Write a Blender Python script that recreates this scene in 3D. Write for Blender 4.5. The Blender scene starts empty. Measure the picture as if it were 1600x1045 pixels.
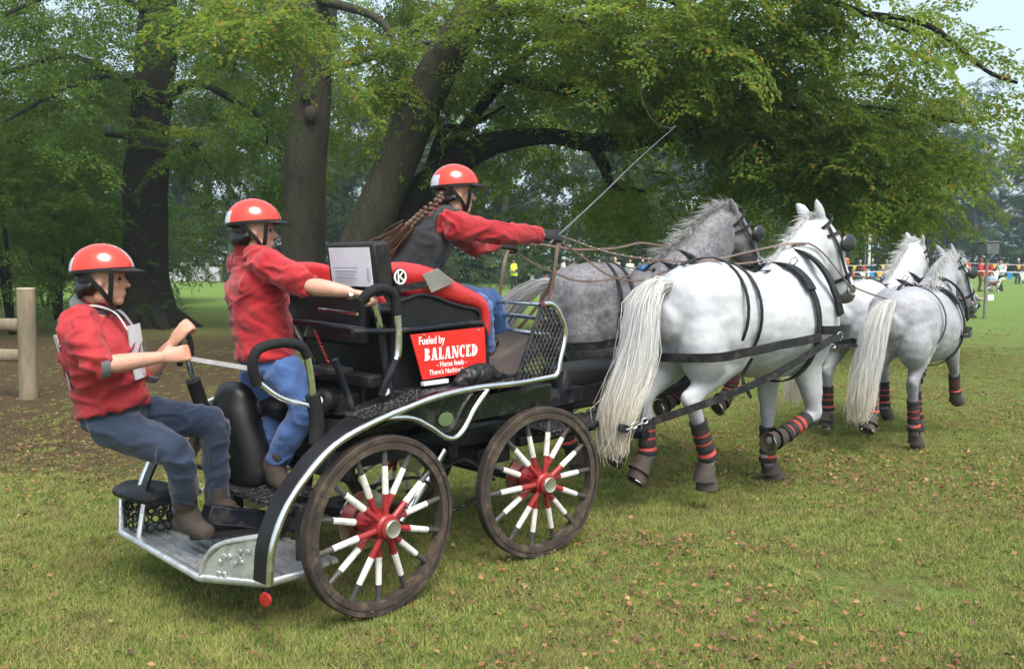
import bpy, bmesh, math, random
import numpy as np
from mathutils import Vector, Matrix, noise

random.seed(7); RNG = np.random.default_rng(11)
scene = bpy.context.scene
COL = scene.collection
RAD = math.radians

# ------------------------------------------------------------------ camera, sky, sun, exposure
CAM_H, FPX, HORIZON = 1.6, 1350.0, 408.0          # eye height, focal length in px of a 1600 px frame, horizon row
PITCH = math.atan((522.5 - HORIZON) / FPX)
cam_data = bpy.data.cameras.new('camera'); cam = bpy.data.objects.new('camera', cam_data); COL.objects.link(cam)
cam.location = (0, 0, CAM_H); cam.rotation_euler = (math.pi / 2 - PITCH, 0, 0)
cam_data.sensor_width = 36.0; cam_data.lens = 36.0 * FPX / 1600.0
cam_data.clip_start = 0.05; cam_data.clip_end = 3000
cam_data.dof.use_dof = True; cam_data.dof.focus_distance = 5.6; cam_data.dof.aperture_fstop = 5.6
scene.camera = cam

SUN_EL, SUN_AZ = 58.0, 158.0                       # azimuth clockwise from +Y: behind the camera, to the right
world = bpy.data.worlds.new('World'); scene.world = world; world.use_nodes = True
wn = world.node_tree; bg = wn.nodes['Background']
sky = wn.nodes.new('ShaderNodeTexSky'); sky.sky_type = 'NISHITA'; sky.sun_disc = False
sky.sun_elevation = RAD(SUN_EL); sky.sun_rotation = RAD(SUN_AZ)
sky.air_density = 1.0; sky.dust_density = 8.0; sky.ozone_density = 1.2; sky.altitude = 50
ov = wn.nodes.new('ShaderNodeMix'); ov.data_type = 'RGBA'; ov.inputs[0].default_value = 0.5; ov.inputs[7].default_value = (3.3, 4.0, 4.4, 1)   # thin overcast
wn.links.new(sky.outputs['Color'], ov.inputs[6]); wn.links.new(ov.outputs[2], bg.inputs['Color']); bg.inputs['Strength'].default_value = 0.135
sun_data = bpy.data.lights.new('sun', 'SUN'); sun = bpy.data.objects.new('sun', sun_data); COL.objects.link(sun)
sun_data.energy = 1.5; sun_data.angle = RAD(36); sun_data.color = (1.0, 0.98, 0.95)
_e, _a = RAD(SUN_EL), RAD(SUN_AZ)
_d = Vector((math.sin(_a) * math.cos(_e), math.cos(_a) * math.cos(_e), math.sin(_e)))
sun.rotation_euler = _d.to_track_quat('Z', 'Y').to_euler(); sun.location = _d * 40
vs = scene.view_settings; vs.view_transform = 'Standard'; vs.look = 'None'; vs.gamma = 1.0; vs.exposure = 1.3
vs.use_curve_mapping = False
scene.cycles.max_bounces = 5; scene.cycles.transparent_max_bounces = 8
scene.cycles.diffuse_bounces = 2; scene.cycles.glossy_bounces = 2; scene.cycles.transmission_bounces = 2
scene.cycles.use_denoising = True

# ------------------------------------------------------------------ frames
class Frame:                                       # a heading on the ground: x forward, y to the left, z up
    def __init__(s, o, az):
        a = RAD(az); s.o = np.array((o[0], o[1], 0.0)); s.az = az; s.rz = RAD(90 - az)
        s.h = np.array([math.sin(a), math.cos(a), 0]); s.l = np.array([-math.cos(a), math.sin(a), 0])
    def w(s, x, y, z): return s.o + x * s.h + y * s.l + np.array([0, 0, z])
    def loc(s, p):
        q = np.asarray(p, float) - s.o; return np.array([q @ s.h, q @ s.l, q[2]])

def pix(px, py, Y):                                # the world point seen at a pixel of the photograph, at distance Y
    d = np.array([px - 800.0, 0, 0]) + (522.5 - py) * np.array([0, math.sin(PITCH), math.cos(PITCH)]) + FPX * np.array([0, math.cos(PITCH), -math.sin(PITCH)])
    return np.array([0, 0, CAM_H]) + d * (Y / d[1])

# ------------------------------------------------------------------ materials
MATS = {}
def lin(c): return tuple(((x / 255.0) / 12.92 if x / 255.0 <= 0.04045 else ((x / 255.0 + 0.055) / 1.055) ** 2.4) for x in c)
class NT:
    def __init__(s, m): s.t = m.node_tree; s.n = s.t.nodes
    def node(s, typ, **kw):
        x = s.n.new(typ)
        for k, v in kw.items():
            if k.startswith('_'): setattr(x, k[1:], v)
            else: x.inputs[k].default_value = v
        return x
    def link(s, a, b): s.t.links.new(a, b)
    def ramp(s, fac, stops, interp='LINEAR'):
        r = s.n.new('ShaderNodeValToRGB'); cr = r.color_ramp; cr.interpolation = interp
        while len(cr.elements) < len(stops): cr.elements.new(0.5)
        for e, (p, c) in zip(cr.elements, stops):
            e.position = p; e.color = (c[0], c[1], c[2], 1) if not isinstance(c, (int, float)) else (c, c, c, 1)
        s.link(fac, r.inputs['Fac']); return r
    def mix(s, fac, a, b, typ='MIX'):
        m = s.n.new('ShaderNodeMix'); m.data_type = 'RGBA'; m.blend_type = typ
        for sock, v in ((m.inputs[0], fac), (m.inputs[6], a), (m.inputs[7], b)):
            if isinstance(v, (int, float)): sock.default_value = v
            elif isinstance(v, tuple): sock.default_value = (v[0], v[1], v[2], 1)
            else: s.link(v, sock)
        return m.outputs[2]
def new_mat(name):
    m = bpy.data.materials.new(name); m.use_nodes = True; MATS[name] = m
    t = NT(m); return m, t, t.n['Principled BSDF']
def tex(t, scale, detail=4, rough=0.6, coord='Object', stretch=None, kind='ShaderNodeTexNoise'):
    c = t.node('ShaderNodeTexCoord')
    src = c.outputs[coord]
    if stretch:
        mp = t.node('ShaderNodeMapping'); mp.inputs['Scale'].default_value = stretch; t.link(src, mp.inputs['Vector']); src = mp.outputs[0]
    n = t.n.new(kind); n.inputs['Scale'].default_value = scale
    if kind == 'ShaderNodeTexNoise': n.inputs['Detail'].default_value = detail; n.inputs['Roughness'].default_value = rough
    t.link(src, n.inputs['Vector']); return n
def bump(t, b, src, strength, dist=0.01):
    bp = t.node('ShaderNodeBump', Strength=strength, Distance=dist); t.link(src, bp.inputs['Height']); t.link(bp.outputs[0], b.inputs['Normal'])
def mat(name, col, rough=0.6, metal=0.0, var=0.25, vscale=9.0, bmp=0.15, bscale=60.0, bdist=0.004, dirt=None, dirt_amt=0.5, dscale=6.0, coat=0.0, spec=0.5, stretch=None, sheen=0.0):
    if name in MATS: return MATS[name]
    m, t, b = new_mat(name)
    n = tex(t, vscale, 5, stretch=stretch)
    lo = tuple(c * (1 - var) for c in col); hi = tuple(min(1, c * (1 + var)) for c in col)
    r = t.ramp(n.outputs['Fac'], [(0.3, lo), (0.7, hi)]); c = r.outputs[0]
    if dirt:
        d = tex(t, dscale, 8, 0.7); dr = t.ramp(d.outputs['Fac'], [(0.5, 0.0), (0.72, dirt_amt)])
        c = t.mix(dr.outputs[0], c, dirt)
        rr = t.ramp(d.outputs['Fac'], [(0.5, rough), (0.72, min(1, rough + 0.35))]); t.link(rr.outputs[0], b.inputs['Roughness'])
    else:
        rr = t.ramp(n.outputs['Fac'], [(0.3, max(0.02, rough - 0.07)), (0.7, min(1, rough + 0.07))]); t.link(rr.outputs[0], b.inputs['Roughness'])
    t.link(c, b.inputs['Base Color']); b.inputs['Metallic'].default_value = metal
    b.inputs['Coat Weight'].default_value = coat; b.inputs['Specular IOR Level'].default_value = spec
    if sheen: b.inputs['Sheen Weight'].default_value = sheen
    if bmp: bump(t, b, tex(t, bscale, 4, stretch=stretch).outputs['Fac'], bmp, bdist)
    return m

# ------------------------------------------------------------------ mesh helpers
def unit(v): v = np.asarray(v, float); n = np.linalg.norm(v); return v / n if n > 1e-9 else v
def perp(t):
    a = np.array([0, 0, 1.0]) if abs(t[2]) < 0.9 else np.array([1.0, 0, 0]); s = unit(np.cross(t, a)); return s, np.cross(s, t)
def smooth_path(pts, n=6):                         # Catmull-Rom through the points
    P = [np.asarray(p, float) for p in pts]
    if len(P) < 3: return P
    P = [2 * P[0] - P[1]] + P + [2 * P[-1] - P[-2]]; out = []
    for i in range(1, len(P) - 2):
        a, b, c, d = P[i - 1:i + 3]
        for k in range(n):
            u = k / n; out.append(0.5 * ((2 * b) + (-a + c) * u + (2 * a - 5 * b + 4 * c - d) * u * u + (-a + 3 * b - 3 * c + d) * u ** 3))
    out.append(P[-2]); return out
class MB:
    def __init__(s): s.v = []; s.f = []; s.m = []
    def add(s, v, f, mi=0):
        o = len(s.v); s.v += [tuple(map(float, p)) for p in v]; s.f += [tuple(i + o for i in q) for q in f]; s.m += [mi] * len(f); return s
    def box(s, c, size, rot=None, mi=0):
        x, y, z = (k / 2 for k in size); c = np.asarray(c, float)
        v = [np.array(p) for p in ((-x, -y, -z), (x, -y, -z), (x, y, -z), (-x, y, -z), (-x, -y, z), (x, -y, z), (x, y, z), (-x, y, z))]
        if rot is not None: R = np.array(rot.to_3x3() if hasattr(rot, 'to_3x3') else rot); v = [R @ p for p in v]
        return s.add([p + c for p in v], [(0, 3, 2, 1), (4, 5, 6, 7), (0, 1, 5, 4), (1, 2, 6, 5), (2, 3, 7, 6), (3, 0, 4, 7)], mi)
    def prism(s, pts, d, mi=0):                    # planar polygon pts (3D) extruded by vector d
        n = len(pts); P = [np.asarray(p, float) for p in pts]; d = np.asarray(d, float)
        nrm = sum(np.cross(P[i], P[(i + 1) % n]) for i in range(n))
        if nrm @ d > 0: P = P[::-1]
        v = P + [p + d for p in P]
        f = [tuple(range(n)), tuple(range(2 * n - 1, n - 1, -1))] + [(i, i + n, (i + 1) % n + n, (i + 1) % n) for i in range(n)]
        return s.add(v, f, mi)
    def tube(s, path, r, n=10, mi=0, flat=None, side=None, closed=False, caps=True):
        # r: radius, list of radii or callable; flat: thickness ratio across 'side' (strap)
        P = [np.asarray(p, float) for p in path]; N = len(P); v = []
        T = []
        for i in range(N):
            a = P[i - 1] if (i > 0 or closed) else P[i]; b = P[(i + 1) % N] if (i < N - 1 or closed) else P[i]; T.append(unit(b - a))
        s1, s2 = perp(T[0])
        if side is not None: s1 = unit(np.asarray(side, float) - (np.asarray(side, float) @ T[0]) * T[0]); s2 = np.cross(s1, T[0])
        for i in range(N):
            if side is not None: s1 = np.asarray(side, float) if np.ndim(side) == 1 else np.asarray(side[i], float)
            s1 = unit(s1 - (s1 @ T[i]) * T[i]); s2 = np.cross(s1, T[i])
            ri = r[i] if hasattr(r, '__len__') else r
            for k in range(n):
                a = 2 * math.pi * k / n
                v.append(P[i] + s1 * math.cos(a) * ri + s2 * math.sin(a) * ri * (flat if flat else 1))
        f = []
        for i in range(N if closed else N - 1):
            for k in range(n):
                j = (i + 1) % N; f.append((i * n + k, i * n + (k + 1) % n, j * n + (k + 1) % n, j * n + k))
        if not closed and caps: f += [tuple(range(n - 1, -1, -1)), tuple(range((N - 1) * n, N * n))]
        return s.add(v, f, mi)
    def strap(s, path, nrm, w, th, mi=0, closed=False):   # flat band: width across the surface, normals given per point
        P = [np.asarray(p, float) for p in path]; N = len(P); v = []
        for i in range(N):
            a = P[i - 1] if (i > 0 or closed) else P[i]; b = P[(i + 1) % N] if (i < N - 1 or closed) else P[i]
            t = unit(b - a); n = unit(nrm[i] if np.ndim(nrm) == 2 else nrm); sd = unit(np.cross(t, n)); n = np.cross(sd, t)
            for c in ((-1, 0), (1, 0), (1, 1), (-1, 1)): v.append(P[i] + sd * c[0] * w / 2 + n * c[1] * th)
        f = []
        for i in range(N if closed else N - 1):
            j = (i + 1) % N
            for k in range(4): f.append((i * 4 + k, i * 4 + (k + 1) % 4, j * 4 + (k + 1) % 4, j * 4 + k))
        if not closed: f += [(3, 2, 1, 0), tuple((N - 1) * 4 + k for k in range(4))]
        return s.add(v, f, mi)
    def lathe(s, prof, c, axis, n=24, mi=0, mis=None):    # prof: (radius, along axis)
        ax = unit(axis); s1, s2 = perp(ax); c = np.asarray(c, float); v = []; f = []
        for r, h in prof:
            for k in range(n):
                a = 2 * math.pi * k / n; v.append(c + ax * h + (s1 * math.cos(a) + s2 * math.sin(a)) * r)
        o = len(s.v); s.add(v, [], 0)
        for i in range(len(prof) - 1):
            m = mis[i] if mis else mi
            for k in range(n):
                s.f.append((o + i * n + k, o + i * n + (k + 1) % n, o + (i + 1) * n + (k + 1) % n, o + (i + 1) * n + k)); s.m.append(m)
        if prof[0][0] > 1e-6: s.f.append(tuple(o + k for k in range(n - 1, -1, -1))); s.m.append(mis[0] if mis else mi)
        if prof[-1][0] > 1e-6: s.f.append(tuple(o + (len(prof) - 1) * n + k for k in range(n))); s.m.append(mis[-1] if mis else mi)
        return s
    def ball(s, c, r, n=10, mi=0):
        r = np.ones(3) * r if np.ndim(r) == 0 else np.asarray(r); v = []; f = []
        for i in range(n + 1):
            p = math.pi * i / n
            for k in range(2 * n):
                a = math.pi * k / n; v.append(np.asarray(c) + r * np.array([math.sin(p) * math.cos(a), math.sin(p) * math.sin(a), -math.cos(p)]))
        for i in range(n):
            for k in range(2 * n): f.append((i * 2 * n + k, i * 2 * n + (k + 1) % (2 * n), (i + 1) * 2 * n + (k + 1) % (2 * n), (i + 1) * 2 * n + k))
        return s.add(v, f, mi)
    def mesh(s, name, mats, sharp=35, smooth=True):
        me = bpy.data.meshes.new(name); me.from_pydata(s.v, [], s.f)
        for m in (mats if isinstance(mats, (list, tuple)) else [mats]): me.materials.append(m)
        if any(s.m): me.polygons.foreach_set('material_index', s.m)
        me.validate(); 
        if smooth:
            me.polygons.foreach_set('use_smooth', [True] * len(me.polygons))
            if sharp: me.set_sharp_from_angle(angle=RAD(sharp))
        return me
    def build(s, name, mats, parent=None, bevel=0, sharp=35, smooth=True):
        o = obj(name, s.mesh(name, mats, sharp, smooth), parent)
        if bevel:
            b = o.modifiers.new('bevel', 'BEVEL'); b.width = bevel; b.segments = 2; b.limit_method = 'ANGLE'; b.angle_limit = RAD(40)
        return o
def obj(name, data, parent=None):
    o = bpy.data.objects.new(name, data); COL.objects.link(o)
    if parent is not None: o.parent = parent
    return o
def tag(o, label=None, cat=None, group=None, kind=None):
    if label: o['label'] = label
    if cat: o['category'] = cat
    if group: o['group'] = group
    if kind: o['kind'] = kind
    return o
def empty(name, loc=(0, 0, 0), rz=0.0):
    e = bpy.data.objects.new(name, None); COL.objects.link(e); e.location = loc; e.rotation_euler = (0, 0, rz); e.empty_display_size = 0.2; return e
def np_mesh(name, verts, faces, mats, mi=None, smooth=False):   # faces: (N,k) array with one k
    me = bpy.data.meshes.new(name); V = np.asarray(verts, np.float32); Fc = np.asarray(faces, np.int32); n, k = Fc.shape
    me.vertices.add(len(V)); me.vertices.foreach_set('co', V.ravel())
    me.loops.add(n * k); me.loops.foreach_set('vertex_index', Fc.ravel())
    me.polygons.add(n); me.polygons.foreach_set('loop_start', np.arange(0, n * k, k, dtype=np.int32))
    try: me.polygons.foreach_set('loop_total', np.full(n, k, np.int32))
    except Exception: pass
    for m in (mats if isinstance(mats, (list, tuple)) else [mats]): me.materials.append(m)
    if mi is not None: me.polygons.foreach_set('material_index', np.asarray(mi, np.int32))
    if smooth: me.polygons.foreach_set('use_smooth', np.ones(n, bool))
    me.update(calc_edges=True); me.validate(); return me

class Blob:                                        # overlapping closed shapes melted into one continuous skin
    def __init__(s): s.b = MB()
    def loft(s, path, ra, rb, side=(0, 1, 0), n=16, cap=0.55, sub=3):
        P = [np.asarray(p, float) for p in path]; k = len(P)
        A = ra if hasattr(ra, '__len__') else [ra] * k; B = rb if hasattr(rb, '__len__') else [rb] * k
        if k > 2:
            Q = smooth_path([np.concatenate([P[i], [A[i], B[i]]]) for i in range(k)], sub); P = [q[:3] for q in Q]; A = [q[3] for q in Q]; B = [q[4] for q in Q]
        k = len(P); T = [unit(P[min(i + 1, k - 1)] - P[max(i - 1, 0)]) for i in range(k)]
        # rounded ends
        e0 = min(A[0], B[0]) * cap; e1 = min(A[-1], B[-1]) * cap
        pre = [(P[0] - T[0] * e0 * math.sin(a), math.cos(a)) for a in (1.45, 1.1, 0.6)]; post = [(P[-1] + T[-1] * e1 * math.sin(a), math.cos(a)) for a in (0.6, 1.1, 1.45)]
        L = [(q, A[0] * c, B[0] * c, T[0]) for q, c in pre] + [(P[i], A[i], B[i], T[i]) for i in range(k)] + [(q, A[-1] * c, B[-1] * c, T[-1]) for q, c in post]
        v = []; sd = np.asarray(side, float)
        for q, a, b, t in L:
            s1 = unit(sd - (sd @ t) * t); s2 = np.cross(t, s1)
            for j in range(n):
                w = 2 * math.pi * j / n; v.append(q + s1 * b * math.cos(w) + s2 * a * math.sin(w))
        N = len(L); f = [(i * n + j, i * n + (j + 1) % n, (i + 1) * n + (j + 1) % n, (i + 1) * n + j) for i in range(N - 1) for j in range(n)]
        f += [tuple(range(n - 1, -1, -1)), tuple(range((N - 1) * n, N * n))]
        s.b.add(v, f); return s
    def limb(s, path, r, **k): return s.loft(path, r, r, side=k.pop('side', (0.13, 0.97, 0.11)), **k)
    def ball(s, c, r, R=None):
        m = MB().ball((0, 0, 0), r, 10); V = np.array(m.v)
        if R is not None: V = V @ np.array(R.to_3x3() if hasattr(R, 'to_3x3') else R).T
        s.b.add(V + np.asarray(c), m.f); return s
    def mesh(s, name, mats, voxel, it=6, fac=0.5, disp=None, region=None, flip=None):
        me = bpy.data.meshes.new('tmp'); me.from_pydata(s.b.v, [], s.b.f); bm = bmesh.new(); bm.from_mesh(me)
        bmesh.ops.recalc_face_normals(bm, faces=bm.faces); bm.to_mesh(me); bm.free()
        o = bpy.data.objects.new('tmp', me); COL.objects.link(o)
        r = o.modifiers.new('r', 'REMESH'); r.mode = 'VOXEL'; r.voxel_size = voxel; r.use_smooth_shade = True
        if it: q = o.modifiers.new('s', 'SMOOTH'); q.factor = fac; q.iterations = it
        dg = bpy.context.evaluated_depsgraph_get(); dg.update()
        out = bpy.data.meshes.new_from_object(o.evaluated_get(dg)); out.name = name
        bpy.data.objects.remove(o); bpy.data.meshes.remove(me)
        n = len(out.vertices); co = np.empty(n * 3, np.float32); out.vertices.foreach_get('co', co); co = co.reshape(-1, 3)
        if disp is not None:
            nm = np.empty(n * 3, np.float32); out.vertices.foreach_get('normal', nm); nm = nm.reshape(-1, 3)
            co = co + nm * disp(co, nm)[:, None]; out.vertices.foreach_set('co', co.astype(np.float32).ravel())
        out.materials.clear()
        for m in (mats if isinstance(mats, (list, tuple)) else [mats]): out.materials.append(m)
        if region is not None:
            k = len(out.polygons); fc = np.empty(k * 3, np.float32); out.polygons.foreach_get('center', fc)
            out.polygons.foreach_set('material_index', np.asarray(region(fc.reshape(-1, 3)), np.int32))
        out.polygons.foreach_set('use_smooth', np.ones(len(out.polygons), bool)); out.update(); return out
_PG = np.random.default_rng(5); _PERM = _PG.permutation(512); _GR = _PG.normal(size=(512, 3)); _GR /= np.linalg.norm(_GR, axis=1, keepdims=True)
def vnoise(P):                                     # gradient noise for an array of points
    P = np.asarray(P, float); I = np.floor(P).astype(int); Fp = P - I; W = Fp * Fp * Fp * (Fp * (Fp * 6 - 15) + 10); out = np.zeros(len(P))
    for dx in (0, 1):
        for dy in (0, 1):
            for dz in (0, 1):
                h = _PERM[(_PERM[(_PERM[(I[:, 0] + dx) & 511] + I[:, 1] + dy) & 511] + I[:, 2] + dz) & 511]; g = (_GR[h] * (Fp - (dx, dy, dz))).sum(1)
                out += g * (W[:, 0] if dx else 1 - W[:, 0]) * (W[:, 1] if dy else 1 - W[:, 1]) * (W[:, 2] if dz else 1 - W[:, 2])
    return out * 1.5
def folds(amp, scale, dirs=(1, 1, 1), seed=0, sharp=1.0):        # cloth folds: warped ridged noise displacement
    D = np.asarray(dirs, float) * scale
    def f(co, nm):
        q = co * D + seed; w = np.stack([vnoise(q * 0.6 + 31), vnoise(q * 0.6 + 57), vnoise(q * 0.6 + 83)], 1); a = vnoise(q * 0.75 + w * 0.9); b = vnoise(q * 1.9 + w * 0.6 + 9)
        return amp * (1.5 * np.maximum(0, 1 - 2.6 * np.abs(a)) ** 1.15 * sharp + 0.22 * np.maximum(0, 1 - 2.6 * np.abs(b)) + 0.9 * w[:, 0] - 0.5)
    return f
def sub(V, b): return [tuple(np.asarray(p, float) - np.asarray(b, float)) for p in V]
# ------------------------------------------------------------------ ground
def ground_mat():
    m, t, b = new_mat('lawn'); c = t.node('ShaderNodeTexCoord')
    big = tex(t, 0.35, 5, 0.6); mid = tex(t, 2.3, 6, 0.65); fine = tex(t, 38, 6, 0.75); fine2 = tex(t, 160, 3, 0.7)
    grass = t.ramp(fine.outputs['Fac'], [(0.3, (0.068, 0.100, 0.024)), (0.5, (0.125, 0.180, 0.040)), (0.72, (0.20, 0.245, 0.075))]).outputs[0]
    straw = t.ramp(fine.outputs['Fac'], [(0.3, (0.07, 0.050, 0.025)), (0.7, (0.20, 0.155, 0.075))]).outputs[0]
    soil = t.ramp(fine.outputs['Fac'], [(0.3, (0.035, 0.024, 0.015)), (0.55, (0.085, 0.055, 0.032)), (0.75, (0.16, 0.085, 0.045))]).outputs[0]
    fld = t.ramp(fine.outputs['Fac'], [(0.3, (0.10, 0.18, 0.035)), (0.7, (0.155, 0.245, 0.06))]).outputs[0]
    col = t.mix(t.ramp(mid.outputs['Fac'], [(0.44, 0.0), (0.62, 0.85)]).outputs[0], grass, straw)
    sx = t.node('ShaderNodeSeparateXYZ'); t.link(c.outputs['Object'], sx.inputs[0])
    def math_(op, a, bb):
        n = t.node('ShaderNodeMath', _operation=op)
        for s_, v in ((n.inputs[0], a), (n.inputs[1], bb)):
            if isinstance(v, (int, float)): s_.default_value = v
            else: t.link(v, s_)
        return n.outputs[0]
    # leaf litter under the trees: bare soil left of the line x = -0.16*y - 1.2, between 7 and 24 m
    wob = math_('MULTIPLY', big.outputs['Fac'], 5.0)
    left = math_('ADD', math_('ADD', sx.outputs['X'], math_('MULTIPLY', sx.outputs['Y'], 0.22)), wob)
    ml = t.ramp(math_('MULTIPLY', left, 0.1), [(0.12, 1.0), (0.34, 0.0)]).outputs[0]
    yb = t.ramp(math_('MULTIPLY', math_('ADD', sx.outputs['Y'], wob), 1 / 40.0), [(0.17, 0.0), (0.26, 1.0), (0.50, 1.0), (0.60, 0.0)]).outputs[0]
    col = t.mix(math_('MULTIPLY', math_('MULTIPLY', ml, yb), t.ramp(mid.outputs['Fac'], [(0.3, 1.0), (0.75, 0.8)]).outputs[0]), col, soil)
    # bright mown field beyond the trees
    yf = t.ramp(math_('MULTIPLY', math_('ADD', sx.outputs['Y'], wob), 1 / 60.0), [(0.47, 0.0), (0.56, 1.0)]).outputs[0]
    yr = t.ramp(math_('MULTIPLY', math_('ADD', math_('ADD', sx.outputs['Y'], wob), math_('MULTIPLY', sx.outputs['X'], 0.5)), 1 / 60.0), [(0.36, 0.0), (0.50, 0.8)]).outputs[0]
    pt = t.ramp(mid.outputs['Fac'], [(0.35, 1.0), (0.8, 0.55)]).outputs[0]
    col = t.mix(math_('MULTIPLY', math_('MAXIMUM', yf, yr), pt), col, fld)
    t.link(col, b.inputs['Base Color']); b.inputs['Roughness'].default_value = 0.95; b.inputs['Specular IOR Level'].default_value = 0.1
    bump(t, b, fine2.outputs['Fac'], 0.7, 0.03); return m
bm = bmesh.new()
xs = [-900, -200, -60] + list(np.linspace(-30, 30, 41)) + [60, 200, 900]; ys = [-60, -10] + list(np.linspace(0, 40, 31)) + [60, 100, 200, 900]
gv = [[bm.verts.new((x, y, 0.0 if abs(x) >= 30 or y <= 0 or y >= 40 else -0.012 + 0.018 * noise.noise(Vector((x * 0.6, y * 0.6, 0))))) for x in xs] for y in ys]
for i in range(len(ys) - 1):
    for j in range(len(xs) - 1): bm.faces.new((gv[i][j], gv[i][j + 1], gv[i + 1][j + 1], gv[i + 1][j]))
me = bpy.data.meshes.new('ground'); bm.to_mesh(me); bm.free(); me.materials.append(ground_mat()); me.polygons.foreach_set('use_smooth', [True] * len(me.polygons))
tag(obj('ground', me), kind='structure')

# grass blades: clumps on points, by geometry nodes
def blade_mat():
    m, t, b = new_mat('grass_blade'); g = t.node('ShaderNodeObjectInfo'); c = t.node('ShaderNodeTexCoord'); n = tex(t, 2.3, 5, 0.65); n.inputs['Vector']
    ge = t.node('ShaderNodeNewGeometry'); t.link(ge.outputs['Position'], n.inputs['Vector'])
    r = t.ramp(ge.outputs['Random Per Island'], [(0.0, (0.086, 0.134, 0.026)), (0.5, (0.160, 0.218, 0.044)), (0.82, (0.24, 0.285, 0.068)), (0.95, (0.34, 0.29, 0.14))])
    s_ = t.mix(t.ramp(n.outputs['Fac'], [(0.48, 0.0), (0.70, 0.6)]).outputs[0], r.outputs[0], (0.22, 0.175, 0.08))
    n9 = tex(t, 7.0, 4, 0.7); t.link(ge.outputs['Position'], n9.inputs['Vector']); s_ = t.mix(1.0, s_, t.ramp(n9.outputs['Fac'], [(0.32, (0.58, 0.66, 0.58)), (0.5, (1.0, 1.0, 1.0)), (0.68, (1.25, 1.2, 1.1))]).outputs[0], 'MULTIPLY')
    t.link(s_, b.inputs['Base Color']); b.inputs['Roughness'].default_value = 0.8; b.inputs['Specular IOR Level'].default_value = 0.06; return m
def grass_points():
    P = []
    for y0, y1, n in ((2.6, 5.5, 30000), (5.5, 9.0, 26000), (9.0, 16.0, 20000)):
        y = RNG.uniform(y0, y1, n); x = RNG.uniform(-0.66, 0.66, n) * y
        keep = vnoise(np.stack([x * 0.9, y * 0.9, np.full(n, 3.3)], 1)) > RNG.uniform(-0.75, 0.25, n)
        bare = (x + 0.22 * y + 0.9 < 0) & (y > 6.4) & (RNG.random(n) < 0.9)
        k = keep & ~bare; P.append(np.stack([x[k], y[k], np.full(k.sum(), -0.008)], 1))
    return np.concatenate(P)
def grass_object():
    pts = grass_points(); me = bpy.data.meshes.new('grass'); me.vertices.add(len(pts)); me.vertices.foreach_set('co', pts.astype(np.float32).ravel()); me.update()
    o = obj('grass', me); tag(o, 'short green and straw-coloured lawn grass in front of the carriage', 'grass', kind='stuff')
    ng = bpy.data.node_groups.new('grass_clumps', 'GeometryNodeTree'); ng.interface.new_socket('Geometry', in_out='INPUT', socket_type='NodeSocketGeometry'); ng.interface.new_socket('Geometry', in_out='OUTPUT', socket_type='NodeSocketGeometry')
    N = ng.nodes; Lk = ng.links.new; gi = N.new('NodeGroupInput'); go = N.new('NodeGroupOutput')
    cone = N.new('GeometryNodeMeshCone'); cone.fill_type = 'NONE'; cone.inputs['Vertices'].default_value = 3
    cone.inputs['Radius Top'].default_value = 0.0003; cone.inputs['Radius Bottom'].default_value = 0.0019; cone.inputs['Depth'].default_value = 0.024
    def rnd(lo, hi, seed, typ='FLOAT_VECTOR'):
        r = N.new('FunctionNodeRandomValue'); r.data_type = typ; k = {'FLOAT_VECTOR': (0, 1, 0), 'FLOAT': (2, 3, 1)}[typ]
        r.inputs[k[0]].default_value = lo; r.inputs[k[1]].default_value = hi; r.inputs['Seed'].default_value = seed; return r.outputs[k[2]]
    pn = N.new('GeometryNodePoints'); pn.inputs['Count'].default_value = 22; Lk(rnd((-0.045, -0.045, 0), (0.045, 0.045, 0.004), 1), pn.inputs['Position'])
    i1 = N.new('GeometryNodeInstanceOnPoints'); Lk(pn.outputs[0], i1.inputs['Points']); Lk(cone.outputs['Mesh'], i1.inputs['Instance'])
    Lk(rnd((-0.95, -0.95, 0), (0.95, 0.95, 6.28), 2), i1.inputs['Rotation']); Lk(rnd(0.45, 1.25, 3, 'FLOAT'), i1.inputs['Scale'])
    rl = N.new('GeometryNodeRealizeInstances'); Lk(i1.outputs[0], rl.inputs[0])
    sm = N.new('GeometryNodeSetMaterial'); sm.inputs['Material'].default_value = blade_mat(); Lk(rl.outputs[0], sm.inputs['Geometry'])
    i2 = N.new('GeometryNodeInstanceOnPoints'); Lk(gi.outputs[0], i2.inputs['Points']); Lk(sm.outputs[0], i2.inputs['Instance'])
    Lk(rnd((-0.1, -0.1, 0), (0.1, 0.1, 6.28), 5), i2.inputs['Rotation']); Lk(rnd(0.55, 1.25, 6, 'FLOAT'), i2.inputs['Scale']); Lk(i2.outputs[0], go.inputs[0])
    md = o.modifiers.new('clumps', 'NODES'); md.node_group = ng; return o
grass_object()

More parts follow.
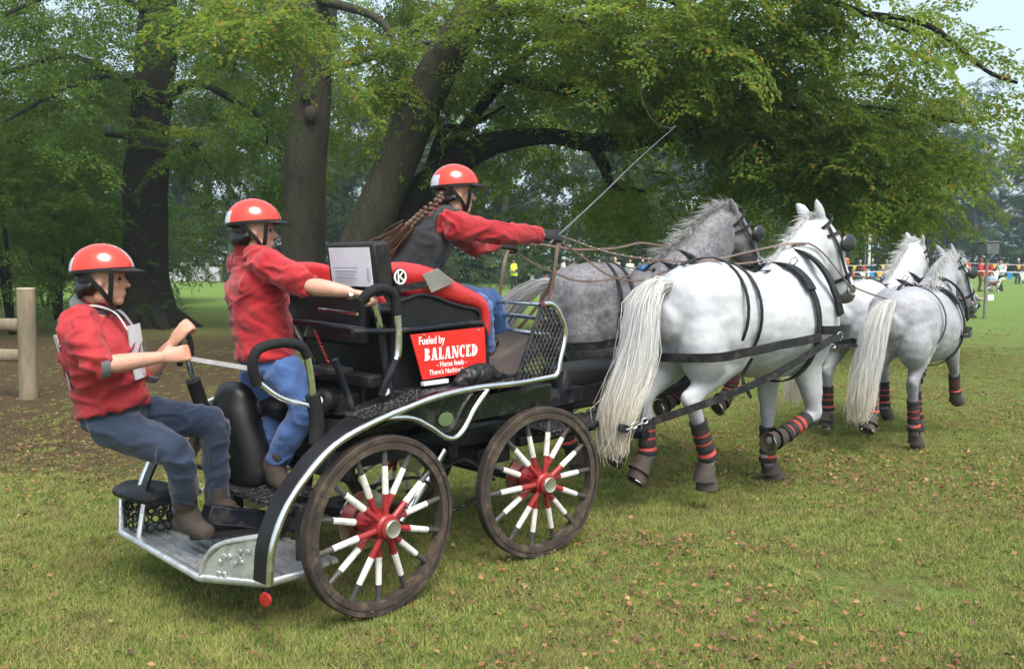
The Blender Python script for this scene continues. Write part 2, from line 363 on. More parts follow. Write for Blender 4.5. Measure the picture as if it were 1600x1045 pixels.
# fallen leaves
def leaf_quads(C, D, Nn, L, W=0.30, fold=0.06):     # centres(base), direction, normal, length -> verts, quads
    S = np.cross(Nn, D); n = len(C); L = L[:, None]
    v = np.stack([C, C + D * L * 0.45 + S * L * W + Nn * L * fold, C + D * L - Nn * L * 0.1, C + D * L * 0.45 - S * L * W + Nn * L * fold], 1).reshape(-1, 3)
    return v, np.arange(4 * n).reshape(-1, 4)
def fallen_leaves():
    n = 95000; y = 2.7 + 22 * RNG.random(n) ** 1.5; x = RNG.uniform(-0.7, 0.7, n) * y
    d = vnoise(np.stack([x * 0.5, y * 0.5, np.full(n, 8.3)], 1)); w = 0.35 + 0.65 * ((x > 0.12 * y) & (y > 4.6)) + 0.3 * (x < -0.3 * y)
    k = RNG.random(n) < np.clip((0.42 + d) * w, 0.03, 1); x, y = x[k], y[k]; n = k.sum()
    a = RNG.uniform(0, 6.28, n); D = np.stack([np.cos(a), np.sin(a), RNG.normal(0, 0.25, n)], 1); D /= np.linalg.norm(D, axis=1, keepdims=True)
    N = np.stack([RNG.normal(0, 0.35, n), RNG.normal(0, 0.35, n), np.ones(n)], 1); N -= (N * D).sum(1, keepdims=True) * D; N /= np.linalg.norm(N, axis=1, keepdims=True)
    v, f = leaf_quads(np.stack([x, y, RNG.uniform(0.008, 0.042, n)], 1), D, N, RNG.uniform(0.014, 0.040, n), 0.34, 0.12)
    m, t, b = new_mat('fallen_leaf'); g = t.node('ShaderNodeNewGeometry')
    r = t.ramp(g.outputs['Random Per Island'], [(0.0, (0.075, 0.040, 0.022)), (0.5, (0.155, 0.072, 0.032)), (0.88, (0.25, 0.10, 0.04)), (1.0, (0.30, 0.20, 0.08))])
    t.link(r.outputs[0], b.inputs['Base Color']); b.inputs['Roughness'].default_value = 0.7
    tag(obj('fallen_leaves', np_mesh('fallen_leaves', v, f, m)), 'brown and orange fallen leaves strewn over the grass', 'leaves', kind='stuff')
fallen_leaves()

# ------------------------------------------------------------------ trees
def bark(name, a, b_, moss, sc=5.0):
    m, t, b = new_mat(name); n = tex(t, sc, 8, 0.7, stretch=(1, 1, 0.22)); n2 = tex(t, 0.9, 5, 0.6); n3 = tex(t, sc * 6, 6, 0.7, stretch=(1, 1, 0.35))
    c = t.ramp(n.outputs['Fac'], [(0.32, a), (0.68, b_)]).outputs[0]; c = t.mix(t.ramp(n2.outputs['Fac'], [(0.45, 0.0), (0.7, 0.75)]).outputs[0], c, moss)
    c = t.mix(t.ramp(n3.outputs['Fac'], [(0.35, 0.5), (0.6, 0.0)]).outputs[0], c, tuple(k * 0.45 for k in a))
    t.link(c, b.inputs['Base Color']); b.inputs['Roughness'].default_value = 0.9; b.inputs['Specular IOR Level'].default_value = 0.2
    add = t.node('ShaderNodeMath', _operation='ADD'); t.link(n.outputs['Fac'], add.inputs[0]); t.link(n3.outputs['Fac'], add.inputs[1]); bump(t, b, add.outputs[0], 0.9, 0.05); return m
BARK = bark('bark_beech', (0.036, 0.032, 0.024), (0.082, 0.074, 0.054), (0.050, 0.058, 0.024))
BARK_DARK = bark('bark_dark', (0.012, 0.010, 0.008), (0.030, 0.025, 0.018), (0.019, 0.023, 0.009), 7.0)
BARK_PALE = bark('bark_pale', (0.16, 0.14, 0.11), (0.30, 0.27, 0.22), (0.14, 0.15, 0.09))
def leaf_mat(name, stops, trans=0.35, tcol=(0.20, 0.26, 0.03), zone=None, rough=0.5):
    m, t, b = new_mat(name); g = t.node('ShaderNodeNewGeometry'); r = t.ramp(g.outputs['Random Per Island'], stops); c = r.outputs[0]
    pn = tex(t, 0.55, 4, 0.6); t.link(g.outputs['Position'], pn.inputs['Vector'])
    c = t.mix(t.ramp(pn.outputs['Fac'], [(0.35, 0.0), (0.7, 1.0)]).outputs[0], c, t.mix(0.6, c, zone or (0.15, 0.15, 0.02)))
    t.link(c, b.inputs['Base Color']); b.inputs['Roughness'].default_value = 0.65; b.inputs['Specular IOR Level'].default_value = 0.10
    tr = t.node('ShaderNodeBsdfTranslucent'); t.link(t.mix(0.5, c, tcol), tr.inputs['Color'])
    mx = t.node('ShaderNodeMixShader'); mx.inputs[0].default_value = trans; t.link(b.outputs[0], mx.inputs[1]); t.link(tr.outputs[0], mx.inputs[2])
    t.link(mx.outputs[0], t.n['Material Output'].inputs['Surface']); return m
LEAF = leaf_mat('leaf_beech', [(0.0, (0.040, 0.086, 0.016)), (0.5, (0.090, 0.156, 0.025)), (0.86, (0.165, 0.220, 0.033)), (0.96, (0.34, 0.24, 0.03)), (1.0, (0.38, 0.14, 0.02))], 0.55, (0.27, 0.40, 0.05), (0.145, 0.195, 0.03))
LEAF_GREEN = leaf_mat('leaf_green', [(0.0, (0.018, 0.050, 0.010)), (0.6, (0.044, 0.100, 0.018)), (0.97, (0.085, 0.15, 0.024)), (1.0, (0.24, 0.17, 0.03))], 0.42, (0.16, 0.25, 0.025), (0.11, 0.16, 0.02))
LEAF_FAR = leaf_mat('leaf_far', [(0.0, (0.012, 0.032, 0.013)), (0.6, (0.032, 0.066, 0.024)), (1.0, (0.070, 0.11, 0.036))], 0.25, (0.10, 0.16, 0.03), (0.09, 0.10, 0.035))
LEAF_SHRUB = leaf_mat('leaf_shrub', [(0.0, (0.028, 0.062, 0.012)), (0.6, (0.07, 0.14, 0.022)), (1.0, (0.16, 0.22, 0.04))], 0.42, (0.16, 0.28, 0.03), (0.10, 0.15, 0.02))

def make_spray(seed, L=1.0, nt=16, nl=7, leaf=0.075):
    """one flat leafy branchlet along +x, in the xy plane, drooping: returns leaf verts (n,4,3) and twig polylines"""
    g = np.random.default_rng(seed); C = []; D = []; Nn = []; LL = []; tw = []
    ax = [np.array((L * u, 0.05 * L * math.sin(3 * u + seed), -0.16 * L * u * u)) for u in np.linspace(0, 1, 7)]; tw.append(ax)
    for i in range(nt):
        u = 0.12 + 0.88 * (i + g.random() * 0.6) / nt; b = np.array((L * u, 0.05 * L * math.sin(3 * u + seed), -0.16 * L * u * u)); sg = 1 if i % 2 else -1
        ln = L * (0.50 - 0.30 * u) * g.uniform(0.6, 1.15); an = sg * RAD(g.uniform(35, 65)); d = np.array((math.cos(an), math.sin(an), g.normal(0, 0.18) - 0.12)); d /= np.linalg.norm(d)
        e = b + d * ln; tw.append([b, e])
        for k in range(nl):
            v = (k + 0.3 + g.random() * 0.5) / nl; p = b + d * ln * v + np.array((0, 0, -0.05 * v * v)); s2 = 1 if k % 2 else -1; a2 = an + s2 * RAD(g.uniform(20, 70))
            dd = np.array((math.cos(a2), math.sin(a2), g.normal(-0.25, 0.3))); dd /= np.linalg.norm(dd); n = np.array((g.normal(0, 0.45), g.normal(0, 0.45), 1.0)); n -= (n @ dd) * dd; n /= np.linalg.norm(n)
            C.append(p); D.append(dd); Nn.append(n); LL.append(leaf * g.uniform(0.6, 1.25))
    v, _ = leaf_quads(np.array(C), np.array(D), np.array(Nn), np.array(LL)); return v.reshape(-1, 4, 3), tw
SPRAYS = [make_spray(i) for i in range(10)]
SPRAYS_BIG = [make_spray(40 + i, 1.0, 11, 4, 0.17) for i in range(8)]
def place_sprays(origins, dirs, scales, roll=0.35, lib=None, droop=0.0):
    lib = lib or SPRAYS; out = []; idx = RNG.integers(0, len(lib), len(origins))
    X = np.asarray(dirs, float); X = X / np.linalg.norm(X, axis=1, keepdims=True); U = np.stack([RNG.normal(0, roll, len(X)), RNG.normal(0, roll, len(X)), np.ones(len(X))], 1)
    Z = U - (U * X).sum(1, keepdims=True) * X; Z /= np.linalg.norm(Z, axis=1, keepdims=True) + 1e-9; Yv = np.cross(Z, X); R = np.stack([X, Yv, Z], 2)
    O = np.asarray(origins, float); S = np.asarray(scales, float)
    for k in range(len(lib)):
        s_ = np.where(idx == k)[0]
        if len(s_): out.append((np.einsum('nij,lvj->nlvi', R[s_], lib[k][0]) * S[s_][:, None, None, None] + O[s_][:, None, None, :]).reshape(-1, 3))
    return np.concatenate(out)
def crown_obj(name, V, m, parent):
    return obj(name, np_mesh(name, V, np.arange(len(V)).reshape(-1, 4), m), parent)
def trunk_tube(mb, path, radii, n=14, lump=0.08, seed=0):
    k = 5; Q = smooth_path([np.concatenate([np.asarray(p, float), [r]]) for p, r in zip(path, radii)], k); P = [q[:3] for q in Q]; R = [q[3] for q in Q]
    o = len(mb.v); mb.tube(P, R, n)
    for i in range(len(P)):
        for j in range(n):
            v = np.array(mb.v[o + i * n + j]); d = v - P[i]; w = 1 + lump * noise.noise(Vector((v[0] * 1.6 + seed, v[1] * 1.6, v[2] * 0.7))) * 1.6 + 0.5 * lump * noise.noise(Vector(v * 4)); mb.v[o + i * n + j] = tuple(P[i] + d * w)
    return P, R
def limb_sprays(path, n, spread=0.8, sc=(0.7, 1.3), start=0.15, down=0.15):
    P = np.array(smooth_path(path, 8)); k = len(P); u = (start + (1 - start) * RNG.random(n)) * (k - 1.001); i = u.astype(int); f = (u - i)[:, None]
    o = P[i] * (1 - f) + P[i + 1] * f; T = P[i + 1] - P[i]; T /= np.linalg.norm(T, axis=1, keepdims=True)
    sd = np.cross(T, (0, 0, 1.0)) * np.where(RNG.random(n) < 0.5, 1, -1)[:, None]; d = T * RNG.uniform(0.1, 0.9, n)[:, None] + sd * RNG.uniform(0.4, 1.0, n)[:, None] + np.stack([RNG.normal(0, 0.2, n), RNG.normal(0, 0.2, n), RNG.normal(-down, 0.3, n)], 1)
    o = o + RNG.normal(0, 0.22, (n, 3)) * spread + d * RNG.uniform(0, 0.9, n)[:, None] * spread
    return o, d, RNG.uniform(sc[0], sc[1], n)
def vol_sprays(c, r, n, sc=(0.8, 1.4), shell=0.35, down=0.2, cut=0.07):
    g = RNG.normal(size=(n, 3)); g /= np.linalg.norm(g, axis=1, keepdims=True); q = g * (shell + (1 - shell) * RNG.random(n)[:, None] ** 0.6) * np.asarray(r) + np.asarray(c)
    # clumping: keep what falls in the noise's bright lobes
    w = vnoise(q * 0.62); k = w > cut; q = q[k]; g = g[k]
    d = g * np.array((1, 1, 0.3)) + RNG.normal(0, 0.35, g.shape); d[:, 2] -= down
    return q, d, RNG.uniform(sc[0], sc[1], len(q))
def cat(*a): return [np.concatenate(x) for x in zip(*a)]
def p3(*t): return [pix(*q) for q in t]
def down_to_ground(p, r=0.0, dx=0.0): return np.array((p[0] + dx, p[1], -0.15))

# left: dark upright beech with ivy at its foot
def left_tree():
    b = pix(236, 500, 21.2); root = empty('beech_tree', (b[0], b[1], 0)); o = np.array((b[0], b[1], 0)); tag(root, 'tall dark upright trunk behind the leaning groom, roots flaring in the litter', 'tree')
    mb = MB(); pth = [down_to_ground(b), pix(233, 470, 21.2), pix(226, 380, 21.2), pix(231, 250, 21.2), pix(243, 90, 21.2), pix(252, -60, 21.2), pix(258, -260, 21.2), pix(262, -420, 21.2)]
    trunk_tube(mb, [p - o for p in pth], [.85, .62, .52, .49, .46, .42, .36, .2], 20, 0.10)
    for a in np.linspace(0, 6.28, 8)[:-1]:          # root flare
        d = np.array((math.cos(a), math.sin(a), 0)); trunk_tube(mb, [d * 0.25 + (0, 0, 0.75), d * 0.55 + (0, 0, 0.30), d * 1.0 + (0, 0, 0.03), d * 1.35 + (0, 0, -0.12)], [.26, .22, .15, .06], 8)
    mb.build('trunk', BARK_DARK, root, sharp=0)
    limbs = [p3((240, 180, 21.2), (300, 130, 20.5), (370, 160, 19.8), (412, 190, 19.4), (418, 226, 19.3)), p3((240, 215, 21.2), (290, 240, 21), (302, 225, 20.8), (330, 265, 20.6)), p3((236, 150, 21.2), (120, 90, 20), (20, 110, 19), (-90, 140, 18)),
             p3((245, 60, 21.2), (330, 20, 20.5), (390, 20, 20), (440, 50, 19.6)), p3((245, 30, 21.2), (150, -20, 19), (60, 0, 17), (-60, 60, 15)), p3((235, 130, 21.2), (160, 120, 19), (80, 150, 17), (10, 190, 15.5)), p3((250, -60, 21.2), (300, -80, 17), (330, -40, 14), (360, 10, 12.5)),
             p3((230, 220, 21.2), (160, 210, 21), (80, 230, 20.5), (0, 215, 20))]
    lb = MB()
    for i, p in enumerate(limbs): trunk_tube(lb, [q - o for q in p], list(np.linspace(.085 if i else .12, .02, len(p))), 8)
    lb.build('limb', BARK_DARK, root, sharp=0)
    s_ = cat(*[limb_sprays([q - o for q in p], 55, 1.0, start=0.3) for p in limbs], vol_sprays(pix(40, 90, 20) - o, (2.5, 3.0, 2.0), 330), vol_sprays(pix(345, 110, 24) - o, (2.2, 1.8, 2.4), 330, cut=0.0), vol_sprays(pix(170, -40, 25) - o, (6, 2.5, 2.2), 560, cut=-0.02), vol_sprays(pix(80, 210, 23.5) - o, (3.0, 1.8, 1.2), 240), vol_sprays(pix(180, 120, 26) - o, (4.5, 1.5, 2.4), 330, cut=0.0))
    crown_obj('crown', place_sprays(*s_), LEAF_GREEN, root)
    # ivy collar at the foot
    n = 240; a = RNG.uniform(0, 6.28, n); z = RNG.uniform(0.2, 3.6, n); rr = 0.56 + 0.2 * np.exp(-z * 1.4); q = np.stack([np.cos(a) * rr, np.sin(a) * rr, z], 1); q = q[RNG.random(n) < np.exp(-q[:, 2] * 0.45)]
    d = q * (1, 1, 0) + RNG.normal(0, 0.5, q.shape); crown_obj('ivy', place_sprays(q, d, np.full(len(q), 0.3)), LEAF_GREEN, root)
left_tree()

# middle: straight trunk behind the standing groom
def middle_tree():
    b = pix(470, 480, 18.3); o = np.array((b[0], b[1], 0)); root = empty('beech_tree', o); tag(root, 'straight grey-brown trunk with knots right behind the standing groom', 'tree')
    mb = MB(); pth = [down_to_ground(b), pix(470, 440, 18.3), pix(474, 330, 18.3), pix(482, 200, 18.3), pix(490, 80, 18.3), pix(500, -60, 18.3), pix(515, -300, 18.3)]
    trunk_tube(mb, [p - o for p in pth], [.66, .50, .44, .43, .41, .38, .28], 20, 0.09, 3)
    for (px, py) in ((478, 145), (486, 178)): 
        c = pix(px, py, 17.82) - o; mb.ball(c, (0.14, 0.09, 0.16), 8)
    mb.build('trunk', BARK, root, sharp=0)
    limbs = [p3((505, 110, 18.2), (545, 100, 17.6), (600, 85, 17), (660, 68, 16.6), (770, 68, 16.4)), p3((495, 30, 18.2), (450, 10, 15), (430, 10, 12.5), (440, 35, 11.2)), p3((500, 0, 18), (590, 30, 16.8), (625, 90, 16.6), (640, 140, 16.5)), p3((505, -40, 18), (580, -50, 20), (640, 10, 21), (690, 60, 22))]
    lb = MB()
    for i, p in enumerate(limbs): trunk_tube(lb, [q - o for q in p], list(np.linspace(.105, .03, len(p))), 8)
    lb.build('limb', BARK, root, sharp=0)
    s_ = cat(*[limb_sprays([q - o for q in p], n_, 0.8, start=0.35) for p, n_ in zip(limbs, (50, 40, 50, 80))], vol_sprays(pix(430, 15, 12.5) - o, (0.55, 1.0, 0.40), 60, (0.5, 0.8)), vol_sprays(pix(565, 200, 20.5) - o, (1.0, 1.2, 1.6), 150), vol_sprays(pix(600, -40, 21) - o, (3.0, 2.0, 1.4), 260), vol_sprays(pix(395, 230, 21) - o, (1.1, 1.5, 1.0), 90))
    crown_obj('crown', place_sprays(*s_), LEAF, root)
middle_tree()

# centre: leaning twin-stemmed beech with the long low limb
def leaning_tree():
    b = pix(560, 470, 16.5); o = np.array((b[0], b[1], 0)); root = empty('beech_tree', o); tag(root, 'leaning twin-stemmed beech with a long low limb reaching right over the horses', 'tree')
    mb = MB(); pth = [down_to_ground(b), pix(548, 430, 16.5), pix(585, 340, 16.4), pix(625, 240, 16.3), pix(680, 120, 16.1), pix(730, 30, 15.9), pix(790, -80, 15.7), pix(850, -220, 15.5)]
    trunk_tube(mb, [p - o for p in pth], [.56, .44, .39, .38, .35, .32, .27, .16], 18, 0.07, 7); mb.build('trunk', BARK, root, sharp=0)
    mb = MB(); pth = [down_to_ground(pix(596, 470, 17.3)), pix(600, 420, 17.2), pix(640, 330, 17.0), pix(690, 270, 16.8), pix(760, 228, 16.5), pix(850, 213, 16.2), pix(915, 222, 16.0), pix(985, 222, 15.8), pix(1060, 210, 15.6), pix(1160, 235, 15.4), pix(1290, 262, 15.0), pix(1400, 262, 14.6)]
    trunk_tube(mb, [p - o for p in pth], [.58, .46, .38, .30, .22, .165, .155, .15, .13, .10, .06, .03], 14, 0.14, 5); mb.build('trunk', BARK_DARK, root, sharp=0)
    limbs = [p3((655, 310, 17.1), (690, 250, 17.2), (735, 190, 17.2), (790, 120, 17), (860, 60, 16.6), (980, 30, 16)), p3((660, 330, 17.3), (690, 210, 17.6), (730, 200, 17.4), (790, 165, 17.2)),
             p3((925, 222, 16), (945, 262, 15.8), (955, 290, 15.7), (985, 296, 15.5), (1010, 300, 15.4)), p3((1060, 210, 15.6), (1110, 180, 15), (1160, 160, 14.4), (1220, 175, 14)),
             p3((790, 120, 17), (900, 140, 16), (1050, 90, 15.4), (1120, 95, 15), (1200, 130, 14.6), (1290, 150, 14.2), (1400, 190, 13.8)), p3((1120, 95, 15), (1200, 70, 14.8), (1250, 45, 14.6)), p3((1100, 180, 15.4), (1200, 175, 15), (1310, 165, 14.4), (1420, 175, 14)),
             p3((790, -80, 15.7), (950, -60, 14.5), (1130, -30, 13.6), (1290, 0, 13), (1420, 50, 12.6)), p3((740, 20, 15.9), (840, 20, 14.8), (930, 50, 13.8), (1040, 110, 13)), p3((1290, 262, 15), (1340, 230, 14), (1400, 250, 13.4)),
             p3((800, -60, 15.9), (900, -40, 14), (1020, -10, 13), (1150, 50, 12.4)), p3((1200, 245, 15.3), (1260, 275, 15), (1330, 290, 14.8)), p3((1340, 20, 13), (1450, 40, 12.6), (1540, 110, 12.4), (1590, 130, 12.3)), p3((1420, 175, 14), (1500, 190, 13.6), (1560, 180, 13.4))]
    rad = [.20, .14, .13, .09, .14, .08, .09, .13, .12, .06, .12, .05, .05, .05]; lb = MB()
    for p, r in zip(limbs, rad): trunk_tube(lb, [q - o for q in p], list(np.linspace(r, .02, len(p))), 8, 0.12)
    lb.build('limb', BARK_DARK, root, sharp=0)
    main = pth[4:]
    s_ = cat(*[limb_sprays([q - o for q in p], n_, 1.0) for p, n_ in zip(limbs, (80, 40, 30, 60, 130, 45, 70, 80, 100, 50, 100, 40, 12, 10))], limb_sprays([q - o for q in main], 80, 1.0, start=0.66, down=0.3),
             vol_sprays(pix(940, 80, 16.5) - o, (2.2, 2.0, 1.15), 300), vol_sprays(pix(860, 190, 20) - o, (2.4, 1.2, 0.9), 150), vol_sprays(pix(1130, 60, 14.6) - o, (2.6, 2.0, 1.2), 230), vol_sprays(pix(1280, 160, 14.4) - o, (2.3, 1.6, 1.2), 210), vol_sprays(pix(1500, 230, 14.6) - o, (0.9, 1.0, 1.0), 60, cut=-0.1), vol_sprays(pix(1100, 270, 17.6) - o, (2.8, 1.2, 0.8), 200, down=0.5),
             vol_sprays(pix(1320, 262, 14.8) - o, (1.9, 1.4, 0.7), 150, down=0.5), vol_sprays(pix(1080, -30, 14) - o, (3.6, 2.4, 0.9), 330), vol_sprays(pix(860, 290, 18) - o, (2.0, 1.5, 0.9), 80, down=0.4), vol_sprays(pix(640, 130, 18) - o, (1.4, 1.6, 1.2), 120), vol_sprays(pix(1390, 200, 14) - o, (1.2, 1.2, 0.9), 140, down=0.4))
    crown_obj('crown', place_sprays(*s_), LEAF, root)
leaning_tree()

# ------------------------------------------------------------------ woods behind
def far_crown(seed, h, w, low):
    g = np.random.default_rng(seed); O = []; D = []
    for k in range(26):
        z = low + (h - low) * g.random() ** 0.85; rad = w * (1 - 0.55 * abs((z - low) / (h - low) - 0.35) ** 1.2) * (0.35 + 0.65 * g.random()); a = g.uniform(0, 6.28); c = np.array((math.cos(a) * rad, math.sin(a) * rad, z)); m_ = 30
        q = g.normal(size=(m_, 3)); q /= np.linalg.norm(q, axis=1, keepdims=True); O.append(c + q * np.array((1.1, 1.1, 0.6)) * g.random((m_, 1)) ** 0.4 * w * 0.33); d = q * (1, 1, 0.3); d[:, 2] -= 0.35; D.append(d)
    return place_sprays(np.concatenate(O), np.concatenate(D), g.uniform(0.9, 1.7, 26 * 30), 0.4, SPRAYS_BIG)
def far_tree_parts(seed, h, w, low, bm_, lm):
    t = MB(); g = np.random.default_rng(seed + 100); trunk_tube(t, [(0, 0, -0.3), (g.normal(0, .1), 0, h * 0.3), (g.normal(0, .25), g.normal(0, .2), h * 0.6), (g.normal(0, .3), 0, h * 0.9)], [h * 0.018, h * 0.014, h * 0.010, 0.03], 8)
    for i in range(5):
        z = low + (h - low) * g.uniform(0.05, 0.6); a = g.uniform(0, 6.28); e = np.array((math.cos(a), math.sin(a), 0.45)) * w * 0.7; trunk_tube(t, [(0, 0, z), e * 0.5 + (0, 0, z), e + (0, 0, z)], [h * 0.006, h * 0.004, 0.02], 6)
    V = far_crown(seed, h, w, low); return t.mesh('trunk', bm_, 0), np_mesh('crown', V, np.arange(len(V)).reshape(-1, 4), lm)
FAR = [far_tree_parts(1, 19, 4.2, 3.2, BARK_DARK, LEAF_FAR), far_tree_parts(2, 17, 3.8, 2.2, BARK, LEAF_FAR), far_tree_parts(3, 21, 4.4, 5.0, BARK_PALE, LEAF_FAR), far_tree_parts(4, 15, 4.0, 1.2, BARK_DARK, LEAF_FAR)]
def far_tree(x, y, k, s_, label, group):
    r = empty('forest_tree', (x, y, 0), RNG.uniform(0, 6.28)); r.scale = (s_, s_, s_ * RNG.uniform(0.9, 1.15)); tag(r, label, 'tree', group); obj('trunk', FAR[k][0], r); obj('crown', FAR[k][1], r); return r
def woods():
    for x in np.arange(-70.4, 16, 4.4): far_tree(x + RNG.uniform(-1.3, 1.3), 60 + RNG.uniform(-3, 5) + (10 if x < -14 else 0), int(RNG.integers(0, 4)), RNG.uniform(0.55, 0.8) + (0.25 if x < -14 else 0), 'dark leafy tree in the wood edge behind the grey panels and the steward', 'wood edge trees on the left and centre')
    for x in np.arange(-80, 26, 6.0): far_tree(x + RNG.uniform(-1.5, 1.5), 74 + RNG.uniform(-3, 5), int(RNG.integers(0, 4)), RNG.uniform(0.65, 0.9), 'tall tree in the second row of the wood, half hidden by the wood edge', 'second row of forest trees')
    for x in np.arange(14, 92, 5.0): far_tree(x + RNG.uniform(-1.6, 1.6), 92 + RNG.uniform(-4, 7), int(RNG.integers(0, 4)), RNG.uniform(0.70, 0.95), 'hazy blue-green tree in the wood edge beyond the bunting and spectators', 'hazy wood edge trees on the right')
    for x in np.arange(20, 112, 7.0): far_tree(x + RNG.uniform(-2, 2), 110 + RNG.uniform(-4, 7), int(RNG.integers(0, 4)), RNG.uniform(0.85, 1.05), 'tall hazy tree at the back of the wood beyond the field', 'back row of hazy trees')
    # the wood's undergrowth reads as one mass
    n = 5600; x = RNG.uniform(-85, 104, n); y = np.where(x < 16, 64 + 8 * (x < -14), 95.0) + RNG.uniform(0, 12, n); z = RNG.random(n) ** 1.4 * 5.0; q = np.stack([x, y, z], 1)
    d = RNG.normal(size=(n, 3)) * (1, 1, 0.4) + (0, -0.6, 0); crown_obj('undergrowth', place_sprays(q, d, RNG.uniform(1.3, 2.6, n), 0.6, SPRAYS_BIG), LEAF_FAR, None)
    tag(bpy.data.objects['undergrowth'], 'dark leafy undergrowth along the foot of the distant wood', 'undergrowth', kind='stuff')
woods()

# shrubs and young trees on the left, and low bushes
def shrub(px, py, Y, h, w, n, label, m=LEAF_SHRUB, sc=(0.5, 0.95), low=0.25, tr=0.05):
    b = pix(px, py, Y); root = empty('shrub', (b[0], b[1], 0)); tag(root, label, 'shrub'); mb = MB()
    for i in range(5):
        a = RNG.uniform(0, 6.28); e = np.array((math.cos(a), math.sin(a), 0)) * w * RNG.uniform(0.15, 0.6); trunk_tube(mb, [(0.05 * math.cos(a), 0.05 * math.sin(a), -0.1), e * 0.3 + (0, 0, h * 0.4), e + (0, 0, h * RNG.uniform(0.7, 0.95))], [tr, tr * 0.7, 0.012], 6)
    mb.build('stem', BARK_DARK, root, sharp=0)
    crown_obj('foliage', place_sprays(*vol_sprays((0, 0, h * (0.5 + low * 0.5)), (w, w, h * (0.5 - low * 0.3)), n, sc, 0.25, 0.1, cut=-0.25)), m, root)
shrub(90, 470, 24, 5.2, 2.6, 560, 'bright green tall shrub at left between the fence post and the dark trunk')
shrub(20, 475, 19, 4.4, 2.0, 460, 'dark green tall shrub at the left edge above the fence post')
shrub(160, 470, 27, 4.6, 2.0, 360, 'small bright shrub tucked just left of the dark trunk')
shrub(-40, 480, 23, 5.5, 2.6, 420, 'tall shrub cut off by the left edge of the picture')
shrub(70, 470, 31, 4.2, 4.4, 420, 'low dark thicket behind the shrubs at left', LEAF_FAR, (0.9, 1.5))
shrub(180, 470, 34, 4.0, 3.8, 320, 'low dark thicket behind the dark trunk at left', LEAF_FAR, (0.9, 1.5))
shrub(740, 440, 50, 2.4, 3.0, 150, 'low green bush at the wood edge left of the steward', LEAF_FAR, (0.9, 1.5))
shrub(880, 420, 56, 2.6, 3.2, 150, 'low green bush at the wood edge right of the steward', LEAF_FAR, (0.9, 1.5))
shrub(352, 440, 66, 2.2, 2.0, 80, 'round bush beside the grey panels', LEAF_FAR, (0.8, 1.3))
# ------------------------------------------------------------------ carriage
K = Frame((-1.023, 4.243), 44)
M_NAVY = mat('chassis_navy', (0.007, 0.008, 0.014), 0.34, spec=0.38, bmp=0.08, bscale=40, dirt=(0.10, 0.085, 0.06), dirt_amt=0.55, dscale=9)
M_BLACK = mat('black_plastic', (0.010, 0.010, 0.011), 0.5, spec=0.3, bmp=0.2, bscale=120, dirt=(0.09, 0.08, 0.06), dirt_amt=0.35, dscale=8)
M_VINYL = mat('black_vinyl', (0.009, 0.009, 0.010), 0.42, bmp=0.25, bscale=70, bdist=0.003, spec=0.32)
M_REDVINYL = mat('red_vinyl', (0.44, 0.022, 0.024), 0.30, bmp=0.12, bscale=60, bdist=0.003, var=0.12, coat=0.2)
M_CHROME = mat('chrome_tube', (0.74, 0.74, 0.73), 0.16, 1.0, bmp=0.05, var=0.12, dirt=(0.22, 0.20, 0.16), dirt_amt=0.35, dscale=14)
M_ALU = mat('aluminium', (0.70, 0.71, 0.72), 0.42, 0.9, bmp=0.3, bscale=45, dirt=(0.10, 0.085, 0.06), dirt_amt=0.85, dscale=14)
M_GRIP = mat('foam_grip', (0.012, 0.012, 0.013), 0.8, spec=0.25, bmp=0.4, bscale=150)
M_WHEELWOOD = mat('wheel_rim_mud', (0.040, 0.028, 0.021), 0.7, bmp=0.7, bscale=30, bdist=0.006, var=0.45, dirt=(0.15, 0.11, 0.07), dirt_amt=0.8, dscale=12)
M_TYRE = mat('tyre_mud', (0.030, 0.022, 0.018), 0.8, bmp=0.8, bscale=26, bdist=0.008, var=0.5, dirt=(0.13, 0.095, 0.06), dirt_amt=0.85, dscale=10)
M_SPRED = mat('spoke_red', (0.27, 0.016, 0.018), 0.4, bmp=0.15, var=0.25, dirt=(0.10, 0.06, 0.045), dirt_amt=0.7, dscale=18)
M_SPWHITE = mat('spoke_white', (0.66, 0.65, 0.61), 0.45, bmp=0.15, var=0.08, dirt=(0.24, 0.19, 0.13), dirt_amt=0.75, dscale=26)
M_SPDARK = mat('spoke_dark', (0.045, 0.043, 0.042), 0.5, bmp=0.2, dirt=(0.14, 0.10, 0.07), dirt_amt=0.6, dscale=16)
M_CAP = mat('hub_cap', (0.50, 0.50, 0.42), 0.35, 0.85, bmp=0.15, var=0.15)
M_SIGNRED = mat('sign_red', (0.62, 0.022, 0.018), 0.32, bmp=0.03, var=0.06)
M_WHITE = mat('print_white', (0.80, 0.80, 0.78), 0.5, bmp=0, var=0.03)
M_PAPER = mat('paper', (0.66, 0.68, 0.76), 0.35, bmp=0.05, var=0.04)
M_PRINT = mat('print_grey', (0.32, 0.33, 0.40), 0.5, bmp=0, var=0.2)
M_WOOD = mat('footboard', (0.060, 0.048, 0.042), 0.6, bmp=0.4, bscale=50, dirt=(0.13, 0.11, 0.08), dirt_amt=0.5)
M_GREENB = mat('badge_green', (0.11, 0.17, 0.075), 0.4, 0.3, bmp=0.1)
M_PANEL = mat('side_panel_green', (0.006, 0.009, 0.008), 0.25, bmp=0.05, dirt=(0.10, 0.09, 0.06), dirt_amt=0.5, dscale=14)
M_CANVAS = mat('grey_canvas', (0.17, 0.165, 0.15), 0.9, bmp=0.4, bscale=180, var=0.15)
M_REDLAMP = mat('reflector_red', (0.30, 0.02, 0.015), 0.25, bmp=0.2, var=0.2)
M_LEATHER = mat('harness_leather', (0.010, 0.010, 0.010), 0.45, spec=0.28, bmp=0.2, bscale=140, dirt=(0.16, 0.16, 0.155), dirt_amt=0.3, dscale=20)
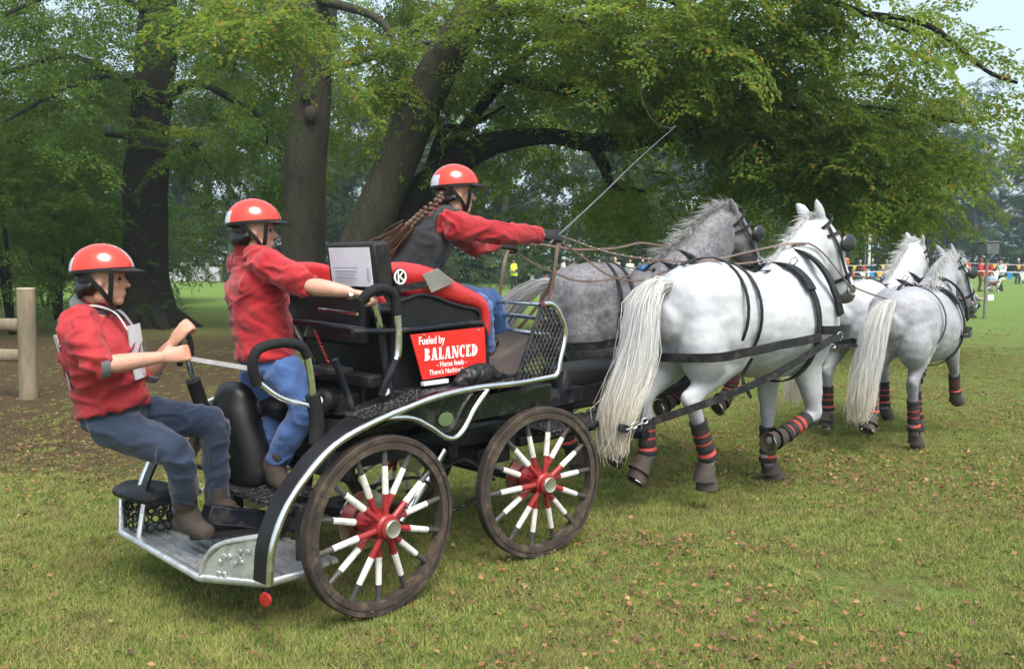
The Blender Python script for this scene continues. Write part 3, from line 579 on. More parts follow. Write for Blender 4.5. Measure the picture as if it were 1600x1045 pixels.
M_STEEL = mat('steel_bright', (0.62, 0.62, 0.62), 0.22, 1.0, bmp=0.1, var=0.15)
def chequer():
    m, t, b = new_mat('chequer_plate'); n = tex(t, 60, kind='ShaderNodeTexVoronoi', stretch=(1, 1, 1)); d = tex(t, 9, 6, 0.7)
    r = t.ramp(n.outputs['Distance'], [(0.25, 1.0), (0.42, 0.0)]); c = t.mix(r.outputs[0], (0.035, 0.035, 0.037), (0.22, 0.22, 0.23)); c = t.mix(t.ramp(d.outputs['Fac'], [(0.48, 0.0), (0.68, 0.85)]).outputs[0], c, (0.055, 0.042, 0.03))
    t.link(c, b.inputs['Base Color']); b.inputs['Metallic'].default_value = 0.7; b.inputs['Roughness'].default_value = 0.42; bump(t, b, r.outputs[0], 0.8, 0.006); return m
M_CHEQ = chequer()

car = empty('carriage', K.o, K.rz); tag(car, 'black marathon carriage with red and white spoked wheels and chrome rails', 'carriage')
Y0 = -0.60
def wheel(x, y, steer, phase, R=0.41, n=14):
    w = MB(); sg = -1 if y < 0 else 1
    def prof(r0, r1, hw, ch=0.006): return [(r0, -hw), (r1 - ch, -hw), (r1, -hw + ch), (r1, hw - ch), (r1 - ch, hw), (r0, hw)]
    def ringm(mb, r0, r1, hw, N=56):
        P = prof(r0, r1, hw); v = []; f = []; k = len(P)
        for i in range(N):
            a = 2 * math.pi * i / N
            for r, h in P: v.append((math.cos(a) * r, h, math.sin(a) * r))
        for i in range(N):
            for q in range(k): f.append((i * k + q, i * k + (q + 1) % k, ((i + 1) % N) * k + (q + 1) % k, ((i + 1) % N) * k + q))
        return mb.add(v, f)
    o = ringm(w, R - 0.062, R - 0.024, 0.026).build('wheel', M_WHEELWOOD, car, sharp=30); o.location = (x, y, R); o.rotation_euler = (0, 0, RAD(-steer))
    ringm(MB(), R - 0.025, R, 0.030).build('tyre', M_TYRE, o, sharp=30)
    hub = MB(); ax = (0, sg, 0); hub.lathe([(0.030, -0.12), (0.062, -0.11), (0.070, -0.04), (0.058, 0.0), (0.058, 0.045), (0.050, 0.055), (0.050, 0.075)], (0, 0, 0), ax, 24); hub.build('hub', M_SPRED, o)
    cp = MB().lathe([(0.040, 0.068), (0.041, 0.088), (0.038, 0.092), (0.032, 0.089), (0.001, 0.090)], (0, 0, 0), ax, 24).build('hub_cap', M_CAP, o)
    sm = None
    for i in range(n):
        a = phase + 2 * math.pi * i / n; s_ = MB(); st = 0.030 if i % 2 else -0.015
        d = np.array((math.cos(a), 0, math.sin(a))); p0 = d * 0.045 + np.array((0, sg * st, 0)); p1 = d * (R - 0.055)
        cuts = [0, .27, .27, .33, .36, .72, .73, .88, 1]; rad = [.0145, .015, .015, .0155, .0155, .0142, .0142, .0125, .0145]
        P = [p0 + (p1 - p0) * u for u in cuts]; P[2] = p0 + (p1 - p0) * 0.272; P[6] = p0 + (p1 - p0) * 0.732; s_.tube(P, rad, 10)
        mi = []
        for q in range(8): mi += [0 if q < 3 else 1 if q < 6 else 2] * 10
        s_.m = mi + [0, 2]; s_.build('spoke', [M_SPRED, M_SPWHITE, M_SPDARK], o)
    return o
wheel(0, Y0, 0, 0.16); wheel(0, -Y0, 0, 0.5); wheel(1.07, Y0 + 0.0, 9, 0.05); wheel(1.07, -Y0, 9, 0.4)
def part(name, m, *ops, bevel=0, sharp=35, parent=None):
    b = MB()
    for o in ops: o(b)
    return b.build(name, m, parent or car, bevel=bevel, sharp=sharp)
def B_(c, s_, rot=None, mi=0): return lambda b: b.box(c, s_, rot, mi)
def T_(p, r, n=12, sm=6): return lambda b: b.tube(smooth_path(p, sm) if sm else p, r, n)
def Rx(a): return Matrix.Rotation(RAD(a), 3, 'X')
def Ry(a): return Matrix.Rotation(RAD(a), 3, 'Y')
def Rz(a): return Matrix.Rotation(RAD(a), 3, 'Z')
# running gear
part('rear_axle', M_NAVY, T_([(0, -0.58, 0.41), (0, 0.58, 0.41)], 0.028, sm=0), B_((0, -0.3, 0.44), (0.12, 0.07, 0.09)), B_((0, 0.3, 0.44), (0.12, 0.07, 0.09)), bevel=0.006)
part('front_axle', M_NAVY, T_([(1.07, -0.58, 0.41), (1.07, 0.58, 0.41)], 0.028, sm=0), B_((1.07, 0, 0.5), (0.26, 0.5, 0.10)), bevel=0.006)
for y in (-0.22, 0.22): part('chassis_beam', M_NAVY, B_((0.66, y, 0.64), (1.4, 0.07, 0.10)), bevel=0.006)
for x in (0.0, 0.65, 1.1): part('cross_member', M_NAVY, B_((x, 0, 0.60), (0.06, 0.74, 0.07)), bevel=0.005)
part('turntable', M_NAVY, lambda b: b.lathe([(0.24, -0.03), (0.25, 0.0), (0.25, 0.04), (0.20, 0.05)], (1.07, 0, 0.60), (0, 0, 1), 28))
for y in (-0.34, 0.34):
    part('leaf_spring', M_NAVY, *[T_([(-0.34 + 0.05 * k, y, 0.52 - 0.012 * k), (0, y, 0.44 - 0.014 * k), (0.34 - 0.05 * k, y, 0.52 - 0.012 * k)], 0.012, 8) for k in range(3)])
    part('brake_disc', M_STEEL, lambda b: b.lathe([(0.05, -0.005), (0.14, -0.005), (0.14, 0.005), (0.05, 0.005)], (0, math.copysign(0.47, y), 0.41), (0, 1, 0), 28)); part('brake_disc', M_STEEL, lambda b: b.lathe([(0.05, -0.005), (0.13, -0.005), (0.13, 0.005), (0.05, 0.005)], (1.07, math.copysign(0.47, y), 0.41), (0, 1, 0), 28))
part('brake_hose', M_BLACK, T_([(0.05, -0.42, 0.45), (0.25, -0.40, 0.36), (0.5, -0.3, 0.42), (0.72, -0.35, 0.55), (0.9, -0.42, 0.42)], 0.009, 7)); part('brake_hose', M_BLACK, T_([(0.05, -0.30, 0.50), (0.3, -0.46, 0.55), (0.45, -0.45, 0.47), (0.62, -0.3, 0.50)], 0.008, 7))
part('shock_absorber', M_STEEL, T_([(0.35, -0.36, 0.36), (0.60, -0.34, 0.62)], 0.03, sm=0), T_([(0.30, -0.36, 0.31), (0.44, -0.355, 0.46)], 0.02, sm=0))
part('chain', M_BLACK, *[lambda b, i=i: b.tube([(0.50 + 0.035 * i + 0.022 * math.cos(w), -0.42 + (0.012 * math.sin(w) if i % 2 else 0), 0.34 + (0 if i % 2 else 0.012 * math.sin(w)) - 0.02 * math.sin(i * 0.5)) for w in np.linspace(0, 6.28, 9)[:-1]], 0.005, 5, closed=True) for i in range(9)])
# mudguards with their chrome rails
fp = [(-0.59, 0.30), (-0.57, 0.46), (-0.50, 0.61), (-0.39, 0.73), (-0.27, 0.82), (-0.13, 0.875), (0.08, 0.925), (0.31, 0.965), (0.56, 0.98), (0.83, 0.975), (1.08, 0.98), (1.16, 0.99), (1.19, 1.07), (1.23, 1.21), (1.18, 1.32), (1.12, 1.37), (1.05, 1.375)]
for sg in (-1, 1):
    ye = 0.635 * sg
    part('chrome_rail', M_CHROME, T_([(x, ye, z) for x, z in fp], 0.0155, 12), T_([(0.0, ye, 0.905), (0.15, ye, 0.885), (0.26, ye, 0.83), (0.35, ye, 0.77), (0.42, ye, 0.755), (0.48, ye, 0.79), (0.55, ye, 0.88), (0.64, ye, 0.965)], 0.013, 10))
    def guard(b, sg=sg):
        P = np.array(smooth_path([np.array((x, 0, z)) for x, z in fp[:10]], 4)); n = len(P); v = []
        for i in range(n):
            u = i / (n - 1); yi = (0.535 if P[i][0] < -0.25 else 0.535 - 0.13 * min(1, (P[i][0] + 0.25) / 0.3)); t_ = unit(P[min(i + 1, n - 1)] - P[max(i - 1, 0)]); nn = np.array((-t_[2], 0, t_[0]))
            for yy, dz in ((0.625, -0.012), (yi, 0.004), (yi, 0.016), (0.625, 0.006)): v.append(P[i] + nn * dz + np.array((0, yy * sg, 0)))
        f = [(i * 4 + q, i * 4 + (q + 1) % 4, (i + 1) * 4 + (q + 1) % 4, (i + 1) * 4 + q) for i in range(n - 1) for q in range(4)] + [(3, 2, 1, 0), tuple((n - 1) * 4 + q for q in range(4))]; b.add(v, f)
    part('mudguard', M_VINYL, guard)
    part('running_board', M_CHEQ, lambda b, sg=sg: b.add([(-0.08, 0.60 * sg, 0.908), (0.31, 0.60 * sg, 0.982), (0.83, 0.60 * sg, 0.992), (1.06, 0.60 * sg, 0.997), (1.06, 0.36 * sg, 0.997), (0.83, 0.36 * sg, 0.992), (0.31, 0.38 * sg, 0.982), (-0.08, 0.40 * sg, 0.908)] + [(-0.08, 0.60 * sg, 0.902), (0.31, 0.60 * sg, 0.976), (0.83, 0.60 * sg, 0.984), (1.06, 0.60 * sg, 0.989), (1.06, 0.36 * sg, 0.989), (0.83, 0.36 * sg, 0.984), (0.31, 0.38 * sg, 0.976), (-0.08, 0.40 * sg, 0.902)],
         [(0, 1, 6, 7), (1, 2, 5, 6), (2, 3, 4, 5), (15, 14, 9, 8), (14, 13, 10, 9), (13, 12, 11, 10), (0, 8, 9, 1), (1, 9, 10, 2), (2, 10, 11, 3), (7, 6, 14, 15), (6, 5, 13, 14), (5, 4, 12, 13), (3, 11, 12, 4), (0, 7, 15, 8)]))
    part('side_panel', M_PANEL, lambda b, sg=sg: b.prism([(x, 0.59 * sg, z) for x, z in ((-0.02, 0.86), (0.15, 0.87), (0.27, 0.81), (0.37, 0.755), (0.46, 0.76), (0.56, 0.87), (0.66, 0.95), (0.5, 0.955), (0.2, 0.93))], (0, 0.012 * sg, 0)))
    part('side_beam', M_PANEL, B_((0.85, 0.50 * sg, 0.86), (0.75, 0.10, 0.13)), bevel=0.008)
bd = part('badge', M_GREENB, lambda b: b.lathe([(0.001, 0.0), (0.045, 0.0), (0.047, -0.004), (0.040, -0.006), (0.001, -0.006)], (0, 0, 0), (0, 1, 0), 24)); bd.location = (0.385, -0.605, 0.845); bd.scale = (1, 1, 0.72)
# rear platform
plat = [(-0.66, 0.66), (-0.68, -0.22), (-0.52, -0.48), (-0.30, -0.50), (-0.12, -0.40), (-0.12, 0.66)]
part('platform_frame', M_ALU, T_([(x, y, 0.25) for x, y in plat[:4]], 0.017, 10, sm=0), T_([(-0.12, 0.66, 0.25), (-0.66, 0.66, 0.25)], 0.017, 10, sm=0))
part('platform_tray', M_ALU, lambda b: b.prism([(x * 0.98, y * 0.98, 0.225) for x, y in plat], (0, 0, 0.012)))
for i in range(11):                                 # serrated grip planks
    x = -0.635 + i * 0.048; y1 = -0.24 - max(0, min(0.22, (x + 0.66) * 1.5)); b = MB(); N = 40; v = []
    for k in range(N + 1):
        y = 0.64 + (y1 - 0.64) * k / N; z = 0.255 + (0.007 if k % 2 else 0.0); v += [(x - 0.017, y, 0.238), (x + 0.017, y, 0.238), (x + 0.014, y, z), (x - 0.014, y, z)]
    b.add(v, [(k * 4 + q, k * 4 + (q + 1) % 4, k * 4 + 4 + (q + 1) % 4, k * 4 + 4 + q) for k in range(N) for q in range(4)] + [(3, 2, 1, 0), tuple(N * 4 + q for q in range(4))]); b.build('grip_plank', M_ALU, car)
sp = part('side_plate', M_ALU, lambda b: b.prism([(-0.675, -0.235, 0.25), (-0.525, -0.49, 0.255), (-0.50, -0.50, 0.45), (-0.62, -0.32, 0.40), (-0.66, -0.25, 0.33)], (0.008, 0.006, 0)))
for k in range(14):                                 # raised grip lugs on the plate
    u, w = 0.22 + 0.62 * RNG.random(), 0.12 + 0.7 * RNG.random(); p = np.array((-0.675, -0.235, 0.26)) * (1 - u) + np.array((-0.518, -0.495, 0.265)) * u + np.array((0, 0, 0.13 * w * (0.6 + u))); n_ = unit((-0.26, -0.155, 0))
    MB().lathe([(0.012, 0), (0.010, 0.006), (0.001, 0.007)], p + n_ * 0.002, n_, 8).build('lug', M_ALU, sp)
part('plate_rail', M_ALU, T_([(-0.68, -0.22, 0.25), (-0.66, -0.25, 0.345), (-0.62, -0.32, 0.41), (-0.50, -0.50, 0.46)], 0.012, 8, sm=4), T_([(-0.52, -0.48, 0.25), (-0.50, -0.50, 0.46)], 0.012, 8, sm=0))
part('platform_bracket', M_NAVY, B_((-0.25, -0.35, 0.36), (0.05, 0.06, 0.30)), B_((-0.2, 0.35, 0.36), (0.05, 0.06, 0.30)), B_((-0.3, 0, 0.38), (0.5, 0.08, 0.08), Ry(18)), bevel=0.005)
part('step_board', M_VINYL, B_((-0.34, 0.09, 0.325), (0.42, 0.16, 0.045), Rz(-28)), bevel=0.012)
part('standing_step', M_CHEQ, B_((-0.16, 0.12, 0.475), (0.30, 0.50, 0.025)), bevel=0.004)
rl = part('reflector', M_REDLAMP, lambda b: b.lathe([(0.030, 0), (0.028, -0.010), (0.001, -0.013)], (-0.60, -0.625, 0.245), (1, 0.3, 0), 18)); part('reflector_stalk', M_NAVY, T_([(-0.59, -0.635, 0.30), (-0.595, -0.63, 0.24)], 0.009, 8, sm=0))
# rear perch seat with perforated skirt
ps = Blob(); ps.loft([(-0.56, 0.80, 0.43), (-0.53, 0.64, 0.435), (-0.50, 0.48, 0.43)], [.042, .05, .042], [.10, .13, .11], side=(1, 0.1, 0)); obj('perch_seat', ps.mesh('perch_seat', M_VINYL, 0.012, it=4), car)
def skirt(b):
    N = 30; cx, cy, rx, ry = -0.53, 0.64, 0.105, 0.17
    for z in (0.29, 0.335, 0.38):
        for k in range(15):
            a = 2 * math.pi * (k + (0.5 if z == 0.335 else 0)) / 15; c = np.array((cx + rx * math.cos(a), cy + ry * math.sin(a), z)); t_ = unit((-rx * math.sin(a), ry * math.cos(a), 0)); b.tube([c + t_ * 0.021 * math.cos(w) + np.array((0, 0, 0.021 * math.sin(w))) for w in np.linspace(0, 6.28, 11)[:-1]], 0.006, 5, closed=True)
part('perch_skirt', M_VINYL, skirt); part('perch_strut', M_ALU, T_([(-0.66, 0.66, 0.25), (-0.62, 0.74, 0.41)], 0.014, 8, sm=0)); part('perch_strut', M_ALU, T_([(-0.64, 0.50, 0.25), (-0.60, 0.52, 0.41)], 0.014, 8, sm=0))
# moulded rear housing the standing groom leans on, with its leaning post and grip
hs = Blob(); hs.loft([(-0.16, 0.22, 0.50), (-0.18, 0.28, 0.65), (-0.20, 0.34, 0.83), (-0.19, 0.34, 0.95)], [.10, .11, .11, .08], [.13, .15, .15, .12], side=(0, 1, 0)); hs.loft([(-0.02, 0.10, 0.86), (0.0, 0.30, 0.90)], [.08, .08], [.12, .12], side=(1, 0, 0)); obj('rear_housing', hs.mesh('rear_housing', M_VINYL, 0.014, it=8), car)
part('lean_post', M_CHROME, T_([(-0.41, 0.40, 1.12), (-0.37, 0.43, 0.99)], 0.016, 10, sm=0)); part('lean_post_sleeve', M_GRIP, T_([(-0.375, 0.425, 1.01), (-0.34, 0.44, 0.92), (-0.28, 0.44, 0.74), (-0.22, 0.40, 0.6)], 0.036, 12, sm=4))
part('grip_loop', M_GRIP, T_([(-0.44, 0.42, 1.09), (-0.46, 0.40, 1.17), (-0.44, 0.40, 1.235), (-0.40, 0.41, 1.235), (-0.385, 0.41, 1.16), (-0.40, 0.41, 1.10)], 0.014, 9))
# chrome hoop with black grip beside the standing groom
part('grab_hoop', M_GRIP, T_([(-0.50, -0.42, 1.08), (-0.525, -0.43, 1.17), (-0.50, -0.44, 1.235), (-0.40, -0.45, 1.255), (-0.31, -0.455, 1.235), (-0.275, -0.455, 1.185)], 0.022, 12)); part('grab_hoop_leg', M_CHROME, T_([(-0.28, -0.455, 1.20), (-0.262, -0.455, 1.10), (-0.25, -0.455, 0.98)], 0.016, 10), T_([(-0.50, -0.42, 1.10), (-0.40, -0.44, 1.02), (-0.26, -0.455, 0.97)], 0.013, 10))
part('grab_hoop_boot', M_GRIP, T_([(-0.255, -0.455, 1.02), (-0.235, -0.455, 0.90), (-0.245, -0.46, 0.80)], 0.033, 12))
# seat box and frames
part('seat_box', M_VINYL, B_((0.50, 0, 1.08), (0.52, 0.78, 0.36)), bevel=0.02); part('under_seat_tray', M_BLACK, B_((0.22, 0.05, 0.80), (0.46, 0.70, 0.10)), B_((0.14, -0.05, 1.03), (0.10, 0.70, 0.06)), B_((0.30, 0.0, 0.93), (0.36, 0.62, 0.20)), bevel=0.01)
part('seat_back', M_VINYL, B_((0.10, 0.02, 1.32), (0.06, 0.80, 0.24), Ry(6)), bevel=0.02)
part('back_rail', M_NAVY, T_([(0.03, -0.46, 1.285), (0.0, 0.0, 1.30), (0.03, 0.46, 1.285)], 0.015, 10, sm=3)); part('back_trim', M_CHROME, T_([(0.045, -0.38, 1.355), (0.045, -0.06, 1.365)], 0.008, 8, sm=0))
part('frame_rail', M_NAVY, T_([(-0.05, -0.47, 1.285), (0.28, -0.475, 1.272), (0.70, -0.475, 1.285), (0.765, -0.475, 1.26), (0.785, -0.475, 1.20), (0.79, -0.475, 1.05)], 0.014, 10, sm=4)); part('frame_rail', M_NAVY, T_([(-0.05, 0.47, 1.285), (0.28, 0.475, 1.272), (0.70, 0.475, 1.285), (0.765, 0.475, 1.26), (0.79, 0.475, 1.05)], 0.014, 10, sm=4))
for y in (-0.43, 0.43):
    part('frame_post', M_NAVY, T_([(0.14, y, 1.30), (0.175, y, 1.05), (0.215, y, 0.88)], 0.019, 10, sm=3)); part('frame_post', M_NAVY, T_([(-0.12, y, 1.16), (-0.05, y, 0.98), (-0.02, y, 0.86)], 0.017, 10, sm=3)); part('frame_bar', M_NAVY, T_([(0.20, y, 0.98), (0.50, y, 0.93), (0.75, y, 0.97)], 0.017, 10, sm=3))
part('push_handle', M_CHROME, T_([(-0.02, -0.40, 1.44), (0.06, -0.42, 1.445), (0.105, -0.43, 1.40), (0.14, -0.43, 1.28)], 0.018, 12)); part('seat_handle', M_CHROME, T_([(0.185, -0.50, 1.36), (0.19, -0.50, 1.25), (0.185, -0.50, 1.17), (0.17, -0.50, 1.14)], 0.0175, 12)); part('seat_handle_foot', M_NAVY, T_([(0.18, -0.50, 1.155), (0.125, -0.495, 1.05), (0.10, -0.48, 0.98)], 0.018, 10)); part('seat_handle_grip', M_GRIP, T_([(0.0, -0.47, 1.415), (0.035, -0.49, 1.46), (0.10, -0.50, 1.475), (0.165, -0.50, 1.44), (0.185, -0.50, 1.35)], 0.024, 12))
part('far_handle', M_CHROME, T_([(-0.08, 0.16, 1.45), (0.0, 0.13, 1.30), (0.10, 0.10, 1.12), (0.14, 0.10, 0.98)], 0.016, 10)); part('far_handle_grip', M_GRIP, T_([(-0.09, 0.17, 1.47), (0.0, 0.22, 1.485), (0.02, 0.3, 1.45)], 0.021, 10))
part('gearbox', M_BLACK, lambda b: b.lathe([(0.05, -0.05), (0.06, -0.04), (0.06, 0.03), (0.045, 0.05)], (-0.02, -0.22, 0.94), (-1, -0.2, 0.1), 18), B_((0.08, -0.2, 0.92), (0.2, 0.2, 0.1), Rz(20)), bevel=0.006); part('gauge', M_WHITE, lambda b: b.lathe([(0.022, 0.0), (0.020, 0.004), (0.001, 0.005)], (-0.072, -0.23, 0.945), (-1, -0.2, 0.1), 16))
part('reflector_disc', M_WHITE, lambda b: b.lathe([(0.020, 0), (0.018, 0.004), (0.001, 0.005)], (0.14, -0.462, 0.99), (-0.4, -1, 0), 16)); part('under_sign_lamp', M_PAPER, B_((0.42, -0.49, 1.008), (0.16, 0.03, 0.022)), bevel=0.004)
part('coil_spring', M_SPRED, lambda b: b.tube([(-0.02 + 0.006 * math.cos(k * 1.0), -0.12 - 0.002 * k + 0.006 * math.sin(k), 1.27 - 0.0026 * k) for k in range(60)], 0.003, 5)); part('tie_strap', M_SPRED, T_([(-0.02, -0.25, 1.10), (-0.04, -0.18, 1.07), (-0.03, -0.08, 1.06)], 0.010, 6)); part('luggage_tray', M_BLACK, B_((-0.02, -0.24, 1.09), (0.12, 0.22, 0.03)), bevel=0.006)
# driver's seat: black side cushion, red rolled rim
for sg in (-1, 1):
    top = [(0.20, 1.40), (0.28, 1.43), (0.36, 1.445), (0.45, 1.43), (0.54, 1.40), (0.64, 1.375), (0.72, 1.36), (0.75, 1.33)]
    part('side_cushion', M_VINYL, lambda b, sg=sg: b.prism([(x, 0.42 * sg, z) for x, z in top + [(0.755, 1.26), (0.20, 1.26)]], (0, 0.04 * sg, 0)), bevel=0.012)
    part('cushion_piping', M_VINYL, T_([(0.20, 0.462 * sg, 1.28)] + [(x, 0.462 * sg, z - 0.008) for x, z in top] + [(0.75, 0.462 * sg, 1.28)], 0.011, 8, sm=5))
    rim = Blob(); pth = [(0.16, 0.37 * sg, 1.545), (0.22, 0.39 * sg, 1.545), (0.34, 0.405 * sg, 1.535), (0.48, 0.42 * sg, 1.50), (0.60, 0.43 * sg, 1.445), (0.72, 0.435 * sg, 1.405), (0.79, 0.435 * sg, 1.37), (0.815, 0.435 * sg, 1.30), (0.815, 0.435 * sg, 1.22)]
    rim.loft(pth, [.040, .052, .06, .062, .055, .045, .040, .034, .03], [.030, .034, .034, .034, .034, .034, .034, .032, .03], side=(0, 1, 0), n=14); rim.loft([(0.22, 0.38 * sg, 1.50), (0.36, 0.40 * sg, 1.47), (0.55, 0.41 * sg, 1.43)], [.05, .05, .04], [.03, .03, .03], side=(0, 1, 0))
    obj('seat_rim', rim.mesh('seat_rim', M_REDVINYL, 0.011, it=4), car)
part('driver_cushion', M_VINYL, B_((0.52, -0.10, 1.31), (0.50, 0.60, 0.12)), bevel=0.03)
# strap pad and maker's disc on the rim
part('canvas_pad', M_CANVAS, lambda b: b.prism([(0.36, -0.468, 1.535), (0.46, -0.468, 1.565), (0.57, -0.472, 1.495), (0.41, -0.475, 1.445)], (0, -0.008, 0)), bevel=0.003); part('lap_strap', M_LEATHER if 'harness_leather' in MATS else M_GRIP, lambda b: b.strap([(0.10, -0.40, 1.445), (0.24, -0.45, 1.47), (0.38, -0.475, 1.49)], np.tile((0, -1, 0), (3, 1)), 0.035, 0.005))
dm = part('disc_mark', M_BLACK, lambda b: b.lathe([(0.001, 0.0), (0.042, 0.0), (0.042, -0.006), (0.001, -0.007)], (0.245, -0.440, 1.525), (0, 1, 0.1), 28))
part('disc_ring', M_WHITE, lambda b: b.tube([(0.245 + 0.033 * math.cos(a), -0.448, 1.525 + 0.033 * math.sin(a)) for a in np.linspace(0, 6.28, 29)[:-1]], 0.005, 6, closed=True), lambda b: b.tube([(0.232, -0.448, 1.55), (0.236, -0.448, 1.50)], 0.004, 6), lambda b: b.tube([(0.262, -0.448, 1.55), (0.238, -0.448, 1.525)], 0.004, 6), lambda b: b.tube([(0.242, -0.448, 1.525), (0.268, -0.448, 1.505)], 0.005, 6), parent=dm)
# map case facing the grooms
mc = part('map_case', M_BLACK, B_((0.155, -0.25, 1.578), (0.10, 0.385, 0.225), Ry(-7)), bevel=0.014)
Xf = lambda z: 0.1035 + (z - 1.578) * 0.1228      # the tilted front face of the case
def Fl(y, z, w, h, d): return B_((Xf(z) - d, y, z), (0.004, w, h), Ry(-7))
part('map_sheet', M_PAPER, Fl(-0.25, 1.572, 0.325, 0.185, 0.0005), parent=mc); part('map_header', M_SPRED, Fl(-0.25, 1.656, 0.325, 0.016, 0.0022), parent=mc); part('map_print', M_PRINT, Fl(-0.25, 1.640, 0.325, 0.015, 0.0018), Fl(-0.37, 1.600, 0.06, 0.045, 0.0016), Fl(-0.395, 1.54, 0.014, 0.06, 0.0016), *[Fl(-0.21, 1.618 - 0.016 * k, 0.20 - 0.025 * (k % 3), 0.0022, 0.0016) for k in range(7)], parent=mc)
part('map_bracket', M_BLACK, B_((0.15, -0.22, 1.455), (0.05, 0.30, 0.05)), bevel=0.005)
# sponsor board
SG = np.array(((0.262, -0.500, 1.252), (0.752, -0.500, 1.262), (0.765, -0.500, 1.040), (0.335, -0.500, 1.028)))
sign = part('sign_board', M_SIGNRED, lambda b: b.prism([tuple(p) for p in SG], (0, 0.006, 0)), bevel=0.0015)
def letters(txt, x, z, size, w=None, bold=0.0, serif=False, m=M_WHITE):
    cu = bpy.data.curves.new('lettering', 'FONT'); cu.body = txt; cu.size = size; cu.offset = bold; cu.extrude = 0.0006; cu.align_x = 'CENTER'; cu.space_character = 1.0
    o = bpy.data.objects.new('lettering', cu); COL.objects.link(o); dg = bpy.context.evaluated_depsgraph_get(); dg.update(); me = bpy.data.meshes.new_from_object(o.evaluated_get(dg)); bpy.data.objects.remove(o)
    co = np.empty(len(me.vertices) * 3, np.float32); me.vertices.foreach_get('co', co); co = co.reshape(-1, 3); wd = np.ptp(co[:, 0]); k = (w / wd) if w else 1.0
    co[:, 0] = (co[:, 0] - co[:, 0].mean() * 0 - (co[:, 0].max() + co[:, 0].min()) / 2) * k; me.vertices.foreach_set('co', co.ravel()); me.materials.clear(); me.materials.append(m); me.update()
    q = obj('lettering', me, sign); q.location = (x, -0.5012, z); q.rotation_euler = (math.pi / 2, 0, 0); return q
def serif_word(word, x0, x1, z, h):                 # BALANCED in a bold serif face, built stroke by stroke
    b = MB(); n = len(word); T = h * 0.24; tt = h * 0.10; sf = h * 0.085
    wd = {'B': .78, 'A': .86, 'L': .70, 'N': .92, 'C': .80, 'E': .72, 'D': .84}; tot = sum(wd[c] for c in word) + 0.10 * (n - 1); k = (x1 - x0) / tot; x = x0
    def bar(xa, za, xb, zb, w): b.prism([(xa - w / 2, 0, za), (xa + w / 2, 0, za), (xb + w / 2, 0, zb), (xb - w / 2, 0, zb)], (0, -0.0012, 0))
    def hb(xa, xb, zc, w): b.prism([(xa, 0, zc - w / 2), (xb, 0, zc - w / 2), (xb, 0, zc + w / 2), (xa, 0, zc + w / 2)], (0, -0.0013, 0))
    def arc(cx, cz, rx, rz, a0, a1, tk, tn=None):
        P = []; A = np.linspace(a0, a1, 12)
        for i in range(11):
            q = [(A[i], 1), (A[i + 1], 1), (A[i + 1], 0), (A[i], 0)]; b.prism([(cx + (rx - (0 if o else tk * abs(math.cos(a)) + tt * 0.8 * abs(math.sin(a)))) * math.cos(a), 0, cz + (rz - (0 if o else tt)) * math.sin(a)) for a, o in q], (0, -0.0012, 0))
    for c in word:
        w = wd[c] * k; L_, R_ = x, x + w; st = L_ + T * 0.75
        if c in 'BLED': bar(st, 0, st, h, T); hb(L_, st + T * 0.5, sf / 2, sf); hb(L_, st + T * 0.5, h - sf / 2, sf)
        if c == 'B': arc(st, h * 0.755, w * 0.56, h * 0.245, -PI_L / 2, PI_L / 2, T); arc(st, h * 0.265, w * 0.64, h * 0.265, -PI_L / 2, PI_L / 2, T)
        if c == 'D': arc(st, h * 0.5, w * 0.70, h * 0.5, -PI_L / 2, PI_L / 2, T)
        if c == 'L': hb(st, R_, tt / 2, tt); bar(R_ - tt, 0, R_ - tt * 0.6, h * 0.3, tt)
        if c == 'E': hb(st, R_, tt / 2, tt); hb(st, R_ - tt, h - tt / 2, tt); hb(st, R_ - tt * 2, h / 2, tt); bar(R_ - tt * 0.7, 0, R_ - tt * 0.5, h * 0.28, tt); bar(R_ - tt * 1.3, h, R_ - tt * 1.3, h * 0.75, tt)
        if c == 'A': bar(L_ + tt * 1.4, 0, (L_ + R_) / 2 - tt, h, tt); bar(R_ - T * 0.8, 0, (L_ + R_) / 2, h, T); hb(L_ + w * 0.25, R_ - w * 0.28, h * 0.3, tt); hb(L_, L_ + w * 0.34, sf / 2, sf); hb(R_ - w * 0.42, R_ + w * 0.03, sf / 2, sf)
        if c == 'N': bar(L_ + w * 0.16, 0, L_ + w * 0.16, h, tt); bar(R_ - w * 0.14, 0, R_ - w * 0.14, h, tt); bar(L_ + w * 0.20, h, R_ - w * 0.22, 0, T); hb(L_, L_ + w * 0.34, sf / 2, sf); hb(L_ - w * 0.02, L_ + w * 0.25, h - sf / 2, sf); hb(R_ - w * 0.30, R_, h - sf / 2, sf)
        if c == 'C': arc(L_ + w * 0.52, h * 0.5, w * 0.52, h * 0.52, RAD(42), RAD(318), T); bar(R_ - tt * 1.2, h * 0.68, R_ - tt * 1.2, h, tt)
        x += w + 0.10 * k
    o = b.build('lettering', M_WHITE, sign, sharp=0, smooth=False); o.location = (0, -0.5012, z); return o
PI_L = math.pi
letters('Fueled by', 0.395, 1.200, 0.055, 0.165, 0.0006); serif_word('BALANCED', 0.345, 0.700, 1.120, 0.060); letters('- Horse feeds -', 0.525, 1.083, 0.038, 0.20, 0.0004); letters("There's Nothing better!", 0.525, 1.048, 0.036, 0.30, 0.0003)
for x, z in ((0.345, 1.243), (0.71, 1.247), (0.735, 1.06)): part('screw', M_STEEL, lambda b, x=x, z=z: b.lathe([(0.007, 0), (0.006, 0.003), (0.001, 0.004)], (x, -0.5003, z), (0, -1, 0), 10), parent=sign)
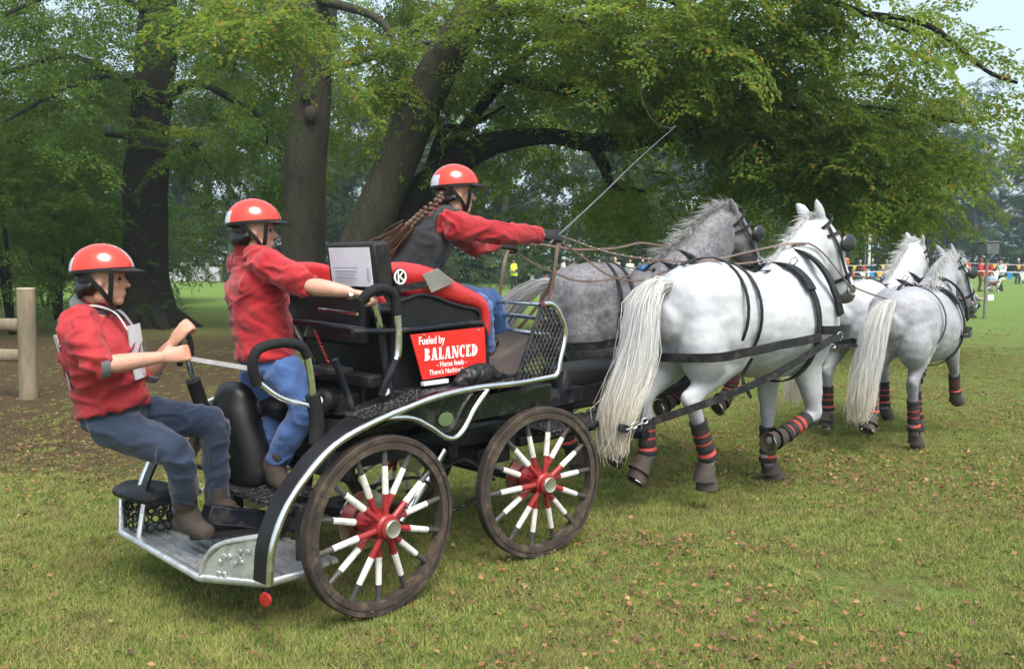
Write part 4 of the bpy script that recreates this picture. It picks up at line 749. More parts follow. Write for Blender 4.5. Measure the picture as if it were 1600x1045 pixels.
# black leather pouch with its lever
pb = Blob(); pb.loft([(0.52, -0.54, 0.995), (0.60, -0.55, 1.02), (0.70, -0.55, 1.03), (0.80, -0.55, 1.005), (0.86, -0.55, 0.995)], [.03, .055, .05, .026, .012], [.03, .045, .045, .022, .012], side=(0, 1, 0)); obj('lever_gaiter', pb.mesh('lever_gaiter', M_VINYL, 0.008, it=3, disp=folds(0.008, 26, (1, 0.5, 1), 3)), car); part('brake_lever', M_GRIP, T_([(0.84, -0.55, 0.995), (0.98, -0.55, 1.0)], 0.012, 8, sm=0))
# footboard, dash, pedals
part('footboard', M_WOOD, B_((1.02, 0, 1.06), (0.50, 1.10, 0.02), Ry(-30)), bevel=0.003); part('front_floor', M_CHEQ, B_((0.90, 0, 0.965), (0.36, 1.10, 0.02)), bevel=0.003)
for y in (-0.22, -0.12, -0.02): part('pedal', M_BLACK, lambda b, y=y: b.lathe([(0.03, 0), (0.034, 0.02), (0.02, 0.03)], (1.10, y, 1.13), (-0.5, 0, 0.86), 14), T_([(1.13, y, 1.09), (1.10, y, 1.14)], 0.012, 8, sm=0))
for z, x in ((1.37, 1.07), (1.29, 1.12), (1.20, 1.16)): part('dash_rail', M_CHROME, T_([(x, -0.60, z), (x + 0.08, -0.3, z), (x + 0.10, 0, z), (x + 0.08, 0.3, z), (x, 0.60, z)], 0.0125, 10, sm=3))
def lattice(sg):
    poly = [(1.05, 1.37), (1.12, 1.36), (1.18, 1.31), (1.22, 1.21), (1.185, 1.07), (1.155, 1.0), (0.86, 0.985)]; b = MB(); d = 0.052
    def inside(x, z):
        c = False; n = len(poly)
        for i in range(n):
            (x1, z1), (x2, z2) = poly[i], poly[i - 1]
            if (z1 > z) != (z2 > z) and x < (x2 - x1) * (z - z1) / (z2 - z1) + x1: c = not c
        return c
    for k in range(-30, 60):
        for s_ in (-1, 1):
            run = []
            for q in np.linspace(0, 1, 100):
                z = 0.96 + 0.44 * q; x = 0.8 + k * d * 0.62 + s_ * 0.44 * q * 0.62
                if inside(x, z): run.append((x, 0.622 * sg, z))
            if len(run) > 3: b.tube([run[0], run[-1]], 0.005, 5)
    b.tube([(x, 0.622 * sg, z) for x, z in ((1.05, 1.37), (0.955, 1.18), (0.86, 0.985))], 0.008, 6); return b.build('dash_grille', M_NAVY, car)
lattice(-1); lattice(1)
# front carriage: beam, roller cover, step, swingletree, pole
part('front_beam', M_NAVY, B_((1.50, -0.24, 0.775), (0.62, 0.10, 0.10)), B_((1.50, 0.24, 0.775), (0.62, 0.10, 0.10)), B_((1.50, 0, 0.66), (0.66, 0.40, 0.12)), bevel=0.008); part('bracket', M_NAVY, B_((1.66, -0.26, 0.86), (0.08, 0.06, 0.13), Ry(20)), bevel=0.006)
dr = part('roller_cover', M_VINYL, lambda b: b.lathe([(0.02, -0.02), (0.075, -0.015), (0.095, 0.02), (0.10, 0.2), (0.10, 0.6), (0.09, 0.66), (0.03, 0.68)], (1.66, -0.14, 0.865), (1, 0.06, -0.02), 24)); part('roller_skirt', M_VINYL, B_((1.95, -0.14, 0.74), (0.55, 0.15, 0.16)), bevel=0.02)
part('front_step', M_CHEQ, lambda b: b.prism([(1.30, -0.47, 0.60), (1.80, -0.47, 0.60), (1.94, -0.42, 0.60), (2.0, -0.32, 0.60), (1.95, -0.22, 0.60), (1.80, -0.17, 0.60), (1.30, -0.17, 0.60)], (0, 0, 0.035)), bevel=0.006); part('step_bar', M_NAVY, B_((1.6, -0.30, 0.565), (0.8, 0.06, 0.05)), bevel=0.005)
part('splinter_bar', M_NAVY, T_([(2.02, -0.62, 0.53), (2.06, 0, 0.53), (2.02, 0.62, 0.53)], 0.035, 12, sm=3)); part('draw_bar', M_NAVY, B_((1.6, 0, 0.53), (0.95, 0.12, 0.09)), bevel=0.006)
# ------------------------------------------------------------------ horses
def fur(name, base, leg, dark, speck, spot_scale, tone=0.5, leg_z=0.75):
    m, t, b = new_mat(name); c = t.node('ShaderNodeTexCoord')
    n1 = tex(t, 5.0, 6, 0.65); n2 = tex(t, spot_scale, 3, 0.7); n3 = tex(t, 130, 3, 0.6, stretch=(1, 1, 0.35))
    body = t.mix(t.ramp(n1.outputs['Fac'], [(0.38, 0.0), (0.68, tone)]).outputs[0], base, dark)
    body = t.mix(t.ramp(n2.outputs['Fac'], [(0.45, 0.0), (0.60, speck)]).outputs[0], body, dark)
    sx = t.node('ShaderNodeSeparateXYZ'); t.link(c.outputs['Object'], sx.inputs[0])
    r = t.ramp(sx.outputs['Z'], [(leg_z * 0.45, 1.0), (leg_z, 0.0)])
    legc = t.mix(t.ramp(n1.outputs['Fac'], [(0.35, 0.0), (0.65, 0.7)]).outputs[0], leg, dark)
    col = t.mix(r.outputs[0], body, legc)
    mv = tex(t, 11, 5, 0.7); col = t.mix(t.ramp(mv.outputs['Fac'], [(0.62, 0.0), (0.75, 0.35)]).outputs[0], col, (0.30, 0.25, 0.18))
    t.link(col, b.inputs['Base Color']); b.inputs['Roughness'].default_value = 0.55; b.inputs['Sheen Weight'].default_value = 0.15
    b.inputs['Specular IOR Level'].default_value = 0.35
    bump(t, b, n3.outputs['Fac'], 0.25, 0.004); return m
def hair_mat(name, a, bcol, tipc):
    m, t, b = new_mat(name); g = t.node('ShaderNodeNewGeometry')
    at = t.node('ShaderNodeAttribute', _attribute_name='along')
    c = t.mix(g.outputs['Random Per Island'], a, bcol); r = t.ramp(at.outputs['Fac'], [(0.6, 0.0), (1.0, 0.7)])
    hc = t.mix(r.outputs[0], c, tipc); t.link(hc, b.inputs['Base Color']); tr = t.node('ShaderNodeBsdfTranslucent'); t.link(hc, tr.inputs['Color']); mx = t.node('ShaderNodeMixShader'); mx.inputs[0].default_value = 0.5; t.link(b.outputs[0], mx.inputs[1]); t.link(tr.outputs[0], mx.inputs[2]); t.link(mx.outputs[0], t.n['Material Output'].inputs['Surface']); b.inputs['Roughness'].default_value = 0.5; b.inputs['Specular IOR Level'].default_value = 0.3; return m
FUR = dict(white=fur('fur_white', (0.45, 0.465, 0.49), (0.29, 0.30, 0.32), (0.24, 0.255, 0.285), 0.12, 60, 0.42),
           dapple=fur('fur_dapple', (0.185, 0.18, 0.195), (0.034, 0.031, 0.033), (0.045, 0.042, 0.046), 0.6, 38, 0.8, 1.6),
           pale=fur('fur_pale', (0.35, 0.36, 0.385), (0.19, 0.19, 0.21), (0.14, 0.15, 0.18), 0.3, 55, 0.7, 1.1))
HAIR_WHITE = hair_mat('hair_white', (0.86, 0.86, 0.845), (0.78, 0.78, 0.76), (0.70, 0.62, 0.45))
HAIR_MANE = hair_mat('hair_mane', (0.80, 0.80, 0.79), (0.62, 0.62, 0.61), (0.74, 0.73, 0.71))
HAIR_GREY = hair_mat('hair_grey', (0.58, 0.575, 0.57), (0.26, 0.255, 0.25), (0.5, 0.49, 0.47))
M_STRAPBROWN = mat('rein_leather', (0.085, 0.05, 0.034), 0.5, bmp=0.25, bscale=120, var=0.4)
M_WRAP = mat('boot_black', (0.02, 0.019, 0.02), 0.85, bmp=0.5, bscale=220, dirt=(0.07, 0.05, 0.035), dirt_amt=0.7)
M_REDTAPE = mat('boot_red', (0.42, 0.05, 0.04), 0.75, bmp=0.4, bscale=200, dirt=(0.10, 0.05, 0.04), dirt_amt=0.6, dscale=25)
M_HOOF = mat('hoof_horn', (0.055, 0.042, 0.034), 0.75, bmp=0.5, bscale=70, var=0.5)
M_SOLE = mat('hoof_sole', (0.07, 0.05, 0.036), 0.9, bmp=0.8, bscale=50, bdist=0.01, var=0.5)
M_EYE = mat('eye_dark', (0.01, 0.008, 0.007), 0.08, bmp=0)
M_MUZZLE = mat('muzzle_skin', (0.10, 0.09, 0.09), 0.6, bmp=0.4, bscale=90, var=0.4)

def ribbons(name, roots, mids, parent, m, width=0.008, seg=10, jitter=0.02, taper=0.4):
    # each control polyline becomes one hair ribbon; polylines of one length are done together
    V = []; Fq = []; al = []; base = 0
    for k in sorted({len(c) for c in mids}):
        C = np.array([np.asarray(c, float) for c in mids if len(c) == k]); n = len(C); C = np.concatenate([2 * C[:, :1] - C[:, 1:2], C, 2 * C[:, -1:] - C[:, -2:-1]], 1); sg = max(2, seg // (k - 1)); P = []
        for i in range(1, k):
            a, b, c, d = (C[:, i + q] for q in (-1, 0, 1, 2))
            for u in np.arange(sg) / sg: P.append(0.5 * (2 * b + (c - a) * u + (2 * a - 5 * b + 4 * c - d) * u * u + (3 * b - a - 3 * c + d) * u ** 3))
        P.append(C[:, -2]); P = np.stack(P, 1); M_ = P.shape[1]; T = np.gradient(P, axis=1); sd = np.cross(T, RNG.normal(size=(n, 1, 3))); sd /= np.linalg.norm(sd, axis=2, keepdims=True) + 1e-9
        w = width * (0.6 + 0.8 * RNG.random((n, 1, 1))) * np.linspace(1, taper, M_)[None, :, None] * 0.5; P = P + RNG.normal(size=(n, 1, 3)) * 0.004; V.append(np.stack([P - sd * w, P + sd * w], 2).reshape(-1, 3))
        q = np.arange(M_ - 1); f = np.stack([2 * q, 2 * q + 1, 2 * q + 3, 2 * q + 2], 1); Fq.append((base + np.arange(n)[:, None, None] * 2 * M_ + f[None]).reshape(-1, 4)); al.append(np.tile(np.repeat(np.linspace(0, 1, M_), 2), n)); base += n * 2 * M_
    me = np_mesh(name, np.concatenate(V), np.concatenate(Fq), m, smooth=True); a = me.attributes.new('along', 'FLOAT', 'POINT'); a.data.foreach_set('value', np.concatenate(al).astype(np.float32))
    return obj(name, me, parent)

def leg_chain(kind, spec, y):
    # spec: joints (x, z): upper (stifle / elbow), mid (hock / knee), fetlock, coronet, toe
    return [np.array((x, y * w, z)) for (x, z), w in zip(spec, (1.05, 1.0, 0.95, 0.95, 0.95))]

def horse(label, frame, s, legs, neck, head, furm, hairm, tail_cp, mane_side, boots=True, mane_len=0.2, up_mane=0.6, tail_n=420, grey_muz=True, lead=False):
    """legs: dict rh lh rf lf -> five (x,z) joints; neck: [(x,y,z) x4] to the poll; head: (poll, muzzle) points + side vector."""
    B = Blob()
    # trunk: x, z centre, half height, half width
    st = [(-0.79, 1.22, .14, .12), (-0.72, 1.23, .27, .23), (-0.57, 1.245, .335, .305), (-0.38, 1.25, .345, .325), (-0.18, 1.205, .345, .325), (0.02, 1.165, .355, .340),
          (0.2, 1.155, .365, .335), (0.34, 1.185, .40, .305), (0.47, 1.205, .37, .285), (0.61, 1.18, .29, .25), (0.73, 1.15, .17, .18)]
    B.loft([(x, 0, z) for x, z, a, b in st], [a for *_, a, b in st], [b for *_, b in st], n=28)
    for sg in (-1, 1):                              # croup, thigh, shoulder muscle
        B.ball((-0.46, sg * 0.13, 1.30), (0.27, 0.19, 0.28)); B.ball((-0.60, sg * 0.155, 1.10), (0.18, 0.155, 0.29)); B.ball((0.44, sg * 0.19, 1.12), (0.15, 0.105, 0.27))
        B.ball((0.60, sg * 0.11, 1.13), (0.13, 0.12, 0.15))
    # neck
    npth = [np.array(p) for p in neck]; B.loft(npth, [.36, .265, .195, .15], [.22, .165, .12, .10], side=np.array(head[2]) * 0.3 + np.array((0, 0.7, 0)), n=20)
    pl, mz, sv = (np.array(h, float) for h in head)
    d = mz - pl; L = np.linalg.norm(d); t = d / L; sv = unit(sv - (sv @ t) * t); up = np.cross(t, sv)          # up: out of the forehead
    if up[2] < -0.2 or (up @ (npth[3] - npth[1])) < 0 and up[0] < 0: up = -up
    fw = up
    hp = [pl - t * 0.02 - fw * 0.01, pl + t * 0.13 * L / 0.6 - fw * 0.035, pl + t * 0.26 * L / 0.6 - fw * 0.025, pl + t * 0.42 * L / 0.6 - fw * 0.01, pl + t * 0.54 * L / 0.6 - fw * 0.005, pl + t * 0.60 * L / 0.6 - fw * 0.01]
    B.loft(hp, [.105, .158, .138, .096, .086, .058], [.092, .106, .096, .070, .070, .055], side=sv, n=20)
    for sg in (-1, 1):
        B.ball(pl + t * 0.16 - fw * 0.085 + sv * sg * 0.055, (0.085, 0.05, 0.085)); B.ball(pl + t * 0.2 + fw * 0.045 + sv * sg * 0.072, 0.032)      # jaw, brow
        B.ball(pl + t * 0.55 + fw * 0.03 + sv * sg * 0.03, 0.03)
        e0 = pl + sv * sg * 0.062 + fw * 0.0 - t * 0.02; e1 = e0 - t * 0.175 + sv * sg * 0.03 - fw * 0.01                                             # ear
        B.loft([e0, e0 * 0.6 + e1 * 0.4, e0 * 0.25 + e1 * 0.75, e1], [.036, .042, .030, .010], [.026, .028, .020, .008], side=sv, n=10)
    J = {}
    for k in ('rh', 'lh', 'rf', 'lf'):
        hind = k[1] == 'h'; y = (-0.155 if k[0] == 'r' else 0.155) * (1 if hind else 0.95); j = leg_chain(k, legs[k], y); J[k] = j; a, m_, f_, c_, t_ = j
        if hind:
            hip = np.array((-0.50, y * 0.95, 1.27)); B.loft([hip, (hip * 0.35 + a * 0.65) + np.array((-0.03, 0, 0)), a + np.array((0.0, 0, -0.03))], [.27, .24, .165], [.175, .165, .125], n=18)
            kn = a + np.array((0, 0, 0.0)); g1 = a * 0.6 + m_ * 0.4; g2 = a * 0.25 + m_ * 0.75
            B.loft([kn, g1 + np.array((-0.01, 0, 0)), g2, m_], [.155, .122, .074, .066], [.112, .09, .058, .052], n=16)
            bk = unit(np.cross(unit(f_ - m_), (0, 1, 0))); bk = bk if bk[0] < 0 else -bk
            B.ball(m_ + bk * 0.03 + np.array((0, 0, 0.03)), (0.045, 0.036, 0.055))
            B.limb([m_, m_ * 0.75 + f_ * 0.25, m_ * 0.3 + f_ * 0.7, f_], [.060, .048, .045, .05], n=12)
        else:
            sh = np.array((0.50, y * 0.9, 1.14)); B.loft([sh, sh * 0.45 + a * 0.55, a], [.20, .16, .115], [.12, .115, .095], n=16)
            g1 = a * 0.6 + m_ * 0.4; B.loft([a + np.array((0, 0, .03)), g1, a * 0.15 + m_ * 0.85, m_], [.13, .102, .063, .064], [.098, .08, .054, .056], n=16)
            B.ball(m_, (0.056, 0.05, 0.058)); B.limb([m_, m_ * 0.75 + f_ * 0.25, m_ * 0.3 + f_ * 0.7, f_], [.056, .045, .043, .048], n=12)
        B.limb([f_, f_ * 0.4 + c_ * 0.6, c_], [.047, .040, .045], n=12); B.limb([c_, c_ * 0.4 + t_ * 0.6], [.046, .05], n=12)
    tipv = np.array(mz)
    def region(fc): return (np.linalg.norm(fc - tipv, axis=1) < 0.115).astype(int) if grey_muz else np.zeros(len(fc), int)
    def disp(co, nm): return 0.011 * vnoise(co * 5.0 + 4) * np.clip(co[:, 2] - 0.6, 0.15, 0.6) / 0.5 + 0.006 * vnoise(co * 11.0) + 0.002 * vnoise(co * 30.0)
    root = obj('horse', B.mesh('horse', [furm, M_MUZZLE], 0.0135, it=5, fac=0.5, disp=disp, region=region)); tag(root, label, 'horse', 'four grey horses pulling the carriage')
    root.location = frame.o; root.rotation_euler = (0, 0, frame.rz); root.scale = (s, s, s)
    # eyes
    for sg in (-1, 1): MB().ball(pl + t * 0.205 + fw * 0.04 + sv * sg * 0.104, 0.018, 8).build('eye', M_EYE, root)
    # hooves, boots, bell boots
    for k, j in J.items():
        a, m_, f_, c_, t_ = j; ax = unit(t_ - c_); side = np.array((0, 1.0, 0)); fwd = unit(np.cross(side, ax)); fwd = fwd if fwd @ (t_ - f_) > -9 else fwd
        v0 = np.cross(ax, side); fdir = unit(v0) if v0[0] * (1 if ax[2] < -0.3 else 0) >= 0 else -unit(v0)
        if ax[2] > -0.3: fdir = unit(np.cross(side, ax)); fdir = fdir if fdir[2] < 0 else -fdir
        hb = MB(); n = 18; rings = []
        for q, (r, h, off) in enumerate(((0.047, -0.01, 0.0), (0.058, 0.045, 0.010), (0.068, 0.092, 0.02), (0.062, 0.092, 0.02), (0.055, 0.080, 0.02))):
            for i in range(n):
                w = 2 * math.pi * i / n; rings.append(c_ + ax * h + fdir * (off + r * 1.12 * math.cos(w)) + side * r * math.sin(w))
        f = [(q * n + i, q * n + (i + 1) % n, (q + 1) * n + (i + 1) % n, (q + 1) * n + i) for q in range(4) for i in range(n)] + [tuple(range(4 * n, 5 * n))]
        hb.add(rings, f); hb.m = [0] * (2 * n) + [0] * n + [0] * n + [1]; hv = hb.build('hoof', [M_HOOF, M_SOLE], root)
        sh = [c_ + ax * 0.095 + fdir * (0.02 + 0.066 * math.cos(w)) + side * 0.06 * math.sin(w) for w in np.linspace(-2.4, 2.4, 16)]
        MB().strap(sh, np.tile(ax, (16, 1)), 0.018, 0.006).build('horseshoe', M_STEEL, hv)
        # bell boot over the pastern
        pth = [f_ * 0.55 + c_ * 0.45, c_, c_ + ax * 0.03]; MB().tube(pth, [0.056, 0.066, 0.076], 16, caps=False, side=(0, 1, 0)).build('bell_boot', M_HOOF, root)
        top = m_ * (0.62 if k[1] == 'h' else 0.72) + f_ * (0.38 if k[1] == 'h' else 0.28); bt = MB(); P = [top + (f_ + unit(c_ - f_) * 0.03 - top) * u for u in np.linspace(0, 1, 15)]
        N = 16; T = unit(P[-1] - P[0]); s1 = unit(side - (side @ T) * T); s2 = np.cross(s1, T); R = [0.056 + 0.004 * math.sin(i * 2.1) + (0.006 if i > 11 else 0) for i in range(15)]
        v = [P[i] + (s1 * math.cos(2 * math.pi * q / N) + s2 * math.sin(2 * math.pi * q / N)) * R[i] for i in range(15) for q in range(N)]
        fc = []; mi = []
        for i in range(14):
            for q in range(N): fc.append((i * N + q, i * N + (q + 1) % N, (i + 1) * N + (q + 1) % N, (i + 1) * N + q)); mi.append(1 if i in (4, 7, 8, 11) and i != 8 else 0)
        fc += [tuple(range(N - 1, -1, -1)), tuple(range(14 * N, 15 * N))]; mi += [0, 0]
        bt.add(v, fc); bt.m = mi; bt.build('leg_wrap', [M_WRAP, M_REDTAPE], root)
    # tail
    dock = np.array((-0.76, 0, 1.40)); cps = []
    for i in range(tail_n):
        g = RNG.normal(size=3); q = []
        ph = RNG.random() * 6.28; rr = math.sqrt(RNG.random()); ln = 0.72 + 0.28 * RNG.random() ** 0.6
        for u, (c, r) in enumerate(tail_cp):
            f_ = u / (len(tail_cp) - 1)
            if f_ > ln + 0.12: break
            off = np.array((math.cos(ph) * 0.75, math.sin(ph), 0.25 * g[2])) * r * 0.86 * rr * (1 + 0.18 * math.sin(5 * f_ + 3 * ph)) + g * 0.016 * f_ + np.array((0.02 * math.sin(7 * f_ + 2 * ph), 0.02 * math.cos(6 * f_ + 3 * ph), 0)) * f_ + (RNG.normal(size=3) * 0.03 * f_ if RNG.random() < 0.18 else 0)
            q.append(np.array(c) + off)
        if len(q) > 2: cps.append(q)
    ribbons('tail', None, cps, root, hairm, width=0.0052, seg=14)
    # mane along the crest, fluttering
    cps = []; n0, n1, n2, n3 = npth; crest = smooth_path([n0 + np.array((-0.15, 0, 0.26)), n1 + unit(np.array((-0.75, 0, 0.65))) * 0.215, n2 + unit(np.array((-0.8, 0, 0.6))) * 0.155, pl + np.array((-0.075, 0, 0.055)), pl + fw * 0.085 + t * 0.02], 8)
    for i in range(900):
        u = RNG.random() * (len(crest) - 1.01); k = int(u); p = crest[k] * (1 - (u - k)) + crest[k + 1] * (u - k); tg = unit(crest[k + 1] - crest[k])
        on = unit(np.cross(np.cross(tg, sv), tg)); on = np.cross(tg, np.array((0, 1.0, 0))); on = on if on[0] < 0.3 else -on
        on = unit(on); L = mane_len * (0.55 + 0.7 * RNG.random()); g = RNG.normal(size=3) * 0.16 + 0.22 * np.array((math.sin(u * 1.7), math.cos(u * 2.3), math.sin(u * 2.9)))
        b1 = p + (on * up_mane + np.array((-0.25, mane_side * 0.35, 0.15)) + g * 0.4) * L * 0.45
        b2 = b1 + (on * up_mane * 0.35 + np.array((-0.55, mane_side * 0.6, -0.45 + up_mane * 0.2)) + g) * L * 0.7
        cps.append([p - on * 0.02, b1, b2])
    ribbons('mane', None, cps, root, HAIR_MANE if hairm is HAIR_WHITE else hairm, width=0.0048, seg=8)
    return dict(root=root, J=J, poll=pl, muz=mz, t=t, sv=sv, fw=fw, neck=npth, s=s, frame=frame, legs=legs)

def surf_half(x, th, inflate=0.012):               # a point on the barrel at station x and angle th (0 = spine, pi/2 = right side), and its normal
    xs = [-0.72, -0.57, -0.38, -0.18, 0.02, 0.2, 0.34, 0.47, 0.61]; zc = [1.25, 1.265, 1.265, 1.205, 1.165, 1.155, 1.185, 1.205, 1.18]
    ra = [.28, .335, .345, .345, .355, .365, .40, .37, .29]; rb = [.27, .335, .345, .325, .335, .33, .315, .30, .265]
    a, b, c = np.interp(x, xs, ra) + inflate, np.interp(x, xs, rb) + inflate, np.interp(x, xs, zc)
    p = np.array((x, -b * math.sin(th), c + a * math.cos(th))); n = unit(np.array((0, -math.sin(th) / b, math.cos(th) / a))); return p, n

def harness(h, collar=True, breeching=True, mate=1):
    root = h['root']; PI = math.pi
    def band(name, xs, ths, w, th=0.006, m=M_LEATHER, infl=0.012):
        P, N = zip(*[surf_half(x, a, infl) for x, a in zip(xs, ths)]); return MB().strap(P, np.array(N), w, th).build(name, m, root)
    L = np.linspace
    band('girth', [0.26 + 0.02 * math.sin(a) for a in L(0, 2 * PI, 40)], L(0, 2 * PI, 40), 0.046, 0.010, infl=0.02)
    pad = MB()
    P, N = zip(*[surf_half(0.26, a, 0.026) for a in L(-0.95, 0.95, 21)]); pad.strap(P, np.array(N), 0.075, 0.022)
    pd = pad.build('saddle_pad', M_LEATHER, root)
    for sg in (-1, 1):                              # terrets
        p, n = surf_half(0.26, sg * 0.35, 0.05); ring = [p + n * (0.03 + 0.028 * math.cos(w)) + np.array((0, 1, 0)) * 0.028 * math.sin(w) for w in L(0, 2 * PI, 15)[:-1]]
        MB().tube(ring, 0.005, 6, closed=True).build('terret', M_STEEL, pd)
    band('back_strap', L(0.22, -0.66, 14), [0.03] * 14, 0.032)
    dk = [(-0.64, 0.05, 1.50), (-0.74, 0.075, 1.42), (-0.79, 0.05, 1.34), (-0.79, -0.05, 1.34), (-0.74, -0.075, 1.42), (-0.64, -0.05, 1.50)]
    MB().tube(smooth_path(dk, 5), 0.013, 8).build('crupper', M_LEATHER, root)
    for x0 in ((-0.40, -0.27) if breeching else (-0.32,)):
        for sg in (-1, 1): band('hip_strap', L(x0, x0 - 0.05, 14), sg * L(0.02, 2.3, 14), 0.024)
    if breeching:
        th = L(-1.72, 1.72, 30); P = []; N = []
        for a in th:                                # breeching seat round the buttocks
            q = abs(a) / 1.72
            if q > 0.45:
                x = -0.62 + (q - 0.45) / 0.55 * 0.88; p, n = surf_half(x, math.copysign(1.72 + 0.10 * (1 - q), a), 0.03); p = np.array((x, p[1] * (1 + 0.08 * (1 - abs(q - .55))), 0.98 + 0.12 * q)); n = np.array((0, -math.copysign(1, a), 0.1))
            else:
                w = a / (1.72 * 0.45) * PI / 2; p = np.array((-0.62 - 0.21 * math.cos(w), -0.36 * math.sin(w), 1.0 + 0.034 * abs(a))); n = np.array((-math.cos(w), -math.sin(w), 0))
            P.append(p); N.append(n)
        MB().strap(P, np.array(N), 0.055, 0.014).build('breeching', M_LEATHER, root)
    # breast collar and neck strap
    P = []; N = []
    for a in L(-1, 1, 26):
        w = a * 1.9; x = 0.43 + 0.37 * max(0, math.cos(w)) ** 0.75 if abs(w) < PI / 2 else 0.43 - 0.36 * (abs(w) - PI / 2); y = -0.335 * math.sin(max(-PI / 2, min(PI / 2, w)))
        P.append(np.array((x, y, 1.14 - 0.03 * (1 - abs(a))))); N.append(np.array((max(0.05, math.cos(w)), math.sin(-w) if abs(w) < PI / 2 else -math.copysign(1, a), 0)))
    MB().strap(P, np.array(N), 0.058, 0.018).build('breast_collar', M_LEATHER, root)
    n0, n1 = h['neck'][0], h['neck'][1]; P = []; N = []
    for w in L(-2.0, 2.0, 30):
        c = np.array((0.40 + 0.12 * (1 - math.cos(w)) * 1.05, -0.275 * math.sin(w) * (1 - 0.0 * w), 1.36 + 0.31 * math.cos(w)))
        if abs(w) > PI / 2: c[1] = math.copysign(0.285, -w)
        P.append(c); N.append(unit(np.array((0.1, -math.sin(w), math.cos(w) * 1.0 + 0.05))))
    MB().strap(P, np.array(N), 0.055, 0.02).build('neck_strap', M_LEATHER, root)
    # bridle
    pl, t, sv, fw = h['poll'], h['t'], h['sv'], h['fw']
    def ring(c, a, b, nm, w=0.02, rng=(0, 2 * PI), tilt=0.0):
        P = []; N = []
        for q in L(rng[0], rng[1], 24): P.append(c + fw * a * math.cos(q) + sv * b * math.sin(q) + t * tilt * math.cos(q)); N.append(fw * math.cos(q) + sv * math.sin(q))
        return MB().strap(P, np.array(N), w, 0.006).build(nm, M_LEATHER, root)
    ring(pl + t * 0.085 - fw * 0.03, 0.152, 0.114, 'browband', 0.022, tilt=0.03); ring(pl + t * 0.42 * 1.0 - fw * 0.01, 0.108, 0.084, 'noseband', 0.028)
    ring(pl + t * 0.0 - fw * 0.02, 0.135, 0.116, 'headpiece', 0.024, tilt=-0.02)
    for sg in (-1, 1):
        ch = [pl + t * 0.02 + sv * sg * 0.112 - fw * 0.02, pl + t * 0.18 + sv * sg * 0.122 - fw * 0.02, pl + t * 0.34 + sv * sg * 0.096 - fw * 0.02, pl + t * 0.5 + sv * sg * 0.080 - fw * 0.02]
        MB().strap(smooth_path(ch, 4), np.tile(sv * sg, (13, 1)), 0.02, 0.006).build('cheek_strap', M_LEATHER, root)
        bl = Blob(); R = np.stack([t, sv * sg, fw], 1); bl.ball(pl + t * 0.20 + fw * 0.07 + sv * sg * 0.132, (0.068, 0.026, 0.075), R)
        obj('blinker', bl.mesh('blinker', mat('blinker_patent', (0.018, 0.018, 0.02), 0.18, bmp=0.05), 0.006, it=2), root)
        c = pl + t * 0.53 + sv * sg * 0.078 - fw * 0.015; rg = [c + t * 0.035 * math.cos(q) + fw * 0.035 * math.sin(q) for q in L(0, 2 * PI, 17)[:-1]]
        MB().tube(rg, 0.006, 6, closed=True).build('bit_ring', M_STEEL, root)
    return root

PI_ = math.pi
A56 = Frame((0, 0), 56)
F_W1 = Frame((1.62, 5.86), 56); F_W2 = Frame((0.944, 6.544), 58); F_L1 = Frame((3.58, 7.58), 43); F_L2 = Frame((3.50, 8.22), 50)

W1 = horse('white horse nearest the carriage, with a long cream tail over the trace chain', F_W1, 1.0,
    dict(rh=[(-0.34, 1.04), (-0.72, 0.74), (-0.53, 0.37), (-0.57, 0.24), (-0.565, 0.13)], lh=[(-0.48, 1.00), (-0.82, 0.72), (-0.77, 0.37), (-0.85, 0.27), (-0.91, 0.19)],
         lf=[(0.38, 0.92), (0.38, 0.50), (0.37, 0.17), (0.42, 0.10), (0.45, 0.0)], rf=[(0.40, 0.94), (0.52, 0.53), (0.24, 0.42), (0.14, 0.395), (0.04, 0.39)]),
    [(0.40, 0, 1.30), (0.52, 0.01, 1.52), (0.62, 0.02, 1.68), (0.71, 0.03, 1.80)], ((0.74, 0.035, 1.86), (1.0, -0.06, 1.33), (0.1, 1, 0)),
    FUR['white'], HAIR_WHITE,
    [((-0.74, 0, 1.45), .03), ((-0.88, 0.0, 1.45), .075), ((-0.98, 0.0, 1.30), .125), ((-1.02, 0.0, 1.05), .14), ((-1.11, 0.0, 0.84), .135), ((-1.20, 0.0, 0.66), .12), ((-1.22, 0.0, 0.46), .07)], 0.3, mane_len=0.11, up_mane=0.3, tail_n=2700)
W2 = horse('dark dappled grey horse beside the white wheeler, mane flying up', F_W2, 1.0,
    dict(rh=[(-0.36, 1.0), (-0.42, 0.60), (-0.22, 0.28), (-0.27, 0.21), (-0.34, 0.15)], lh=[(-0.40, 1.0), (-0.62, 0.62), (-0.52, 0.24), (-0.46, 0.13), (-0.43, 0.02)],
         rf=[(0.52, 0.98), (0.92, 0.78), (0.88, 0.56), (0.80, 0.50), (0.71, 0.45)], lf=[(0.42, 0.95), (0.66, 0.64), (0.54, 0.48), (0.45, 0.46), (0.36, 0.44)]),
    [(0.44, 0, 1.33), (0.64, 0, 1.58), (0.82, 0, 1.79), (0.94, 0, 1.90)], ((0.99, 0, 1.945), (1.33, 0, 1.46), (0, 1, 0)),
    FUR['dapple'], HAIR_GREY,
    [((-0.74, 0, 1.44), .025), ((-0.88, 0.04, 1.43), .06), ((-1.04, 0.12, 1.30), .10), ((-1.14, 0.2, 1.12), .12), ((-1.2, 0.25, 0.92), .12), ((-1.22, 0.28, 0.72), .06)], 0.2, mane_len=0.18, up_mane=0.6, tail_n=1500)
